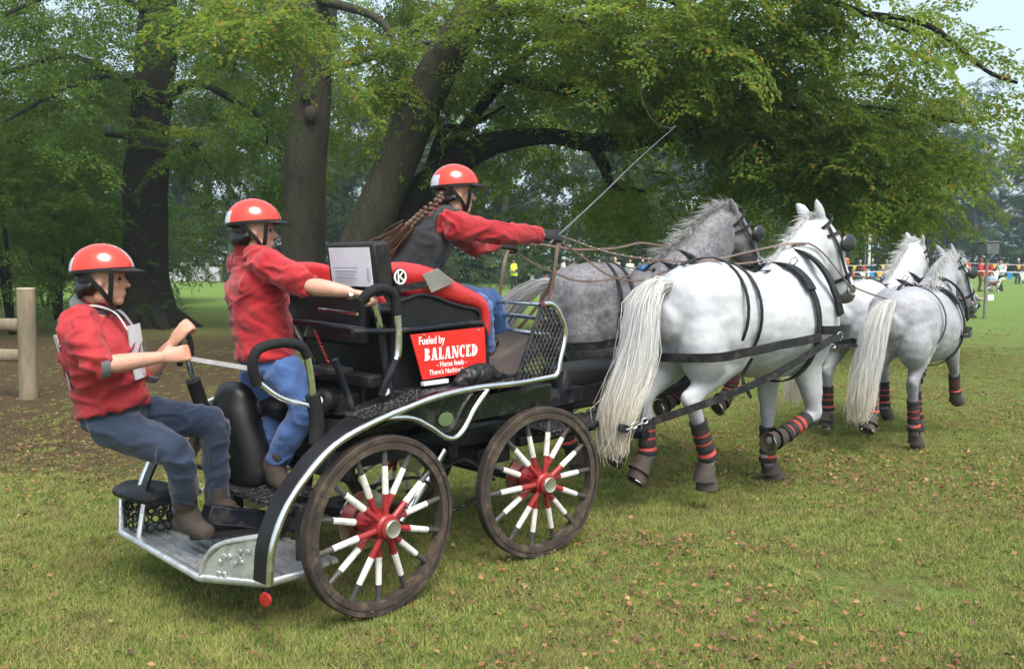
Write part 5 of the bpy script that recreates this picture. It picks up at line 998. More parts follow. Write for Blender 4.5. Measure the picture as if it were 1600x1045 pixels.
L1 = horse('pale grey lead horse with its head turned low to the right', F_L1, 0.87,
    dict(rh=[(-0.38, 1.02), (-0.60, 0.68), (-0.50, 0.24), (-0.43, 0.12), (-0.38, 0.02)], lh=[(-0.46, 1.0), (-0.76, 0.72), (-0.74, 0.38), (-0.82, 0.30), (-0.88, 0.22)],
         lf=[(0.42, 0.95), (0.42, 0.55), (0.47, 0.20), (0.51, 0.12), (0.54, 0.02)], rf=[(0.50, 0.97), (0.70, 0.70), (0.78, 0.46), (0.84, 0.38), (0.90, 0.31)]),
    [(0.40, 0, 1.30), (0.56, 0.0, 1.52), (0.70, -0.01, 1.70), (0.80, -0.02, 1.80)], ((0.85, -0.03, 1.85), (1.08, -0.20, 1.30), (0.40, 0.9, -0.1)),
    FUR['pale'], HAIR_WHITE,
    [((-0.74, 0, 1.44), .025), ((-0.85, 0.03, 1.43), .08), ((-0.96, 0.07, 1.22), .125), ((-1.0, 0.1, 0.95), .14), ((-1.04, 0.13, 0.74), .14), ((-1.08, 0.15, 0.52), .13), ((-1.1, 0.17, 0.38), .07)], -0.5, mane_len=0.22, up_mane=0.25, tail_n=2000)
L2 = horse('white lead horse on the far side with raised head and ruffled mane', F_L2, 0.90,
    dict(rh=[(-0.40, 1.0), (-0.62, 0.62), (-0.56, 0.25), (-0.50, 0.13), (-0.46, 0.02)], lh=[(-0.44, 1.0), (-0.74, 0.64), (-0.70, 0.28), (-0.73, 0.17), (-0.76, 0.07)],
         rf=[(0.50, 0.97), (0.80, 0.78), (0.70, 0.55), (0.62, 0.50), (0.55, 0.45)], lf=[(0.42, 0.95), (0.44, 0.54), (0.46, 0.20), (0.50, 0.11), (0.54, 0.02)]),
    [(0.42, 0, 1.33), (0.56, 0, 1.58), (0.68, 0, 1.78), (0.76, 0, 1.88)], ((0.80, 0, 1.93), (1.12, 0.06, 1.47), (0, 1, 0)),
    FUR['white'], HAIR_WHITE,
    [((-0.74, 0, 1.44), .025), ((-0.86, 0.06, 1.38), .07), ((-0.98, 0.14, 1.15), .12), ((-1.05, 0.2, 0.9), .14), ((-1.1, 0.24, 0.65), .15), ((-1.14, 0.27, 0.42), .13)], 0.35, mane_len=0.18, up_mane=0.4, tail_n=1500)
for H_ in (W1, W2, L1, L2): harness(H_, breeching=H_ in (W1, W2))
# ------------------------------------------------------------------ the crew
def skin_mat(name, col):
    m, t, b = new_mat(name); n = tex(t, 26, 5); n2 = tex(t, 7, 3); c = t.ramp(n.outputs['Fac'], [(0.3, tuple(k * 0.85 for k in col)), (0.7, tuple(min(1, k * 1.12) for k in col))]).outputs[0]
    c = t.mix(t.ramp(n2.outputs['Fac'], [(0.45, 0.0), (0.7, 0.35)]).outputs[0], c, (col[0] * 1.0, col[1] * 0.65, col[2] * 0.6)); t.link(c, b.inputs['Base Color']); b.inputs['Roughness'].default_value = 0.5
    b.inputs['Subsurface Weight'].default_value = 0.12; b.inputs['Subsurface Radius'].default_value = (0.6, 0.25, 0.15); b.inputs['Subsurface Scale'].default_value = 0.01; bump(t, b, tex(t, 190, 3).outputs['Fac'], 0.15, 0.002); return m
def cloth_mat(name, col, weave=320, rough=0.85, var=0.18, fade=None, bm_=0.35, sheen=0.2):
    m, t, b = new_mat(name); n = tex(t, 7, 5, 0.6); f = tex(t, weave, 2); c = t.ramp(n.outputs['Fac'], [(0.3, tuple(k * (1 - var) for k in col)), (0.7, tuple(min(1, k * (1 + var)) for k in col))]).outputs[0]
    if fade: w = tex(t, 4.0, 4); c = t.mix(t.ramp(w.outputs['Fac'], [(0.45, 0.0), (0.7, 0.6)]).outputs[0], c, fade)
    c = t.mix(t.ramp(f.outputs['Fac'], [(0.35, 0.25), (0.6, 0.0)]).outputs[0], c, tuple(k * 0.5 for k in col)); t.link(c, b.inputs['Base Color']); b.inputs['Roughness'].default_value = rough; b.inputs['Sheen Weight'].default_value = sheen; b.inputs['Specular IOR Level'].default_value = 0.2
    mid = tex(t, 38, 4, 0.6); ad = t.node('ShaderNodeMath', _operation='MULTIPLY_ADD'); t.link(f.outputs['Fac'], ad.inputs[0]); ad.inputs[1].default_value = 0.4; t.link(mid.outputs['Fac'], ad.inputs[2]); bump(t, b, ad.outputs[0], bm_, 0.006); return m
SKIN = skin_mat('skin', (0.52, 0.30, 0.22)); SKIN_B = skin_mat('skin_ruddy', (0.50, 0.27, 0.19))
RED_FLEECE = cloth_mat('red_fleece', (0.33, 0.018, 0.024), 420); RED_JACKET = cloth_mat('red_jacket', (0.37, 0.030, 0.036), 500, 0.7, sheen=0.1); BLACK_VEST = cloth_mat('black_vest', (0.020, 0.020, 0.024), 450, 0.75)
JEANS_DARK = cloth_mat('jeans_dark', (0.017, 0.028, 0.055), 600, 0.85, 0.3, (0.045, 0.065, 0.10)); JEANS_BLUE = cloth_mat('jeans_blue', (0.052, 0.108, 0.27), 600, 0.85, 0.3, (0.095, 0.155, 0.30)); GREY_CLOTH = cloth_mat('grey_cloth', (0.12, 0.125, 0.14), 500); DARK_CLOTH = cloth_mat('dark_cloth', (0.02, 0.02, 0.023), 500)
WHITE_CLOTH = cloth_mat('white_cloth', (0.70, 0.70, 0.72), 500, 0.8, 0.06); SUEDE = mat('boot_suede', (0.040, 0.030, 0.023), 0.9, bmp=0.6, bscale=90, var=0.35); M_HELM = mat('helmet_red', (0.62, 0.032, 0.010), 0.14, bmp=0, var=0.05, coat=0.6); M_HELMGREY = mat('helmet_silver', (0.52, 0.53, 0.55), 0.25, 0.3, bmp=0, var=0.06); M_HELMBLACK = mat('helmet_black', (0.009, 0.009, 0.010), 0.4, spec=0.3, bmp=0.05)
HAIR_BROWN = hair_mat('hair_brown', (0.075, 0.038, 0.022), (0.13, 0.065, 0.035), (0.24, 0.11, 0.05)) ; HAIR_DARK = mat('hair_short', (0.035, 0.024, 0.018), 0.6, bmp=0.8, bscale=160, var=0.4, stretch=(1, 1, 0.3))

def basis(f, up=(0, 0, 1)):
    f = unit(f); u = np.asarray(up, float); l = unit(np.cross(u, f)); return f, l, np.cross(f, l)
def head_blob(B, c, f, up=(0, 0, 1), s=0.95):
    f, l, u = basis(f, up); P = lambda a, b, d: np.asarray(c) + (f * a + l * b + u * d) * s; R = np.stack([f, l, u], 1); V = lambda *r: np.array(r) * s
    B.ball(P(-0.005, 0, 0.025), V(.098, .077, .098), R); B.ball(P(0.030, 0, -0.035), V(.062, .060, .085), R); B.ball(P(0.055, 0, -0.092), V(.032, .034, .026), R)       # skull, face, chin
    B.ball(P(0.070, 0, 0.030), V(.024, .055, .018), R); B.loft([P(0.083, 0, 0.018), P(0.098, 0, -0.010), P(0.110, 0, -0.028)], [.010, .012, .012], [.010, .013, .016], side=l, n=8)                    # brow, nose
    B.ball(P(0.086, 0, -0.057), V(.012, .024, .008), R); B.ball(P(0.083, 0, -0.070), V(.012, .021, .008), R)                                                   # lips
    for sg in (-1, 1): B.ball(P(0.055, sg * 0.040, -0.022), V(.028, .022, .024), R); B.ball(P(0.0, sg * 0.078, -0.018), V(.020, .009, .032), R); B.ball(P(0.012, sg * 0.05, -0.075), V(.045, .022, .030), R)
    return P
def helmet(c, f, up, root, s=0.95):
    f, l, u = basis(f, up); P = lambda a, b, d: np.asarray(c) + (f * a + l * b + u * d) * s; A, Bq, D = 0.142, 0.118, 0.128; v = []; n, k = 36, 14
    def pt(az, q, g=1.0):                           # az 0 = front; q 0 = crown .. 1 = rim
        po = q * (1.62 - 0.10 * math.cos(az)); return P(A * g * math.sin(po) * math.cos(az) - 0.005, Bq * g * math.sin(po) * math.sin(az), D * g * math.cos(po) + 0.042)
    for gq, rng in ((1.0, range(k + 1)), (0.93, range(k, -1, -1))):
        for i in rng: v += [pt(2 * math.pi * j / n, max(i, 0.02) / k, gq) for j in range(n)]
    m = len(v) // n; fc = [(i * n + j, i * n + (j + 1) % n, (i + 1) * n + (j + 1) % n, (i + 1) * n + j) for i in range(m - 1) for j in range(n)]
    b = MB().add(v, fc); mi = []
    for i in range(m - 1):
        for j in range(n):
            az = 2 * math.pi * (j + 0.5) / n; x = math.cos(az); q = (i + 0.5) / k; yy = abs(math.sin(az)) * math.sin(q * 1.6)
            if i > k: mi.append(2)
            elif i >= k - 1: mi.append(2)
            elif yy < 0.13 and (q > 0.25 or True): mi.append(1)
            elif x < -0.80 and 0.66 < q < 0.9: mi.append(1)
            else: mi.append(0)
    b.m = mi; h = b.build('helmet', [M_HELM, M_HELMGREY, M_HELMBLACK], root, sharp=60)
    # peak
    pk = MB(); N = 16; vv = []
    for i in range(N + 1):
        az = -1.05 + 2.1 * i / N; w = math.cos(az / 1.05 * math.pi / 2) ** 0.6; a0 = pt(az, 0.985); d = unit(f * math.cos(az) + l * math.sin(az) - u * 0.22); e = a0 + d * (0.010 + 0.042 * w) * s
        vv += [a0 + u * 0.006, e + u * 0.002, e - u * 0.004, a0 - u * 0.006]
    pk.add(vv, [(i * 4 + q, i * 4 + (q + 1) % 4, i * 4 + 4 + (q + 1) % 4, i * 4 + 4 + q) for i in range(N) for q in range(4)] + [(3, 2, 1, 0), tuple(N * 4 + q for q in range(4))]); pk.build('peak', M_HELMBLACK, h)
    st = MB()
    for sg in (-1, 1):
        for a0 in (0.065, -0.055):
            pth = smooth_path([P(a0, sg * 0.092, 0.03), P(0.035 + a0 * 0.35, sg * 0.083, -0.045), P(0.045, sg * 0.06, -0.10)], 5); st.strap(pth, np.tile(l * sg, (len(pth), 1)), 0.020, 0.006)
        pth = smooth_path([P(0.045, sg * 0.06, -0.10), P(0.05, sg * 0.03, -0.126), P(0.05, 0, -0.130)], 5); st.strap(pth, np.tile(-u, (len(pth), 1)), 0.020, 0.006)
    st.build('chin_strap', M_HELMBLACK, h)
    nk = Blob(); nk.loft([P(-0.02, -0.088, -0.015), P(-0.075, -0.07, -0.035), P(-0.108, 0, -0.04), P(-0.075, 0.07, -0.035), P(-0.02, 0.088, -0.015)], [.035, .035, .035, .035, .035], [.016] * 5, side=-f + 0.01 * u); obj('neck_pad', nk.mesh('neck_pad', M_HELMBLACK, 0.009, it=3), h)
    return h
def fist(B, w, d, g, s=0.92, palm=None, thumb=1.0, lay=0.0):
    """closed hand: wrist w, forearm direction d, axis g of what is held; palm faces p = g x d"""
    d = unit(d); g = unit(np.asarray(g, float) - (np.asarray(g, float) @ d) * d); p = unit(palm) if palm is not None else np.cross(g, d); p = unit(p - (p @ d) * d); R = np.stack([d, g, p], 1); Q = lambda a, b, c_: np.asarray(w) + (d * a + g * b + p * c_) * s
    B.loft([Q(-0.02, 0, 0), Q(0.02, 0, 0), Q(0.055, 0, 0.0), Q(0.088, 0, 0.0)], [.019 * s, .018 * s, .019 * s, .016 * s], [.026 * s, .034 * s, .041 * s, .041 * s], side=g, n=14)
    for i, (b_, ln) in enumerate(((0.031, .95), (0.0105, 1.06), (-0.0105, 1.0), (-0.030, .82))):
        k0 = Q(0.088, b_, -0.004); r = 0.0098 * s; k1 = Q(0.112 + 0.012 * ln, b_ * 1.02, 0.012); k2 = Q(0.112 + 0.006 * ln, b_ * 1.0, 0.036); k3 = Q(0.086, b_ * 0.98, 0.040)
        B.limb([k0, k1, k2, k3], [r * 1.1, r * 1.05, r, r * 0.88], n=8, sub=3)
    B.limb([Q(0.018, 0.030, 0.010), Q(0.045, 0.048, 0.026), Q(0.072, 0.036, 0.046), Q(0.090, 0.016, 0.050)], [.015 * s, .013 * s, .0115 * s, .0095 * s], n=8, sub=3)
    return B
def KP(px, py, Y): return K.loc(pix(px, py, Y))

def crew(label, J, face, up, cloth, legs_m, hair=None, skin=SKIN, sleeve=0.45, sl_end=1.0, lean_side=None, hand_axis=None, seed=0, boots=True, torso_scale=1.0, name_extra=None, glove=None, cuff=None, foldamp=0.009, headR=0.95, builder=None, top_ts=None):
    base = np.array(J['base']); g = {k: (np.asarray(v, float) - base) for k, v in J.items()}; ts = torso_scale
    sd = unit(g['ls'] - g['rs']); body = Blob()
    hp = head_blob(body, g['head'], face, up, headR)
    body.loft([g['neck'] * 0.5 + g['chest'] * 0.5, g['neck'], g['head'] + (g['neck'] - g['head']) * 0.25], [.055, .052, .055], [.06, .053, .052], side=sd)
    body.loft([g['pelvis'], g['waist'], g['chest'], g['neck']], [.10 * ts, .085 * ts, .10 * ts, .06], [.14 * ts, .12 * ts, .15 * ts, .07], side=sd)
    for q in ('r', 'l'):
        S_, E_, W_ = g[q + 's'], g[q + 'e'], g[q + 'w']; body.limb([g['neck'] * 0.35 + S_ * 0.65, S_, S_ * 0.5 + E_ * 0.5, E_], [.036, .040, .036, .033], n=12); body.limb([E_, E_ * 0.72 + W_ * 0.28, E_ * 0.3 + W_ * 0.7, W_], [.034, .041, .034, .025], n=12)
        d = W_ - E_; ax = (hand_axis or {}).get(q, (0, 1, 0)); fist(body, W_ + unit(d) * 0.012, (g.get(q + 'h', W_ + d) - W_) if (q + 'h') in g else d, ax)
        H_, N_, A_, T_2 = g[q + 'hip'], g[q + 'k'], g[q + 'a'], g[q + 't']; body.limb([H_, H_ * 0.5 + N_ * 0.5, N_], [.062, .050, .036], n=12); body.limb([N_, N_ * 0.65 + A_ * 0.35, A_], [.036, .038, .028], n=12); body.limb([A_, A_ * 0.35 + T_2 * 0.65, T_2], [.026, .022, .016], n=10)
    def reg(fc): return np.zeros(len(fc), int)
    root = obj('person', body.mesh('person', [skin], 0.0068, it=3, fac=0.45)); tag(root, label, 'person'); root.location = K.w(*base); root.rotation_euler = (0, 0, K.rz)
    f_, l_, u_ = basis(face, up)
    for sg in (-1, 1): MB().ball(hp(0.079, sg * 0.031, 0.006), 0.0085, 6).build('eye', M_EYE, root)
    # top
    tt = ts; ts = top_ts or ts
    top = Blob(); tp = [g['hem'], g['waist'], g['chest'] * 0.6 + g['waist'] * 0.4, g['chest'], g['chest'] * 0.35 + g['neck'] * 0.65]
    top.loft(tp, [.125 * ts, .120 * ts, .125 * ts, .125 * ts, .085], [.17 * ts, .158 * ts, .17 * ts, .178 * ts, .12], side=sd, n=20, cap=0.12); top.loft([g['chest'] * 0.3 + g['neck'] * 0.7, g['neck'] + (g['head'] - g['neck']) * 0.28], [.075, .066], [.095, .068], side=sd, cap=0.1)
    for q in ('r', 'l'):
        S_, E_, W_ = g[q + 's'], g[q + 'e'], g[q + 'w']; top.limb([g['neck'] * 0.55 + S_ * 0.45, S_, S_ * 0.55 + E_ * 0.45, E_], [.068 if not top_ts else .066, .076 if not top_ts else .078, .068, .060], n=14, cap=0.3)
        if sl_end > 0: e2 = E_ + (W_ - E_) * sl_end; top.limb([E_, E_ * 0.5 + e2 * 0.5, e2], [.058, .053, .047], n=14, cap=0.15)
    obj('top', top.mesh('top', cloth, 0.0085, it=4, disp=folds(foldamp, 9, (1, 1, 1.7), seed)), root)
    for q in ('r', 'l'):
        if cuff: S_, E_, W_ = g[q + 's'], g[q + 'e'], g[q + 'w']; e2 = E_ + (W_ - E_) * sl_end; d = unit(W_ - E_); MB().tube([e2 - d * 0.012, e2 + d * 0.022], [.054, .052], 16).build('cuff', cuff, root)
    # trousers
    ts = tt; ls_ = min(ts, 1.06); tr = Blob(); tr.loft([g['pelvis'] * 0.6 + g['waist'] * 0.4, g['pelvis']], [.108 * ts, .118 * ts], [.145 * ts, .155 * ts], side=sd, n=18, cap=0.4)
    for q in ('r', 'l'):
        H_, N_, A_ = g[q + 'hip'], g[q + 'k'], g[q + 'a']; tr.limb([H_, H_ * 0.55 + N_ * 0.45, N_], [.096 * ls_, .082 * ls_, .064 * ls_], n=16); tr.limb([N_, N_ * 0.6 + A_ * 0.4, A_ + (N_ - A_) * 0.06], [.064 * ls_, .060 * ls_, .050 * ls_], n=16, cap=0.1)
    obj('trousers', tr.mesh('trousers', legs_m, 0.0085, it=4, disp=folds(foldamp * 0.7, 9, (1, 1, 1.4), seed + 5)), root)
    for q in ('r', 'l'):
        A_, T_2 = g[q + 'a'], g[q + 't']; N_ = g[q + 'k']; d = unit(T_2 - A_); fd = unit(d * (1, 1, 0)); bt = Blob(); hl = A_ - fd * 0.045 + np.array((0, 0, -0.055))
        bt.limb([A_ + (N_ - A_) * 0.22, A_, A_ * 0.7 + T_2 * 0.3 + np.array((0, 0, -0.02))], [.058, .058, .054], n=12); bt.loft([hl, A_ * 0.6 + T_2 * 0.4 + np.array((0, 0, -0.03)), T_2], [.042, .046, .034], [.044, .052, .042], side=np.cross(fd, (0, 0, 1))); o = obj('boot', bt.mesh('boot', SUEDE, 0.008, it=4), root)
    helmet(g['head'], face, up, root, headR)
    return root, g
def with_z(p, z): q = np.array(p, float); q[2] = z; return q
FR = np.array((K.h[0], K.l[0], 0))                  # world +X (picture right) seen in carriage axes

# standing groom
J1 = dict(base=(-0.15, 0.12, 0.49), head=KP(398, 362, 4.28), neck=KP(388, 400, 4.30), chest=KP(398, 440, 4.30), waist=KP(412, 528, 4.28), pelvis=KP(420, 572, 4.28), hem=KP(415, 556, 4.28),
          rs=KP(414, 412, 4.13), re=KP(480, 446, 4.02), rw=KP(546, 456, 3.98), rh=KP(574, 462, 3.96), ls=KP(380, 418, 4.44), le=KP(432, 470, 4.58), lw=KP(470, 462, 4.70),
          rhip=KP(442, 578, 4.18), rk=KP(478, 636, 4.14), ra=KP(428, 726, 4.22), rt=KP(448, 762, 4.12), lhip=KP(402, 580, 4.38), lk=KP(440, 640, 4.36), la=KP(402, 735, 4.34), lt=KP(414, 765, 4.22))
P1, g1 = crew('person in red fleece and blue jeans standing on the carriage step, holding the handle', J1, FR * 0.97 + np.array((K.h[1], K.l[1], 0)) * 0.2, (0.05, 0, 1), RED_FLEECE, JEANS_BLUE, sl_end=0.02, hand_axis=dict(r=(0.1, 1, 0.1), l=(0.1, 1, 0)), seed=2, torso_scale=1.13, foldamp=0.010)
cl = MB(); c0 = g1['neck'] + (g1['head'] - g1['neck']) * 0.22; ax = unit(g1['head'] - g1['neck']); cl.lathe([(0.072, -0.02), (0.076, 0.005), (0.075, 0.028), (0.066, 0.03), (0.064, 0.0)], c0, ax, 20); cl.build('collar', RED_FLEECE, P1)
# leaning groom on the rear platform
J2 = dict(base=(-0.50, 0.40, 0.27), head=KP(162, 438, 3.80), neck=KP(143, 482, 3.82), chest=KP(156, 536, 3.84), waist=KP(170, 606, 3.90), pelvis=KP(180, 650, 3.92), hem=KP(178, 640, 3.90),
          rs=KP(122, 514, 3.66), re=KP(154, 572, 3.58), rw=KP(252, 558, 3.74), rh=KP(285, 552, 3.80), ls=KP(148, 508, 4.02), le=KP(232, 585, 4.06), lw=KP(268, 538, 4.00), lh=KP(284, 518, 4.0),
          rhip=KP(168, 660, 3.82), rk=KP(280, 708, 3.72), ra=KP(290, 798, 3.88), rt=KP(324, 832, 3.80), lhip=KP(198, 645, 4.02), lk=KP(334, 660, 4.10), la=KP(340, 785, 4.12), lt=KP(402, 812, 4.10))
P2, g2 = crew('person in red jacket with white number bib leaning back on the rear platform', J2, FR * 0.98 + np.array((K.h[1], K.l[1], 0)) * 0.12, (0.0, 0.04, 1), RED_JACKET, JEANS_DARK, skin=SKIN_B, sl_end=0.05, hand_axis=dict(r=(0.2, 0.3, 1), l=(0.1, 0.4, 1)), seed=11, torso_scale=1.25, cuff=GREY_CLOTH, foldamp=0.011)
c0 = g2['neck'] + (g2['head'] - g2['neck']) * 0.12; ax = unit(g2['head'] - g2['neck']); MB().lathe([(0.092, -0.025), (0.090, 0.0), (0.082, 0.02), (0.070, 0.022), (0.068, -0.005)], c0, ax, 20).build('collar', GREY_CLOTH, P2)
def bib():
    sd = unit(g2['ls'] - g2['rs']); upv = unit(g2['neck'] - g2['waist']); fw = unit(np.cross(sd, upv)); fw = fw if fw @ FR > 0 else -fw; bibs = []
    for s_, off in ((1, 0.168), (-1, 0.162)):
        root = MB()
        v = []; f = []
        for i in range(7):
            for j in range(7):
                a = (i / 6 - 0.5) * (0.26 if s_ > 0 else 0.24); b = (j / 6 - 0.5) * 0.25; c = g2['chest'] * 0.72 + g2['waist'] * 0.28 + sd * a + upv * b + fw * s_ * (off + 0.0 - 1.4 * a * a + 0.010 * math.sin(9 * b + 5 * a)); v.append(c)
        f = [(i * 7 + j, i * 7 + j + 1, (i + 1) * 7 + j + 1, (i + 1) * 7 + j) for i in range(6) for j in range(6)]; root.add(v, f); root.add([p - fw * s_ * 0.004 for p in v], [q[::-1] for q in f]); root.add([], []); bibs.append(root.build('number_bib', WHITE_CLOTH, P2))
    o = bibs[0]; st = MB()
    for s_ in (-1, 1):                              # shoulder straps and side ties
        pa = g2['chest'] * 0.45 + g2['neck'] * 0.55 + sd * s_ * 0.075; st.strap(smooth_path([g2['chest'] * 0.9 + g2['waist'] * 0.1 + sd * s_ * 0.10 + fw * 0.140 + upv * 0.06, pa + fw * 0.095 + upv * 0.045, pa + upv * 0.085, pa - fw * 0.095 + upv * 0.045, g2['chest'] + sd * s_ * 0.10 - fw * 0.142 + upv * 0.02], 5), np.array([fw] * 7 + [upv] * 8 + [-fw] * 6), 0.028, 0.004)
        w0 = g2['chest'] * 0.35 + g2['waist'] * 0.65; st.strap(smooth_path([w0 + sd * s_ * 0.10 + fw * 0.13, w0 + sd * s_ * 0.175, w0 + sd * s_ * 0.10 - fw * 0.13], 5), np.tile(sd * s_, (11, 1)), 0.016, 0.004)
    st.build('bib_strap', WHITE_CLOTH, o); nb = MB(); c = g2['chest'] * 0.70 + g2['waist'] * 0.30 + fw * 0.178
    for a in (-0.035, 0.03): nb.prism([c + sd * (a - 0.008) + upv * -0.045, c + sd * (a + 0.008) + upv * -0.045, c + sd * (a + 0.008) + upv * 0.045, c + sd * (a - 0.008) + upv * 0.045], fw * 0.002)
    nb.build('bib_number', JEANS_DARK, o)
    for a, b in ((-0.11, -0.17), ): MB().strap([g2['waist'] + sd * -0.125 + fw * 0.06 + upv * 0.06, g2['waist'] + sd * -0.135 + fw * 0.045 - upv * 0.03], np.tile(-sd + fw * 0.4, (2, 1)), 0.010, 0.004).build('pocket_zip', WHITE_CLOTH, P2)
bib()
# driver
J3 = dict(base=(0.60, -0.12, 1.37), head=KP(712, 303, 4.78), neck=KP(694, 341, 4.75), chest=KP(668, 372, 4.72), waist=KP(634, 428, 4.66), pelvis=KP(640, 462, 4.66), hem=KP(632, 446, 4.66),
          rs=KP(706, 352, 4.58), re=KP(782, 364, 4.74), rw=KP(846, 368, 4.96), rh=KP(872, 368, 5.02), ls=KP(716, 362, 4.94), le=KP(745, 386, 5.12), lw=KP(776, 382, 5.26), lh=KP(795, 382, 5.3),
          rhip=KP(655, 468, 4.56), rk=KP(752, 474, 4.74), ra=KP(762, 566, 4.86), rt=KP(785, 590, 4.90), lhip=KP(668, 464, 4.78), lk=KP(768, 468, 5.0), la=KP(792, 552, 5.10), lt=KP(812, 572, 5.16))
P3, g3 = crew('person driving on the box seat in a black vest, arms stretched forward with the reins', J3, FR * 0.96 + np.array((K.h[1], K.l[1], 0)) * 0.26, (0.0, 0.0, 1), RED_FLEECE, JEANS_BLUE, sl_end=0.93, hand_axis=dict(r=(0.1, 0.5, 0.9), l=(0.1, 0.6, 0.8)), seed=23, torso_scale=0.98, foldamp=0.008, top_ts=0.80)
sd = unit(g3['ls'] - g3['rs']); vb = Blob(); ts = 0.95; vb.loft([g3['hem'] + (g3['hem'] - g3['waist']) * 0.4, g3['waist'], g3['chest'] * 0.6 + g3['waist'] * 0.4, g3['chest'], g3['chest'] * 0.3 + g3['neck'] * 0.7], [.142, .140, .144, .142, .098], [.180, .170, .182, .176, .098], side=sd, n=20, cap=0.1)
for q in ('r', 'l'): vb.loft([g3['neck'] + (g3['head'] - g3['neck']) * 0.02, g3['neck'] * 0.55 + g3[q + 's'] * 0.45, g3['neck'] * 0.22 + g3[q + 's'] * 0.78], [.072, .082, .078], [.075, .085, .080], side=(0, 0, 1), cap=0.2)
obj('vest', vb.mesh('vest', BLACK_VEST, 0.009, it=4, disp=folds(0.007, 9, (1, 1, 1.2), 31)), P3)
for q in ('r', 'l'):                                # gloves over the fists
    gl = Blob(); d = g3[q + 'h'] - g3[q + 'w']; ax = dict(r=(0.1, 0.5, 0.9), l=(0.1, 0.6, 0.8))[q]; fist(gl, g3[q + 'w'] + unit(g3[q + 'w'] - g3[q + 'e']) * 0.012, d, ax, s=1.02); obj('glove', gl.mesh('glove', mat('glove_black', (0.011, 0.012, 0.015), 0.65, spec=0.3, bmp=0.4, bscale=150), 0.0065, it=2), P3)
# braid
c0 = g3['head'] + (np.array(KP(690, 308, 4.72)) - np.array(KP(712, 296, 4.78))); base3 = np.array(J3['base']); br = [np.array(KP(*q)) - base3 for q in ((694, 302, 4.72), (684, 314, 4.64), (664, 330, 4.58), (648, 344, 4.54), (634, 358, 4.52), (618, 376, 4.52), (600, 392, 4.53))]; path = smooth_path(br, 8); bl = Blob()
for i in range(0, int(len(path) * 0.72), 3):
    for s_ in (-1, 1): t_ = unit(path[i + 1] - path[i]); n_ = unit(np.cross(t_, (0.3, 1, 0.2))); bl.ball(path[i] + n_ * s_ * 0.011 + t_ * (0.012 if s_ > 0 else 0), 0.0155 * (1 - 0.25 * i / len(path)))
obj('braid', bl.mesh('braid', mat('braid_brown', (0.085, 0.042, 0.026), 0.55, bmp=0.7, bscale=120, var=0.4, stretch=(1, 1, 0.4)), 0.0045, it=1), P3)
cps = []
for i in range(170):
    g_ = RNG.normal(size=3); a = path[int(len(path) * 0.62)] + g_ * 0.009; cps.append([a, path[int(len(path) * 0.8)] + g_ * 0.016, path[-1] + g_ * 0.022 + RNG.normal(size=3) * 0.012])
ribbons('loose_hair', None, cps, P3, HAIR_BROWN, 0.008, 8)
for P_, g_, m_ in ((P1, g1, HAIR_DARK), (P2, g2, HAIR_DARK), (P3, g3, mat('braid_brown', (0, 0, 0)))):   # hair under the helmet rim
    hb = Blob(); f_, l_, u_ = basis(FR); hb.ball(g_['head'] - f_ * 0.035 - u_ * 0.005, (0.078, 0.078, 0.075)); obj('hair', hb.mesh('hair', m_, 0.009, it=2), P_)
# ------------------------------------------------------------------ traces, pole, reins, whip
def wl(fr, s, p): return fr.w(*(np.asarray(p, float) * s))
def to_local(H, P): fr, s = H['frame'], H['s']; return [fr.loc(p) / s for p in P]
def chain_links(p0, p1, n, r=0.017, parent=None):
    p0, p1 = np.asarray(p0), np.asarray(p1); t = unit(p1 - p0); s1, s2 = perp(t); L = np.linalg.norm(p1 - p0) / n
    for i in range(n):
        c = p0 + (p1 - p0) * ((i + 0.5) / n); a = s1 if i % 2 else s2; MB().tube([c + t * L * 0.62 * math.cos(w) + a * r * math.sin(w) for w in np.linspace(0, 2 * math.pi, 13)[:-1]], 0.0048, 6, closed=True).build('chain_link', M_STEEL, parent)
bar_pts = {('W1', -1): K.w(1.76, -0.66, 0.61), ('W1', 1): K.w(2.05, -0.08, 0.58), ('W2', -1): K.w(2.08, 0.06, 0.58), ('W2', 1): K.w(2.0, 0.62, 0.58)}
pole_head = 0.5 * F_W1.w(1.02, 0, 0.98) + 0.5 * F_W2.w(1.05, 0, 0.98)
lead_pts = {('L1', -1): pix(1284, 542, 6.95), ('L1', 1): pix(1262, 545, 7.15), ('L2', -1): pix(1282, 540, 7.25), ('L2', 1): pix(1235, 545, 7.6)}
HS = dict(W1=W1, W2=W2, L1=L1, L2=L2)
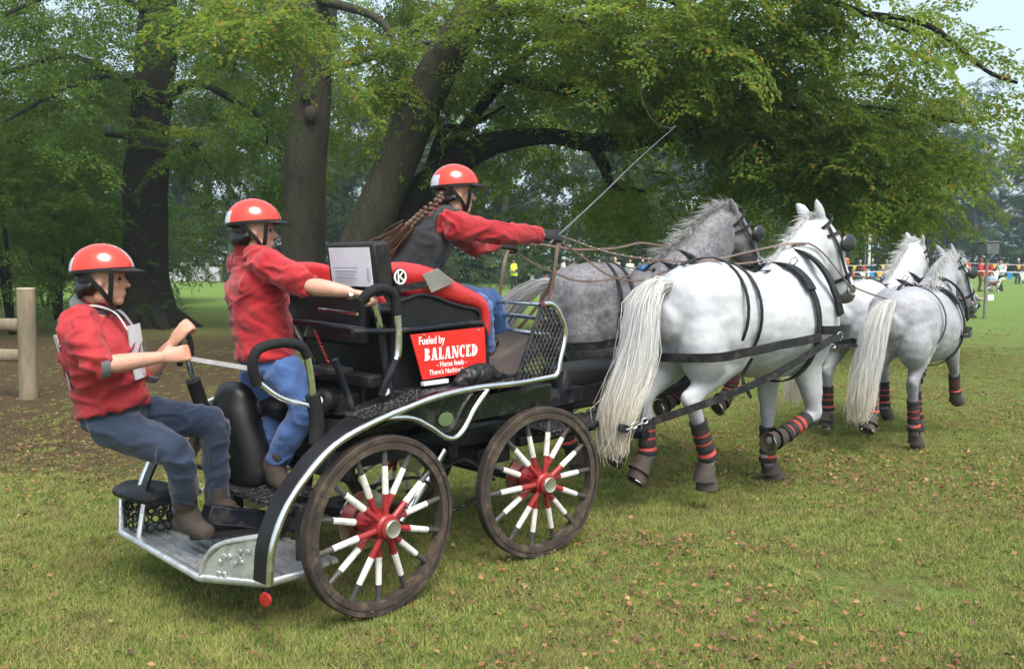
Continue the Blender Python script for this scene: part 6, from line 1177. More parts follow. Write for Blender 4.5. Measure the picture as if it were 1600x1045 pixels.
for (k, sg), e in list(bar_pts.items()) + list(lead_pts.items()):
    H = HS[k]; e = to_local(H, [e])[0]; st = np.array((0.66, sg * 0.30, 1.12)); a = np.array((0.40, sg * 0.355, 1.08))
    d = e - a; Lh = np.linalg.norm(d); j = a + d * (1 - 0.16 / Lh)
    mid = [a + d * u + np.array((0, sg * (0.13 if k[0] == 'W' else 0.05) * math.sin(min(1.0, u) * 3.1), -0.01 * math.sin(u * 3.1))) for u in np.linspace(0, (1 - 0.16 / Lh), 14)]; P = [st, st * 0.5 + a * 0.5 + np.array((0.02, sg * 0.012, 0))] + mid
    tr = MB().strap(P, np.tile((0, sg, 0.15), (len(P), 1)), 0.046 if k[0] == 'W' else 0.036, 0.010).build('trace', M_LEATHER, H['root']); chain_links(j, e, 4 if k[0] == 'W' else 3, parent=tr)
    bk = st * 0.35 + a * 0.65; MB().tube([bk + np.array((0.03 * math.cos(w), sg * 0.016, 0.028 * math.sin(w))) for w in np.linspace(0, 6.28, 9)[:-1]], 0.005, 6, closed=True).build('buckle', M_STEEL, tr)
    if k == 'W1': MB().strap(smooth_path([(-0.40, sg * 0.36, 1.0), (-0.46, sg * 0.34, 0.88), (-0.40, sg * 0.36, 0.75)], 4), np.tile((0, sg, 0), (9, 1)), 0.024, 0.006).build('trace_carrier', M_LEATHER, H['root'])
ck = lambda p: K.loc(p)
part('pole', M_NAVY, T_([(2.0, 0, 0.53), ck(0.5 * F_W1.w(0.1, 0, 0.74) + 0.5 * F_W2.w(0.1, 0, 0.74)), ck(pole_head)], 0.032, 12, sm=4))
part('swingletree', M_NAVY, T_([ck(bar_pts[('W1', -1)]), ck(bar_pts[('W1', 1)])], 0.026, 10, sm=0)); part('swingletree', M_NAVY, T_([ck(bar_pts[('W2', -1)]), ck(bar_pts[('W2', 1)])], 0.026, 10, sm=0)); part('swingletree', M_STEEL, T_([ck(lead_pts[('L1', -1)]), ck(lead_pts[('L1', 1)])], 0.014, 8, sm=0)); part('swingletree', M_STEEL, T_([ck(lead_pts[('L2', -1)]), ck(lead_pts[('L2', 1)])], 0.014, 8, sm=0))
part('lead_bar', M_NAVY, T_([ck(pole_head), ck(0.25 * (lead_pts[('L1', -1)] + lead_pts[('L1', 1)] + lead_pts[('L2', -1)] + lead_pts[('L2', 1)]))], 0.016, 8, sm=0)); part('lead_bar', M_NAVY, T_([ck(0.5 * (lead_pts[('L1', -1)] + lead_pts[('L1', 1)])), ck(0.5 * (lead_pts[('L2', -1)] + lead_pts[('L2', 1)]))], 0.016, 8, sm=0))
hand_r = K.w(*(g3['rh'] + base3)); hand_l = K.w(*(g3['lh'] + base3))
def bit(H, sg): p = H['poll'] + H['t'] * 0.53 + H['sv'] * sg * 0.085 - H['fw'] * 0.015; return wl(H['frame'], H['s'], p)
def terret(H, sg): p, n = surf_half(0.26, sg * -0.35, 0.08); return wl(H['frame'], H['s'], p)
def collar_t(H, sg): return wl(H['frame'], H['s'], (0.46, sg * 0.12, 1.72))
def rein(label, pts, w=0.015, studs=None):
    P = smooth_path(pts, 7); b0 = np.asarray(pts[0]); o = MB().strap([p - b0 for p in P], np.tile((0.3, -0.8, 0.5), (len(P), 1)), w, 0.004).build('rein', M_STRAPBROWN); o.location = b0; tag(o, label, 'rein', 'reins in the driver\'s hands')
    if studs:
        for u in np.linspace(0.04, studs, 12):
            k = int(u * (len(P) - 1)); p = P[k] - b0; MB().ball(p + np.array((0, -0.004, 0.004)), 0.0055, 4).build('stud', M_STEEL, o)
    return o
rein('brown rein from the driver\'s right hand to the pale lead horse', [hand_r, pix(960, 397, 5.45), pix(1050, 408, 5.8), pix(1110, 407, 6.1), collar_t(W1, -0.6), pix(1300, 432, 6.7), pix(1400, 470, 7.2), terret(L1, 1), bit(L1, -1)], studs=0.25)
rein('brown rein sagging in a loop from the driver\'s right hand to the white wheeler', [hand_r + (0, 0, -0.03), pix(905, 398, 5.2), pix(955, 432, 5.35), pix(1005, 438, 5.6), pix(1060, 420, 5.9), terret(W1, 1), collar_t(W1, -0.9), bit(W1, -1)], 0.014)
rein('brown rein from the driver\'s left hand sagging across the dappled horse\'s rump', [hand_l, pix(822, 405, 5.4), pix(860, 424, 5.5), pix(910, 440, 5.7), pix(980, 432, 6.1), pix(1000, 415, 6.3), terret(W2, -1), bit(W2, -1)], 0.013)
rein('brown rein running level from the driver\'s hands to the rings above the dappled horse', [hand_l + (0.03, 0, 0.01), pix(850, 383, 5.4), pix(900, 390, 5.6), pix(960, 388, 5.9), pix(1000, 380, 6.2), pix(1035, 384, 6.4), collar_t(W2, 0.5), pix(1210, 410, 7.2), pix(1340, 432, 7.8), terret(L2, 1), bit(L2, -1)], 0.016, studs=0.12)
def tail_end(label, pts):
    o = rein(label, pts, 0.019); o.name = 'rein'; return o
tail_end('loose rein end with studs hanging from the driver\'s right hand', [hand_r + (0, 0, -0.02), pix(868, 410, 4.98), pix(862, 450, 4.96), pix(850, 490, 4.95), pix(838, 530, 4.96)])
tail_end('loose rein end hanging from the driver\'s left hand beside the knee', [hand_l + (0, 0, -0.02), pix(788, 410, 5.2), pix(781, 460, 5.15), pix(778, 520, 5.1), pix(782, 558, 5.1)])
tail_end('short dark rein end swinging below the driver\'s right hand', [hand_r + (0.01, 0, -0.03), pix(860, 440, 5.0), pix(845, 470, 5.02), pix(822, 500, 5.05), pix(806, 518, 5.08)])
wt = pix(1056, 197, 6.15); wp = MB(); Pw = smooth_path([hand_r - unit(wt - hand_r) * 0.10, hand_r + (wt - hand_r) * 0.3, hand_r + (wt - hand_r) * 0.65 + np.array((0, 0, 0.01)), wt], 6); wp.tube([p - hand_r for p in Pw], list(np.linspace(0.006, 0.002, len(Pw))), 8); wh = wp.build('whip', mat('whip_grey', (0.10, 0.105, 0.11), 0.4, bmp=0.2, bscale=120)); wh.location = hand_r; tag(wh, 'long thin driving whip raised from the driver\'s right hand', 'whip')
lash = smooth_path([wt, pix(1045, 200, 6.1), pix(1022, 190, 6.0), pix(1005, 160, 5.95), pix(1000, 130, 5.9)], 6); MB().tube([p - hand_r for p in lash], 0.0018, 5).build('lash', mat('whip_grey', (0, 0, 0)), wh)
# hand strap from the grip loop across to the hoop
hs0 = K.w(*(g2['rh'] + np.array(J2['base']))); q = smooth_path([hs0, K.w(-0.60, 0.12, 1.17), K.w(-0.52, -0.40, 1.15)], 6); st = MB().strap([p - hs0 for p in q], np.tile((0, -0.6, 0.8), (len(q), 1)), 0.028, 0.004).build('hand_strap', mat('strap_grey', (0.22, 0.22, 0.21), 0.8, bmp=0.3, bscale=200)); st.location = hs0; tag(st, 'grey webbing strap from the leaning groom\'s fist to the grab hoop', 'strap')

# ------------------------------------------------------------------ fence, panels, poles
M_POST = mat('fence_wood', (0.19, 0.155, 0.10), 0.85, bmp=0.8, bscale=26, var=0.35, stretch=(1, 1, 0.2), dirt=(0.11, 0.12, 0.06), dirt_amt=0.5, dscale=4)
M_ENDGRAIN = mat('fence_endgrain', (0.42, 0.35, 0.22), 0.9, bmp=0.5, bscale=40, var=0.25)
pb = pix(45, 620, 10.05); pb[2] = 0; fe = empty('fence', pb); tag(fe, 'round wooden fence post with two half-round rails at the left edge', 'fence')
def post(b, h=1.29, r=0.098): b.lathe([(r * 1.04, -0.2), (r * 1.03, 0.1), (r, h * 0.6), (r * 0.99, h - 0.012), (r * 0.95, h), (0.001, h + 0.004)], (0, 0, 0), (0.02, 0, 1), 22, mis=[0, 0, 0, 1, 1]); return b
post(MB()).build('post', [M_POST, M_ENDGRAIN], fe)
for z in (0.86, 0.50): MB().tube([(-0.06, -0.02, z), (-1.6, 0.25, z + 0.01), (-3.2, 0.5, z)], 0.075, 14, flat=0.55, side=(0, 0, 1)).build('rail', M_POST, fe)
M_PANELG = mat('panel_grey', (0.50, 0.53, 0.57), 0.6, bmp=0.2, bscale=8, var=0.12)
for i, (px, w, h, lab) in enumerate(((259, 20, 1.15, 'low grey panel just right of the dark trunk'), (281, 19, 1.45, 'tallest grey panel with wavy top, second from the dark trunk'), (310, 20, 1.15, 'grey panel between two wooden stakes, third from the dark trunk'), (335, 16, 1.15, 'grey panel half hidden by the standing groom'))):
    b = pix(px, 440, 66); b[2] = 0; r = empty('sheet_barrier', b); tag(r, lab, 'barrier', 'grey course panels in the far left field'); W = w / 1350 * 66; N = 10
    MB().prism([(-W / 2, 0, 0.1), (W / 2, 0, 0.1)] + [(W / 2 - W * k / N, 0, h + 0.05 * math.sin(k * 1.9 + i)) for k in range(N + 1)], (0, 0.12, 0)).build('sheet', M_PANELG, r)
    for sx in (-1, 1): MB().lathe([(0.09, -0.1), (0.09, 1.45), (0.07, 1.5)], (sx * (W / 2 + 0.12), 0.1, 0), (0, 0, 1), 10).build('stake', M_POST, r)
# loudspeaker box on a post, right
bp = pix(1538, 497, 24.3); bp[2] = 0; bx = empty('course_marker', bp); tag(bx, 'grey box on a thin post right of the crouching figure', 'marker post'); MB().lathe([(0.04, -0.1), (0.036, 1.78)], (0, 0, 0), (0, 0, 1), 10).build('post', mat('post_grey', (0.16, 0.155, 0.14), 0.8), bx)
MB().box((0.02, 0, 1.95), (0.44, 0.34, 0.34), Rz(18)).build('box', mat('box_grey', (0.09, 0.095, 0.10), 0.6), bx, bevel=0.02); MB().box((0.02, 0, 2.135), (0.50, 0.40, 0.03), Rz(18)).build('lid', mat('box_lid', (0.14, 0.14, 0.135), 0.6), bx, bevel=0.01); MB().box((0.12, -0.06, 0.58), (0.17, 0.02, 0.15)).build('notice', M_WHITE, bx)
# bunting
def flag_mat(n, c): return mat('flag_' + n, c, 0.6, bmp=0.1, var=0.06)
FL = dict(white=flag_mat('white', (0.75, 0.75, 0.75)), blue=flag_mat('blue', (0.03, 0.22, 0.62)), orange=flag_mat('orange', (0.72, 0.16, 0.03)), yellow=flag_mat('yellow', (0.75, 0.45, 0.03)), red=flag_mat('red', (0.62, 0.03, 0.03)))
def bunting(label, Y, y_line, flags, x0, x1, fw, fh, skew=0.0):
    b0 = pix(x0, y_line, Y); o = empty('bunting', (b0[0], b0[1], 0)); tag(o, label, 'bunting', 'bunting strings across the field'); P = [pix(x, y_line + 2 * math.sin((x - x0) * 0.02), Y + skew * (x - x0)) for x in np.linspace(x0, x1, 30)]; org = np.array((b0[0], b0[1], 0)); MB().tube([p - org for p in P], 0.010, 5).build('cord', M_WHITE, o)
    for px, col in flags:
        c = pix(px, y_line + 2 * math.sin((px - x0) * 0.02), Y + skew * (px - x0)) - org; a = RNG.uniform(-0.4, 0.4); d = np.array((math.cos(a), math.sin(a), 0)); MB().prism([c - d * fw / 2, c + d * fw / 2, c + np.array((0.03 * RNG.normal(), 0.03, -fh))], (0, 0.006, 0)).build('flag', FL[col], o)
    for px in (x0, x1): q = pix(px, y_line, Y + skew * (px - x0)) - org; MB().tube([(q[0], q[1], -0.1), (q[0], q[1], q[2] + 0.06)], 0.025, 8).build('stake', M_POST, o)
bunting('near bunting string with white, orange and blue pennants behind the lead horses', 27, 424, [(1295, 'blue'), (1314, 'white'), (1331, 'orange'), (1348, 'white'), (1362, 'blue'), (1375, 'yellow'), (1455, 'orange'), (1480, 'yellow'), (1523, 'blue'), (1541, 'orange'), (1557, 'white'), (1578, 'blue'), (1598, 'white')], 1225, 1640, 0.22, 0.28)
bunting('far bunting string with small orange, yellow and red pennants', 48, 413, [(1308, 'yellow'), (1322, 'orange'), (1336, 'yellow'), (1350, 'red'), (1380, 'yellow'), (1398, 'orange'), (1470, 'red'), (1497, 'yellow'), (1515, 'red'), (1535, 'orange'), (1555, 'yellow'), (1573, 'red'), (1592, 'yellow')], 1250, 1640, 0.26, 0.28)
for i, (px, top, lab, cols) in enumerate(((1357, 352, 'plain white-blue pole behind the far lead horse', None), (1309, 345, 'red and white banded pole behind the white wheeler\'s head', 1))):
    b = pix(px, 430, 54); h = pix(px, top, 54)[2]; m1 = mat('pole_pale', (0.55, 0.62, 0.68), 0.5); o = empty('course_pole', (b[0], b[1], 0)); tag(o, lab, 'pole', 'tall poles at the far obstacle')
    for k in range(8): MB().lathe([(0.085, h * k / 8), (0.085, h * (k + 1) / 8)], (0, 0, 0), (0, 0, 1), 12).build('band', FL['red'] if cols and k % 2 == 0 else m1, o)
# flowering branches, rail and dressing at the far obstacle
def posy(px, py, Y, r, lab):
    c = pix(px, py, Y); o = empty('flower_bunch', c); tag(o, lab, 'flowers'); crown_obj('blooms', place_sprays(*vol_sprays((0, 0, 0), (r, r * 0.6, r * 0.5), 40, (0.4, 0.8), 0.1)), leaf_mat('bloom_yellow' + str(px), [(0, (0.5, 0.34, 0.02)), (0.6, (0.65, 0.5, 0.03)), (1, (0.2, 0.25, 0.04))], 0.2, (0.6, 0.5, 0.05), (0.5, 0.4, 0.03)), o); MB().tube([(0, 0, -r * 0.3), (r * 0.6, 0, -r * 0.9), (r * 0.6, 0, -c[2])], 0.03, 6).build('stem', M_POST, o)
posy(1300, 362, 53.5, 0.6, 'yellow bunch of leaves beside the red and white pole'); posy(1345, 358, 53.5, 0.55, 'yellow bunch of leaves beside the plain pale pole')
b = pix(1322, 432, 56); o = empty('log_rail', (b[0], b[1], 0)); tag(o, 'wooden rail obstacle dressed in orange and yellow between the two poles', 'rail')
for z in (0.55, 1.0): MB().tube([(-1.4, 0, z), (1.5, 0, z)], 0.09, 10).build('rail', M_POST, o)
for x in (-1.3, 0, 1.4): MB().lathe([(0.10, -0.1), (0.10, 1.2)], (x, 0.12, 0), (0, 0, 1), 10).build('post', M_POST, o)
b = pix(1322, 432, 55.5); o = empty('dressed_figure', (b[0], b[1], 0)); tag(o, 'orange and blue dressed stand with round orange top before the rail', 'decoration'); MB().lathe([(0.30, 0.2), (0.34, 0.6), (0.22, 1.0), (0.08, 1.15)], (0, 0, 0), (0, 0, 1), 14).build('skirt', FL['orange'], o); MB().ball((0, 0, 1.55), (0.2, 0.2, 0.26), 8).build('top', FL['orange'], o); MB().box((0, -0.25, 0.75), (0.75, 0.12, 0.3)).build('sash', FL['blue'], o, bevel=0.02)
for px, col, lab in ((832, 'white', 'white upright block at the left end of the coloured blocks'), (845, 'blue', 'blue block left of the orange one'), (851, 'orange', 'orange block between two blue blocks'), (859, 'blue', 'blue block right of the orange one'), (866, 'yellow', 'yellow block at the right end of the coloured blocks')):
    b = pix(px, 436, 60); o = obj('jump_block', MB().prism([(-0.17, -0.15, 0), (0.17, -0.15, 0), (0.13, -0.15, 0.62), (-0.13, -0.15, 0.62)], (0, 0.3, 0)).mesh('jump_block', FL[col])); o.location = (b[0], b[1], 0); tag(o, lab, 'block', 'coloured blocks beyond the steward')
b = pix(876, 438, 62); o = obj('barrier_sheet', MB().prism([(-1.6, 0, 0), (1.6, 0, 0), (1.6, 0, 0.62), (0.5, 0, 0.58), (-0.6, 0, 0.66), (-1.6, 0, 0.5)], (0, 0.06, 0)).mesh('barrier_sheet', M_WHITE)); o.location = (b[0], b[1], 0); tag(o, 'low white sheet barrier behind the coloured blocks', 'barrier')
# van and green trailer beyond the dappled horse
b = pix(958, 432, 64); v = empty('van', (b[0], b[1], 0), RAD(8)); tag(v, 'pale grey van parked at the wood edge beyond the dappled horse', 'van'); M_VAN = mat('van_paint', (0.52, 0.56, 0.62), 0.3, var=0.05)
MB().prism([(-1.6, -0.85, 0.35), (1.7, -0.85, 0.35), (1.75, -0.85, 0.9), (1.35, -0.85, 1.05), (0.95, -0.85, 1.75), (0.6, -0.85, 1.92), (-1.5, -0.85, 1.92), (-1.62, -0.85, 1.7)], (0, 1.7, 0)).build('body', M_VAN, v, bevel=0.08); M_GLASS = mat('van_glass', (0.02, 0.025, 0.03), 0.08, bmp=0)
MB().prism([(0.98, -0.86, 1.15), (0.62, -0.86, 1.7), (0.15, -0.86, 1.7), (0.15, -0.86, 1.15)], (0, -0.01, 0)).build('window', M_GLASS, v); MB().prism([(0.0, -0.86, 1.15), (0.0, -0.86, 1.7), (-1.3, -0.86, 1.7), (-1.3, -0.86, 1.15)], (0, -0.01, 0)).build('window', M_GLASS, v)
for x in (-1.0, 1.05):
    for y in (-0.84, 0.84): w_ = MB().lathe([(0.001, -0.09), (0.30, -0.09), (0.33, -0.05), (0.33, 0.05), (0.30, 0.09), (0.001, 0.09)], (x, y, 0.33), (0, 1, 0), 20).build('wheel', M_TYRE, v)
b = pix(1027, 432, 66); v = empty('trailer', (b[0], b[1], 0)); tag(v, 'small green box trailer beyond the dappled horse\'s withers', 'trailer'); MB().box((0, 0, 1.5), (1.6, 2.0, 1.7)).build('body', mat('trailer_green', (0.02, 0.22, 0.10), 0.4), v, bevel=0.08); MB().box((0, 0, 2.38), (1.66, 2.06, 0.09)).build('roof', M_WHITE, v, bevel=0.03)
for x in (-0.45, 0.45): MB().lathe([(0.30, -0.1), (0.30, 0.1)], (x, -0.95, 0.32), (0, 1, 0), 16).build('wheel', M_TYRE, v)
MB().tube([(0.8, 0, 0.5), (1.7, 0, 0.45)], 0.05, 8).build('tow_bar', M_NAVY, v)

# ------------------------------------------------------------------ people and dog in the field
CL = {}
def colour(n, c):
    if n not in CL: CL[n] = mat('cloth_' + n, c, 0.85, bmp=0.3, bscale=40, var=0.2)
    return CL[n]
def onlooker(label, px, Y, face_az, top, trou, hair, arms='down', H=1.72, hat=None, vest=None, coat=0.0, foot_y=None, stride=0.0):
    b = pix(px, 440, Y); fr = Frame((b[0], b[1]), face_az); k = H / 1.72; B = Blob(); S = lambda p: np.array(p) * k
    head = S((0.02, 0, 1.60)); B.ball(head, S((.095, .078, .115))); B.ball(head + S((.09, 0, -.015)), S((.022, .014, .02))); B.limb([S((0, 0, 1.38)), head - S((0.01, 0, .05))], [.055 * k, .055 * k]); B.loft([S((0, 0, .92)), S((0, 0, 1.1)), S((0, 0, 1.32)), S((0, 0, 1.44))], [.10, .09, .10, .06], [.14, .12, .16, .07])
    A = {}
    for sg in (-1, 1):
        sh = S((0, sg * .19, 1.40))
        if arms == 'down': el, wr = S((-.03, sg * .25, 1.13)), S((.04, sg * .24, .90))
        elif arms == 'front': el, wr = S((.0, sg * .24, 1.14)), S((.23, sg * .10, 1.10))
        elif arms == 'reach': el, wr = S((.20, sg * .20, 1.25)), S((.45, sg * .12, 1.20))
        else: el, wr = S((.03, sg * .27, 1.15)), S((.17, sg * .05, 1.32))
        A[sg] = (sh, el, wr); B.limb([sh, el, wr], [.048, .040, .028]); B.ball(wr + unit(wr - el) * 0.05, (.045, .03, .045))
        hp, kn, an = S((0, sg * .09, .90)), S((.03 + sg * stride, sg * .10, .49)), S((-.03 + sg * stride * 1.6, sg * .10, .09)); B.limb([hp, kn, an], [.085, .055, .04]); B.loft([an + S((-.05, 0, -.05)), an + S((.14, 0, -.06))], [.035, .028], [.04, .04]); A[('l', sg)] = (hp, kn, an)
    root = obj('person', B.mesh('person', SKIN, 0.017, it=2)); tag(root, label, 'person'); root.location = fr.o; root.rotation_euler = (0, 0, fr.rz)
    T = Blob(); T.loft([S((0, 0, .88 - coat)), S((0, 0, 1.05)), S((0, 0, 1.3)), S((0, 0, 1.43))], [.135 + coat * .1, .12, .125, .085], [.18 + coat * .1, .16, .185, .11], cap=.1)
    for sg in (-1, 1): sh, el, wr = A[sg]; T.limb([sh, el, el * .15 + wr * .85], [.075, .062, .05])
    obj('top', T.mesh('top', top, 0.017, it=2, disp=folds(0.012, 9)), root)
    L_ = Blob(); L_.loft([S((0, 0, .98)), S((0, 0, .86))], [.115, .115], [.155, .155])
    for sg in (-1, 1): hp, kn, an = A[('l', sg)]; L_.limb([hp, kn, an], [.098, .073, .06])
    obj('trousers', L_.mesh('trousers', trou, 0.017, it=2, disp=folds(0.01, 9, seed=4)), root)
    for sg in (-1, 1): hp, kn, an = A[('l', sg)]; s_ = Blob(); s_.loft([an + S((-.06, 0, -.05)), an + S((.0, 0, -.035)), an + S((.16, 0, -.06))], [.038, .05, .03], [.042, .046, .044]); obj('shoe', s_.mesh('shoe', colour('shoe', (0.03, 0.025, 0.022)), 0.014, it=2), root)
    hb = Blob(); hb.ball(head + S((-.02, 0, .03)), S((.10, .09, .105))); hb.ball(head + S((-.05, 0, -.05)), S((.06, .075, .08))); obj('hair', hb.mesh('hair', hair, 0.014, it=2), root)
    if hat is not None: MB().lathe([(0.16 * k, 0.0), (0.165 * k, 0.012), (0.11 * k, 0.02), (0.105 * k, 0.10), (0.06 * k, 0.13), (0.001, 0.135)], head + S((0, 0, .045)), (0, 0, 1), 18).build('hat', hat, root)
    if vest is not None:
        V = Blob(); V.loft([S((0, 0, .84)), S((0, 0, 1.05)), S((0, 0, 1.3)), S((0, 0, 1.45))], [.145, .14, .145, .10], [.20, .18, .205, .13], cap=.08); vo = obj('vest', V.mesh('vest', vest, 0.015, it=2), root); MB().tube([S((.150 * math.cos(w), .203 * math.sin(w), 1.0)) for w in np.linspace(0, 6.28, 25)[:-1]], 0.022, 6, closed=True).build('reflective_band', M_HELMGREY, vo)
    return root, fr
BLK = colour('black', (0.02, 0.02, 0.022)); NAV = colour('navy', (0.025, 0.035, 0.07)); DEN = colour('denim', (0.05, 0.09, 0.19)); WHT = colour('white', (0.62, 0.62, 0.60)); GRY = colour('grey', (0.32, 0.31, 0.29)); RDD = colour('red', (0.42, 0.03, 0.04)); BRN = colour('brown', (0.09, 0.05, 0.03)); HIV = colour('hi_vis', (0.62, 0.72, 0.04)); HB = colour('hair_brown', (0.07, 0.045, 0.03)); HG = colour('hair_grey', (0.36, 0.34, 0.32)); HBL = colour('hair_blond', (0.40, 0.28, 0.14)); ORG = colour('orange', (0.60, 0.18, 0.04)); BLU = colour('blue', (0.05, 0.18, 0.50)); CRM = colour('cream', (0.48, 0.44, 0.40)); MAR = colour('maroon', (0.16, 0.03, 0.03))
st_, fst = onlooker('steward in yellow hi-vis vest and dark hat standing on the far lawn with a clipboard', 803, 44.3, 190, BLK, BLK, HB, 'front', 1.74, hat=BLK, vest=HIV); b = fst.w(0.30, -0.05, 1.10); o = obj('clipboard', MB().box((0, 0, 0), (0.32, 0.22, 0.012)).mesh('clipboard', M_WHITE)); o.location = b; o.rotation_euler = (0.1, -0.2, fst.rz); tag(o, 'white clipboard in the steward\'s hands', 'clipboard')
onlooker('spectator in white polo shirt and cap with dark trousers beyond the dappled horse', 880, 46, 80, WHT, NAV, HB, 'front', 1.78, hat=GRY); onlooker('spectator in pale grey shirt standing next to the white polo shirt', 896, 46.5, 160, GRY, NAV, HG, 'front', 1.70)
onlooker('bare-headed spectator in dark top standing in front of the grey van', 936, 52, 180, NAV, DEN, HB); onlooker('spectator in pinkish top right of the grey van\'s middle', 961, 51, 190, CRM, NAV, HBL, H=1.82); onlooker('spectator in blue shirt by the green trailer', 1004, 54, 200, BLU, DEN, HG)
onlooker('spectator in white shirt left of the blue shirt by the trailer', 984, 56, 170, WHT, NAV, HB)
onlooker('spectator in black and white patterned jacket and blue jeans left of the lead horse', 1343, 55, 200, BLK, DEN, HG, 'front', 1.68); onlooker('spectator in dark blue coat beside the patterned jacket', 1362, 54, 175, NAV, BLK, HBL, 'up', 1.74); onlooker('spectator in dark jacket half behind the far lead horse\'s neck', 1384, 56, 185, BLK, DEN, HB)
onlooker('spectator in long pale coat right above the near lead horse', 1507, 50, 200, CRM, GRY, HBL, 'up', 1.66, coat=0.35); onlooker('spectator in red coat and brown hat standing left of the box post', 1531, 46, 120, RDD, BRN, HB, 'front', 1.70, hat=MAR); onlooker('spectator in red top with dark cap just right of the box post', 1543, 47, 250, RDD, NAV, HB, 'front', 1.66, hat=NAV)
onlooker('spectator in white jacket and black leggings right of the box post', 1564, 46, 255, WHT, BLK, HB, 'front', 1.66, stride=0.10); onlooker('spectator in black jacket near the right edge', 1590, 60, 190, BLK, NAV, HG, 'down', 1.78); onlooker('spectator in orange top at the right edge', 1601, 62, 200, ORG, DEN, HB)
onlooker('small child in pale blue beside the dog', 1549, 45.5, 200, colour('pale_blue', (0.30, 0.38, 0.48)), GRY, HBL, 'down', 0.95); onlooker('marshal in hi-vis half hidden behind the grey panels', 270, 68, 100, HIV, NAV, HB, H=1.75); onlooker('marshal whose cap just shows above the lowest grey panel', 254, 68.5, 120, HIV, NAV, HB, H=1.6)
# crouching figure by the marker post
def croucher():
    b = pix(1510, 492, 24.6); fr = Frame((b[0], b[1]), 78); B = Blob(); B.ball((0.05, 0, 0.86), (.095, .08, .115)); B.ball((0.14, 0, 0.845), 0.02); B.loft([(-0.12, 0, .22), (-0.04, 0, .42), (0.02, 0, .62), (0.03, 0, .74)], [.10, .09, .09, .055], [.14, .13, .15, .06])
    g = {}
    for sg in (-1, 1): g[sg] = (np.array((0.02, sg * .18, .68)), np.array((.22, sg * .20, .52)), np.array((.40, sg * .08, .52)), np.array((-.10, sg * .10, .22)), np.array((.26, sg * .13, .36)), np.array((.05, sg * .12, .08))); s_, e, w, h, k, a = g[sg]; B.limb([s_, e, w], [.047, .04, .028]); B.ball(w + (0.04, 0, 0), (.045, .03, .04)); B.limb([h, k], [.085, .06]); B.limb([k, a], [.058, .042]); B.loft([a + (-.05, 0, -.04), a + (.15, 0, -.05)], [.035, .028], [.04, .04])
    o = obj('person', B.mesh('person', SKIN, 0.013, it=2)); o.location = fr.o; o.rotation_euler = (0, 0, fr.rz); tag(o, 'person in red waistcoat crouching beside the box post, reaching towards it', 'person')
    T = Blob(); T.loft([(-0.10, 0, .26), (-0.03, 0, .44), (0.02, 0, .62), (0.03, 0, .73)], [.125, .12, .12, .08], [.17, .16, .17, .10], cap=.1); obj('waistcoat', T.mesh('waistcoat', RDD, 0.012, it=2, disp=folds(0.01, 12)), o); S_ = Blob(); Lg = Blob(); Lg.ball((-0.11, 0, .22), (.13, .16, .12))
    for sg in (-1, 1): s_, e, w, h, k, a = g[sg]; S_.limb([s_, e, e * .15 + w * .85], [.066, .055, .045]); Lg.limb([h, k], [.10, .075]); Lg.limb([k, a], [.073, .06])
    S_.limb([g[-1][0], g[1][0]], [.06, .06]); obj('sleeves', S_.mesh('sleeves', GRY, 0.012, it=2), o); obj('trousers', Lg.mesh('trousers', NAV, 0.012, it=2, disp=folds(0.008, 12)), o); hb = Blob(); hb.ball((0.03, 0, 0.90), (.10, .09, .10)); hb.ball((-0.01, 0, .82), (.07, .08, .10)); obj('hair', hb.mesh('hair', HBL, 0.012, it=2), o)
    for sg in (-1, 1): a = g[sg][5]; s2 = Blob(); s2.loft([a + (-.06, 0, -.03), a + (.0, 0, -.03), a + (.16, 0, -.05)], [.04, .05, .03], [.044, .046, .044]); obj('shoe', s2.mesh('shoe', BLK, 0.012, it=2), o)
croucher()
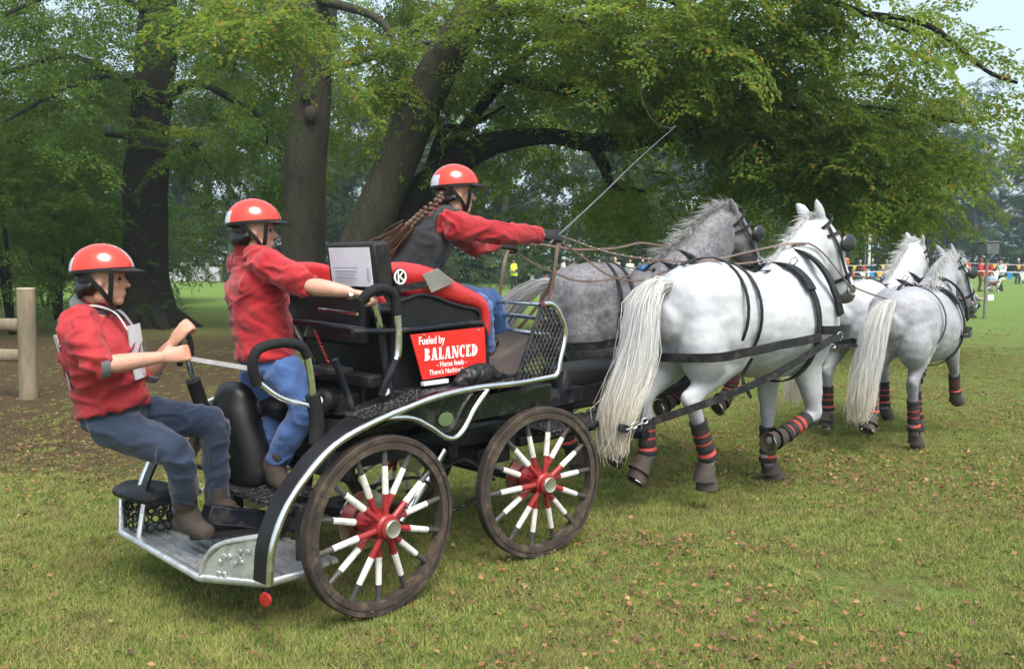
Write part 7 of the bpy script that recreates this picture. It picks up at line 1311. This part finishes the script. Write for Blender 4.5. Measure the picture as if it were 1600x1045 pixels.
def dog():
    b = pix(1552, 440, 44.5); fr = Frame((b[0], b[1]), 100); B = Blob(); B.loft([(-0.32, 0, .46), (-0.1, 0, .46), (0.14, 0, .46), (0.30, 0, .50)], [.10, .105, .14, .10], [.09, .10, .11, .08]); B.limb([(0.26, 0, .52), (0.38, 0, .66)], [.085, .07]); B.ball((0.42, 0, .70), (.10, .075, .08)); B.limb([(0.46, 0, .69), (0.57, 0, .655)], [.045, .032]); B.limb([(-0.34, 0, .52), (-0.48, 0, .60), (-0.56, 0, .72)], [.03, .025, .015])
    for x, y in ((0.22, .07), (0.22, -.07)): B.limb([(x, y, .42), (x + .01, y, .22), (x + .01, y, .03)], [.05, .03, .026]); B.ball((x + .035, y, .025), (.045, .028, .025))
    for x, y in ((-0.26, .07), (-0.26, -.07)): B.limb([(x, y, .42), (x + .07, y, .28), (x - .05, y, .17), (x - .03, y, .03)], [.07, .045, .028, .026]); B.ball((x, y, .025), (.045, .028, .025))
    for y in (-1, 1): B.loft([(0.39, y * .06, .76), (0.37, y * .10, .70), (0.38, y * .105, .64)], [.02, .03, .015], [.012, .012, .01])
    n_ = lambda fc: (vnoise(fc * 4.0 + 3.0) > 0.12).astype(int); o = obj('dog', B.mesh('dog', [WHT, BRN], 0.014, it=3, region=n_)); o.location = fr.o; o.rotation_euler = (0, 0, fr.rz); tag(o, 'white dog with brown patches standing beside the white jacket', 'dog')
dog()
# ------------------------------------------------------------------ the damp air under and beyond the trees
hz = MB().box((20, 58, 17.4), (260, 150, 37.2)).build('haze', mat('haze_air', (1, 1, 1)), smooth=False); hm = bpy.data.materials.new('haze_volume'); hm.use_nodes = True; hn = hm.node_tree.nodes; hn.remove(hn['Principled BSDF']); pv = hn.new('ShaderNodeVolumePrincipled')
pv.inputs['Color'].default_value = (0.70, 0.92, 1.0, 1); pv.inputs['Density'].default_value = 0.0009; pv.inputs['Anisotropy'].default_value = 0.2; hm.node_tree.links.new(pv.outputs[0], hn['Material Output'].inputs['Volume']); hz.data.materials.clear(); hz.data.materials.append(hm); tag(hz, 'pale blue-green haze in the air over the field', 'haze', kind='stuff')

try: hm.cycles.homogeneous_volume = True
except Exception: pass
scene.cycles.volume_bounces = 0; scene.cycles.volume_step_rate = 5.0
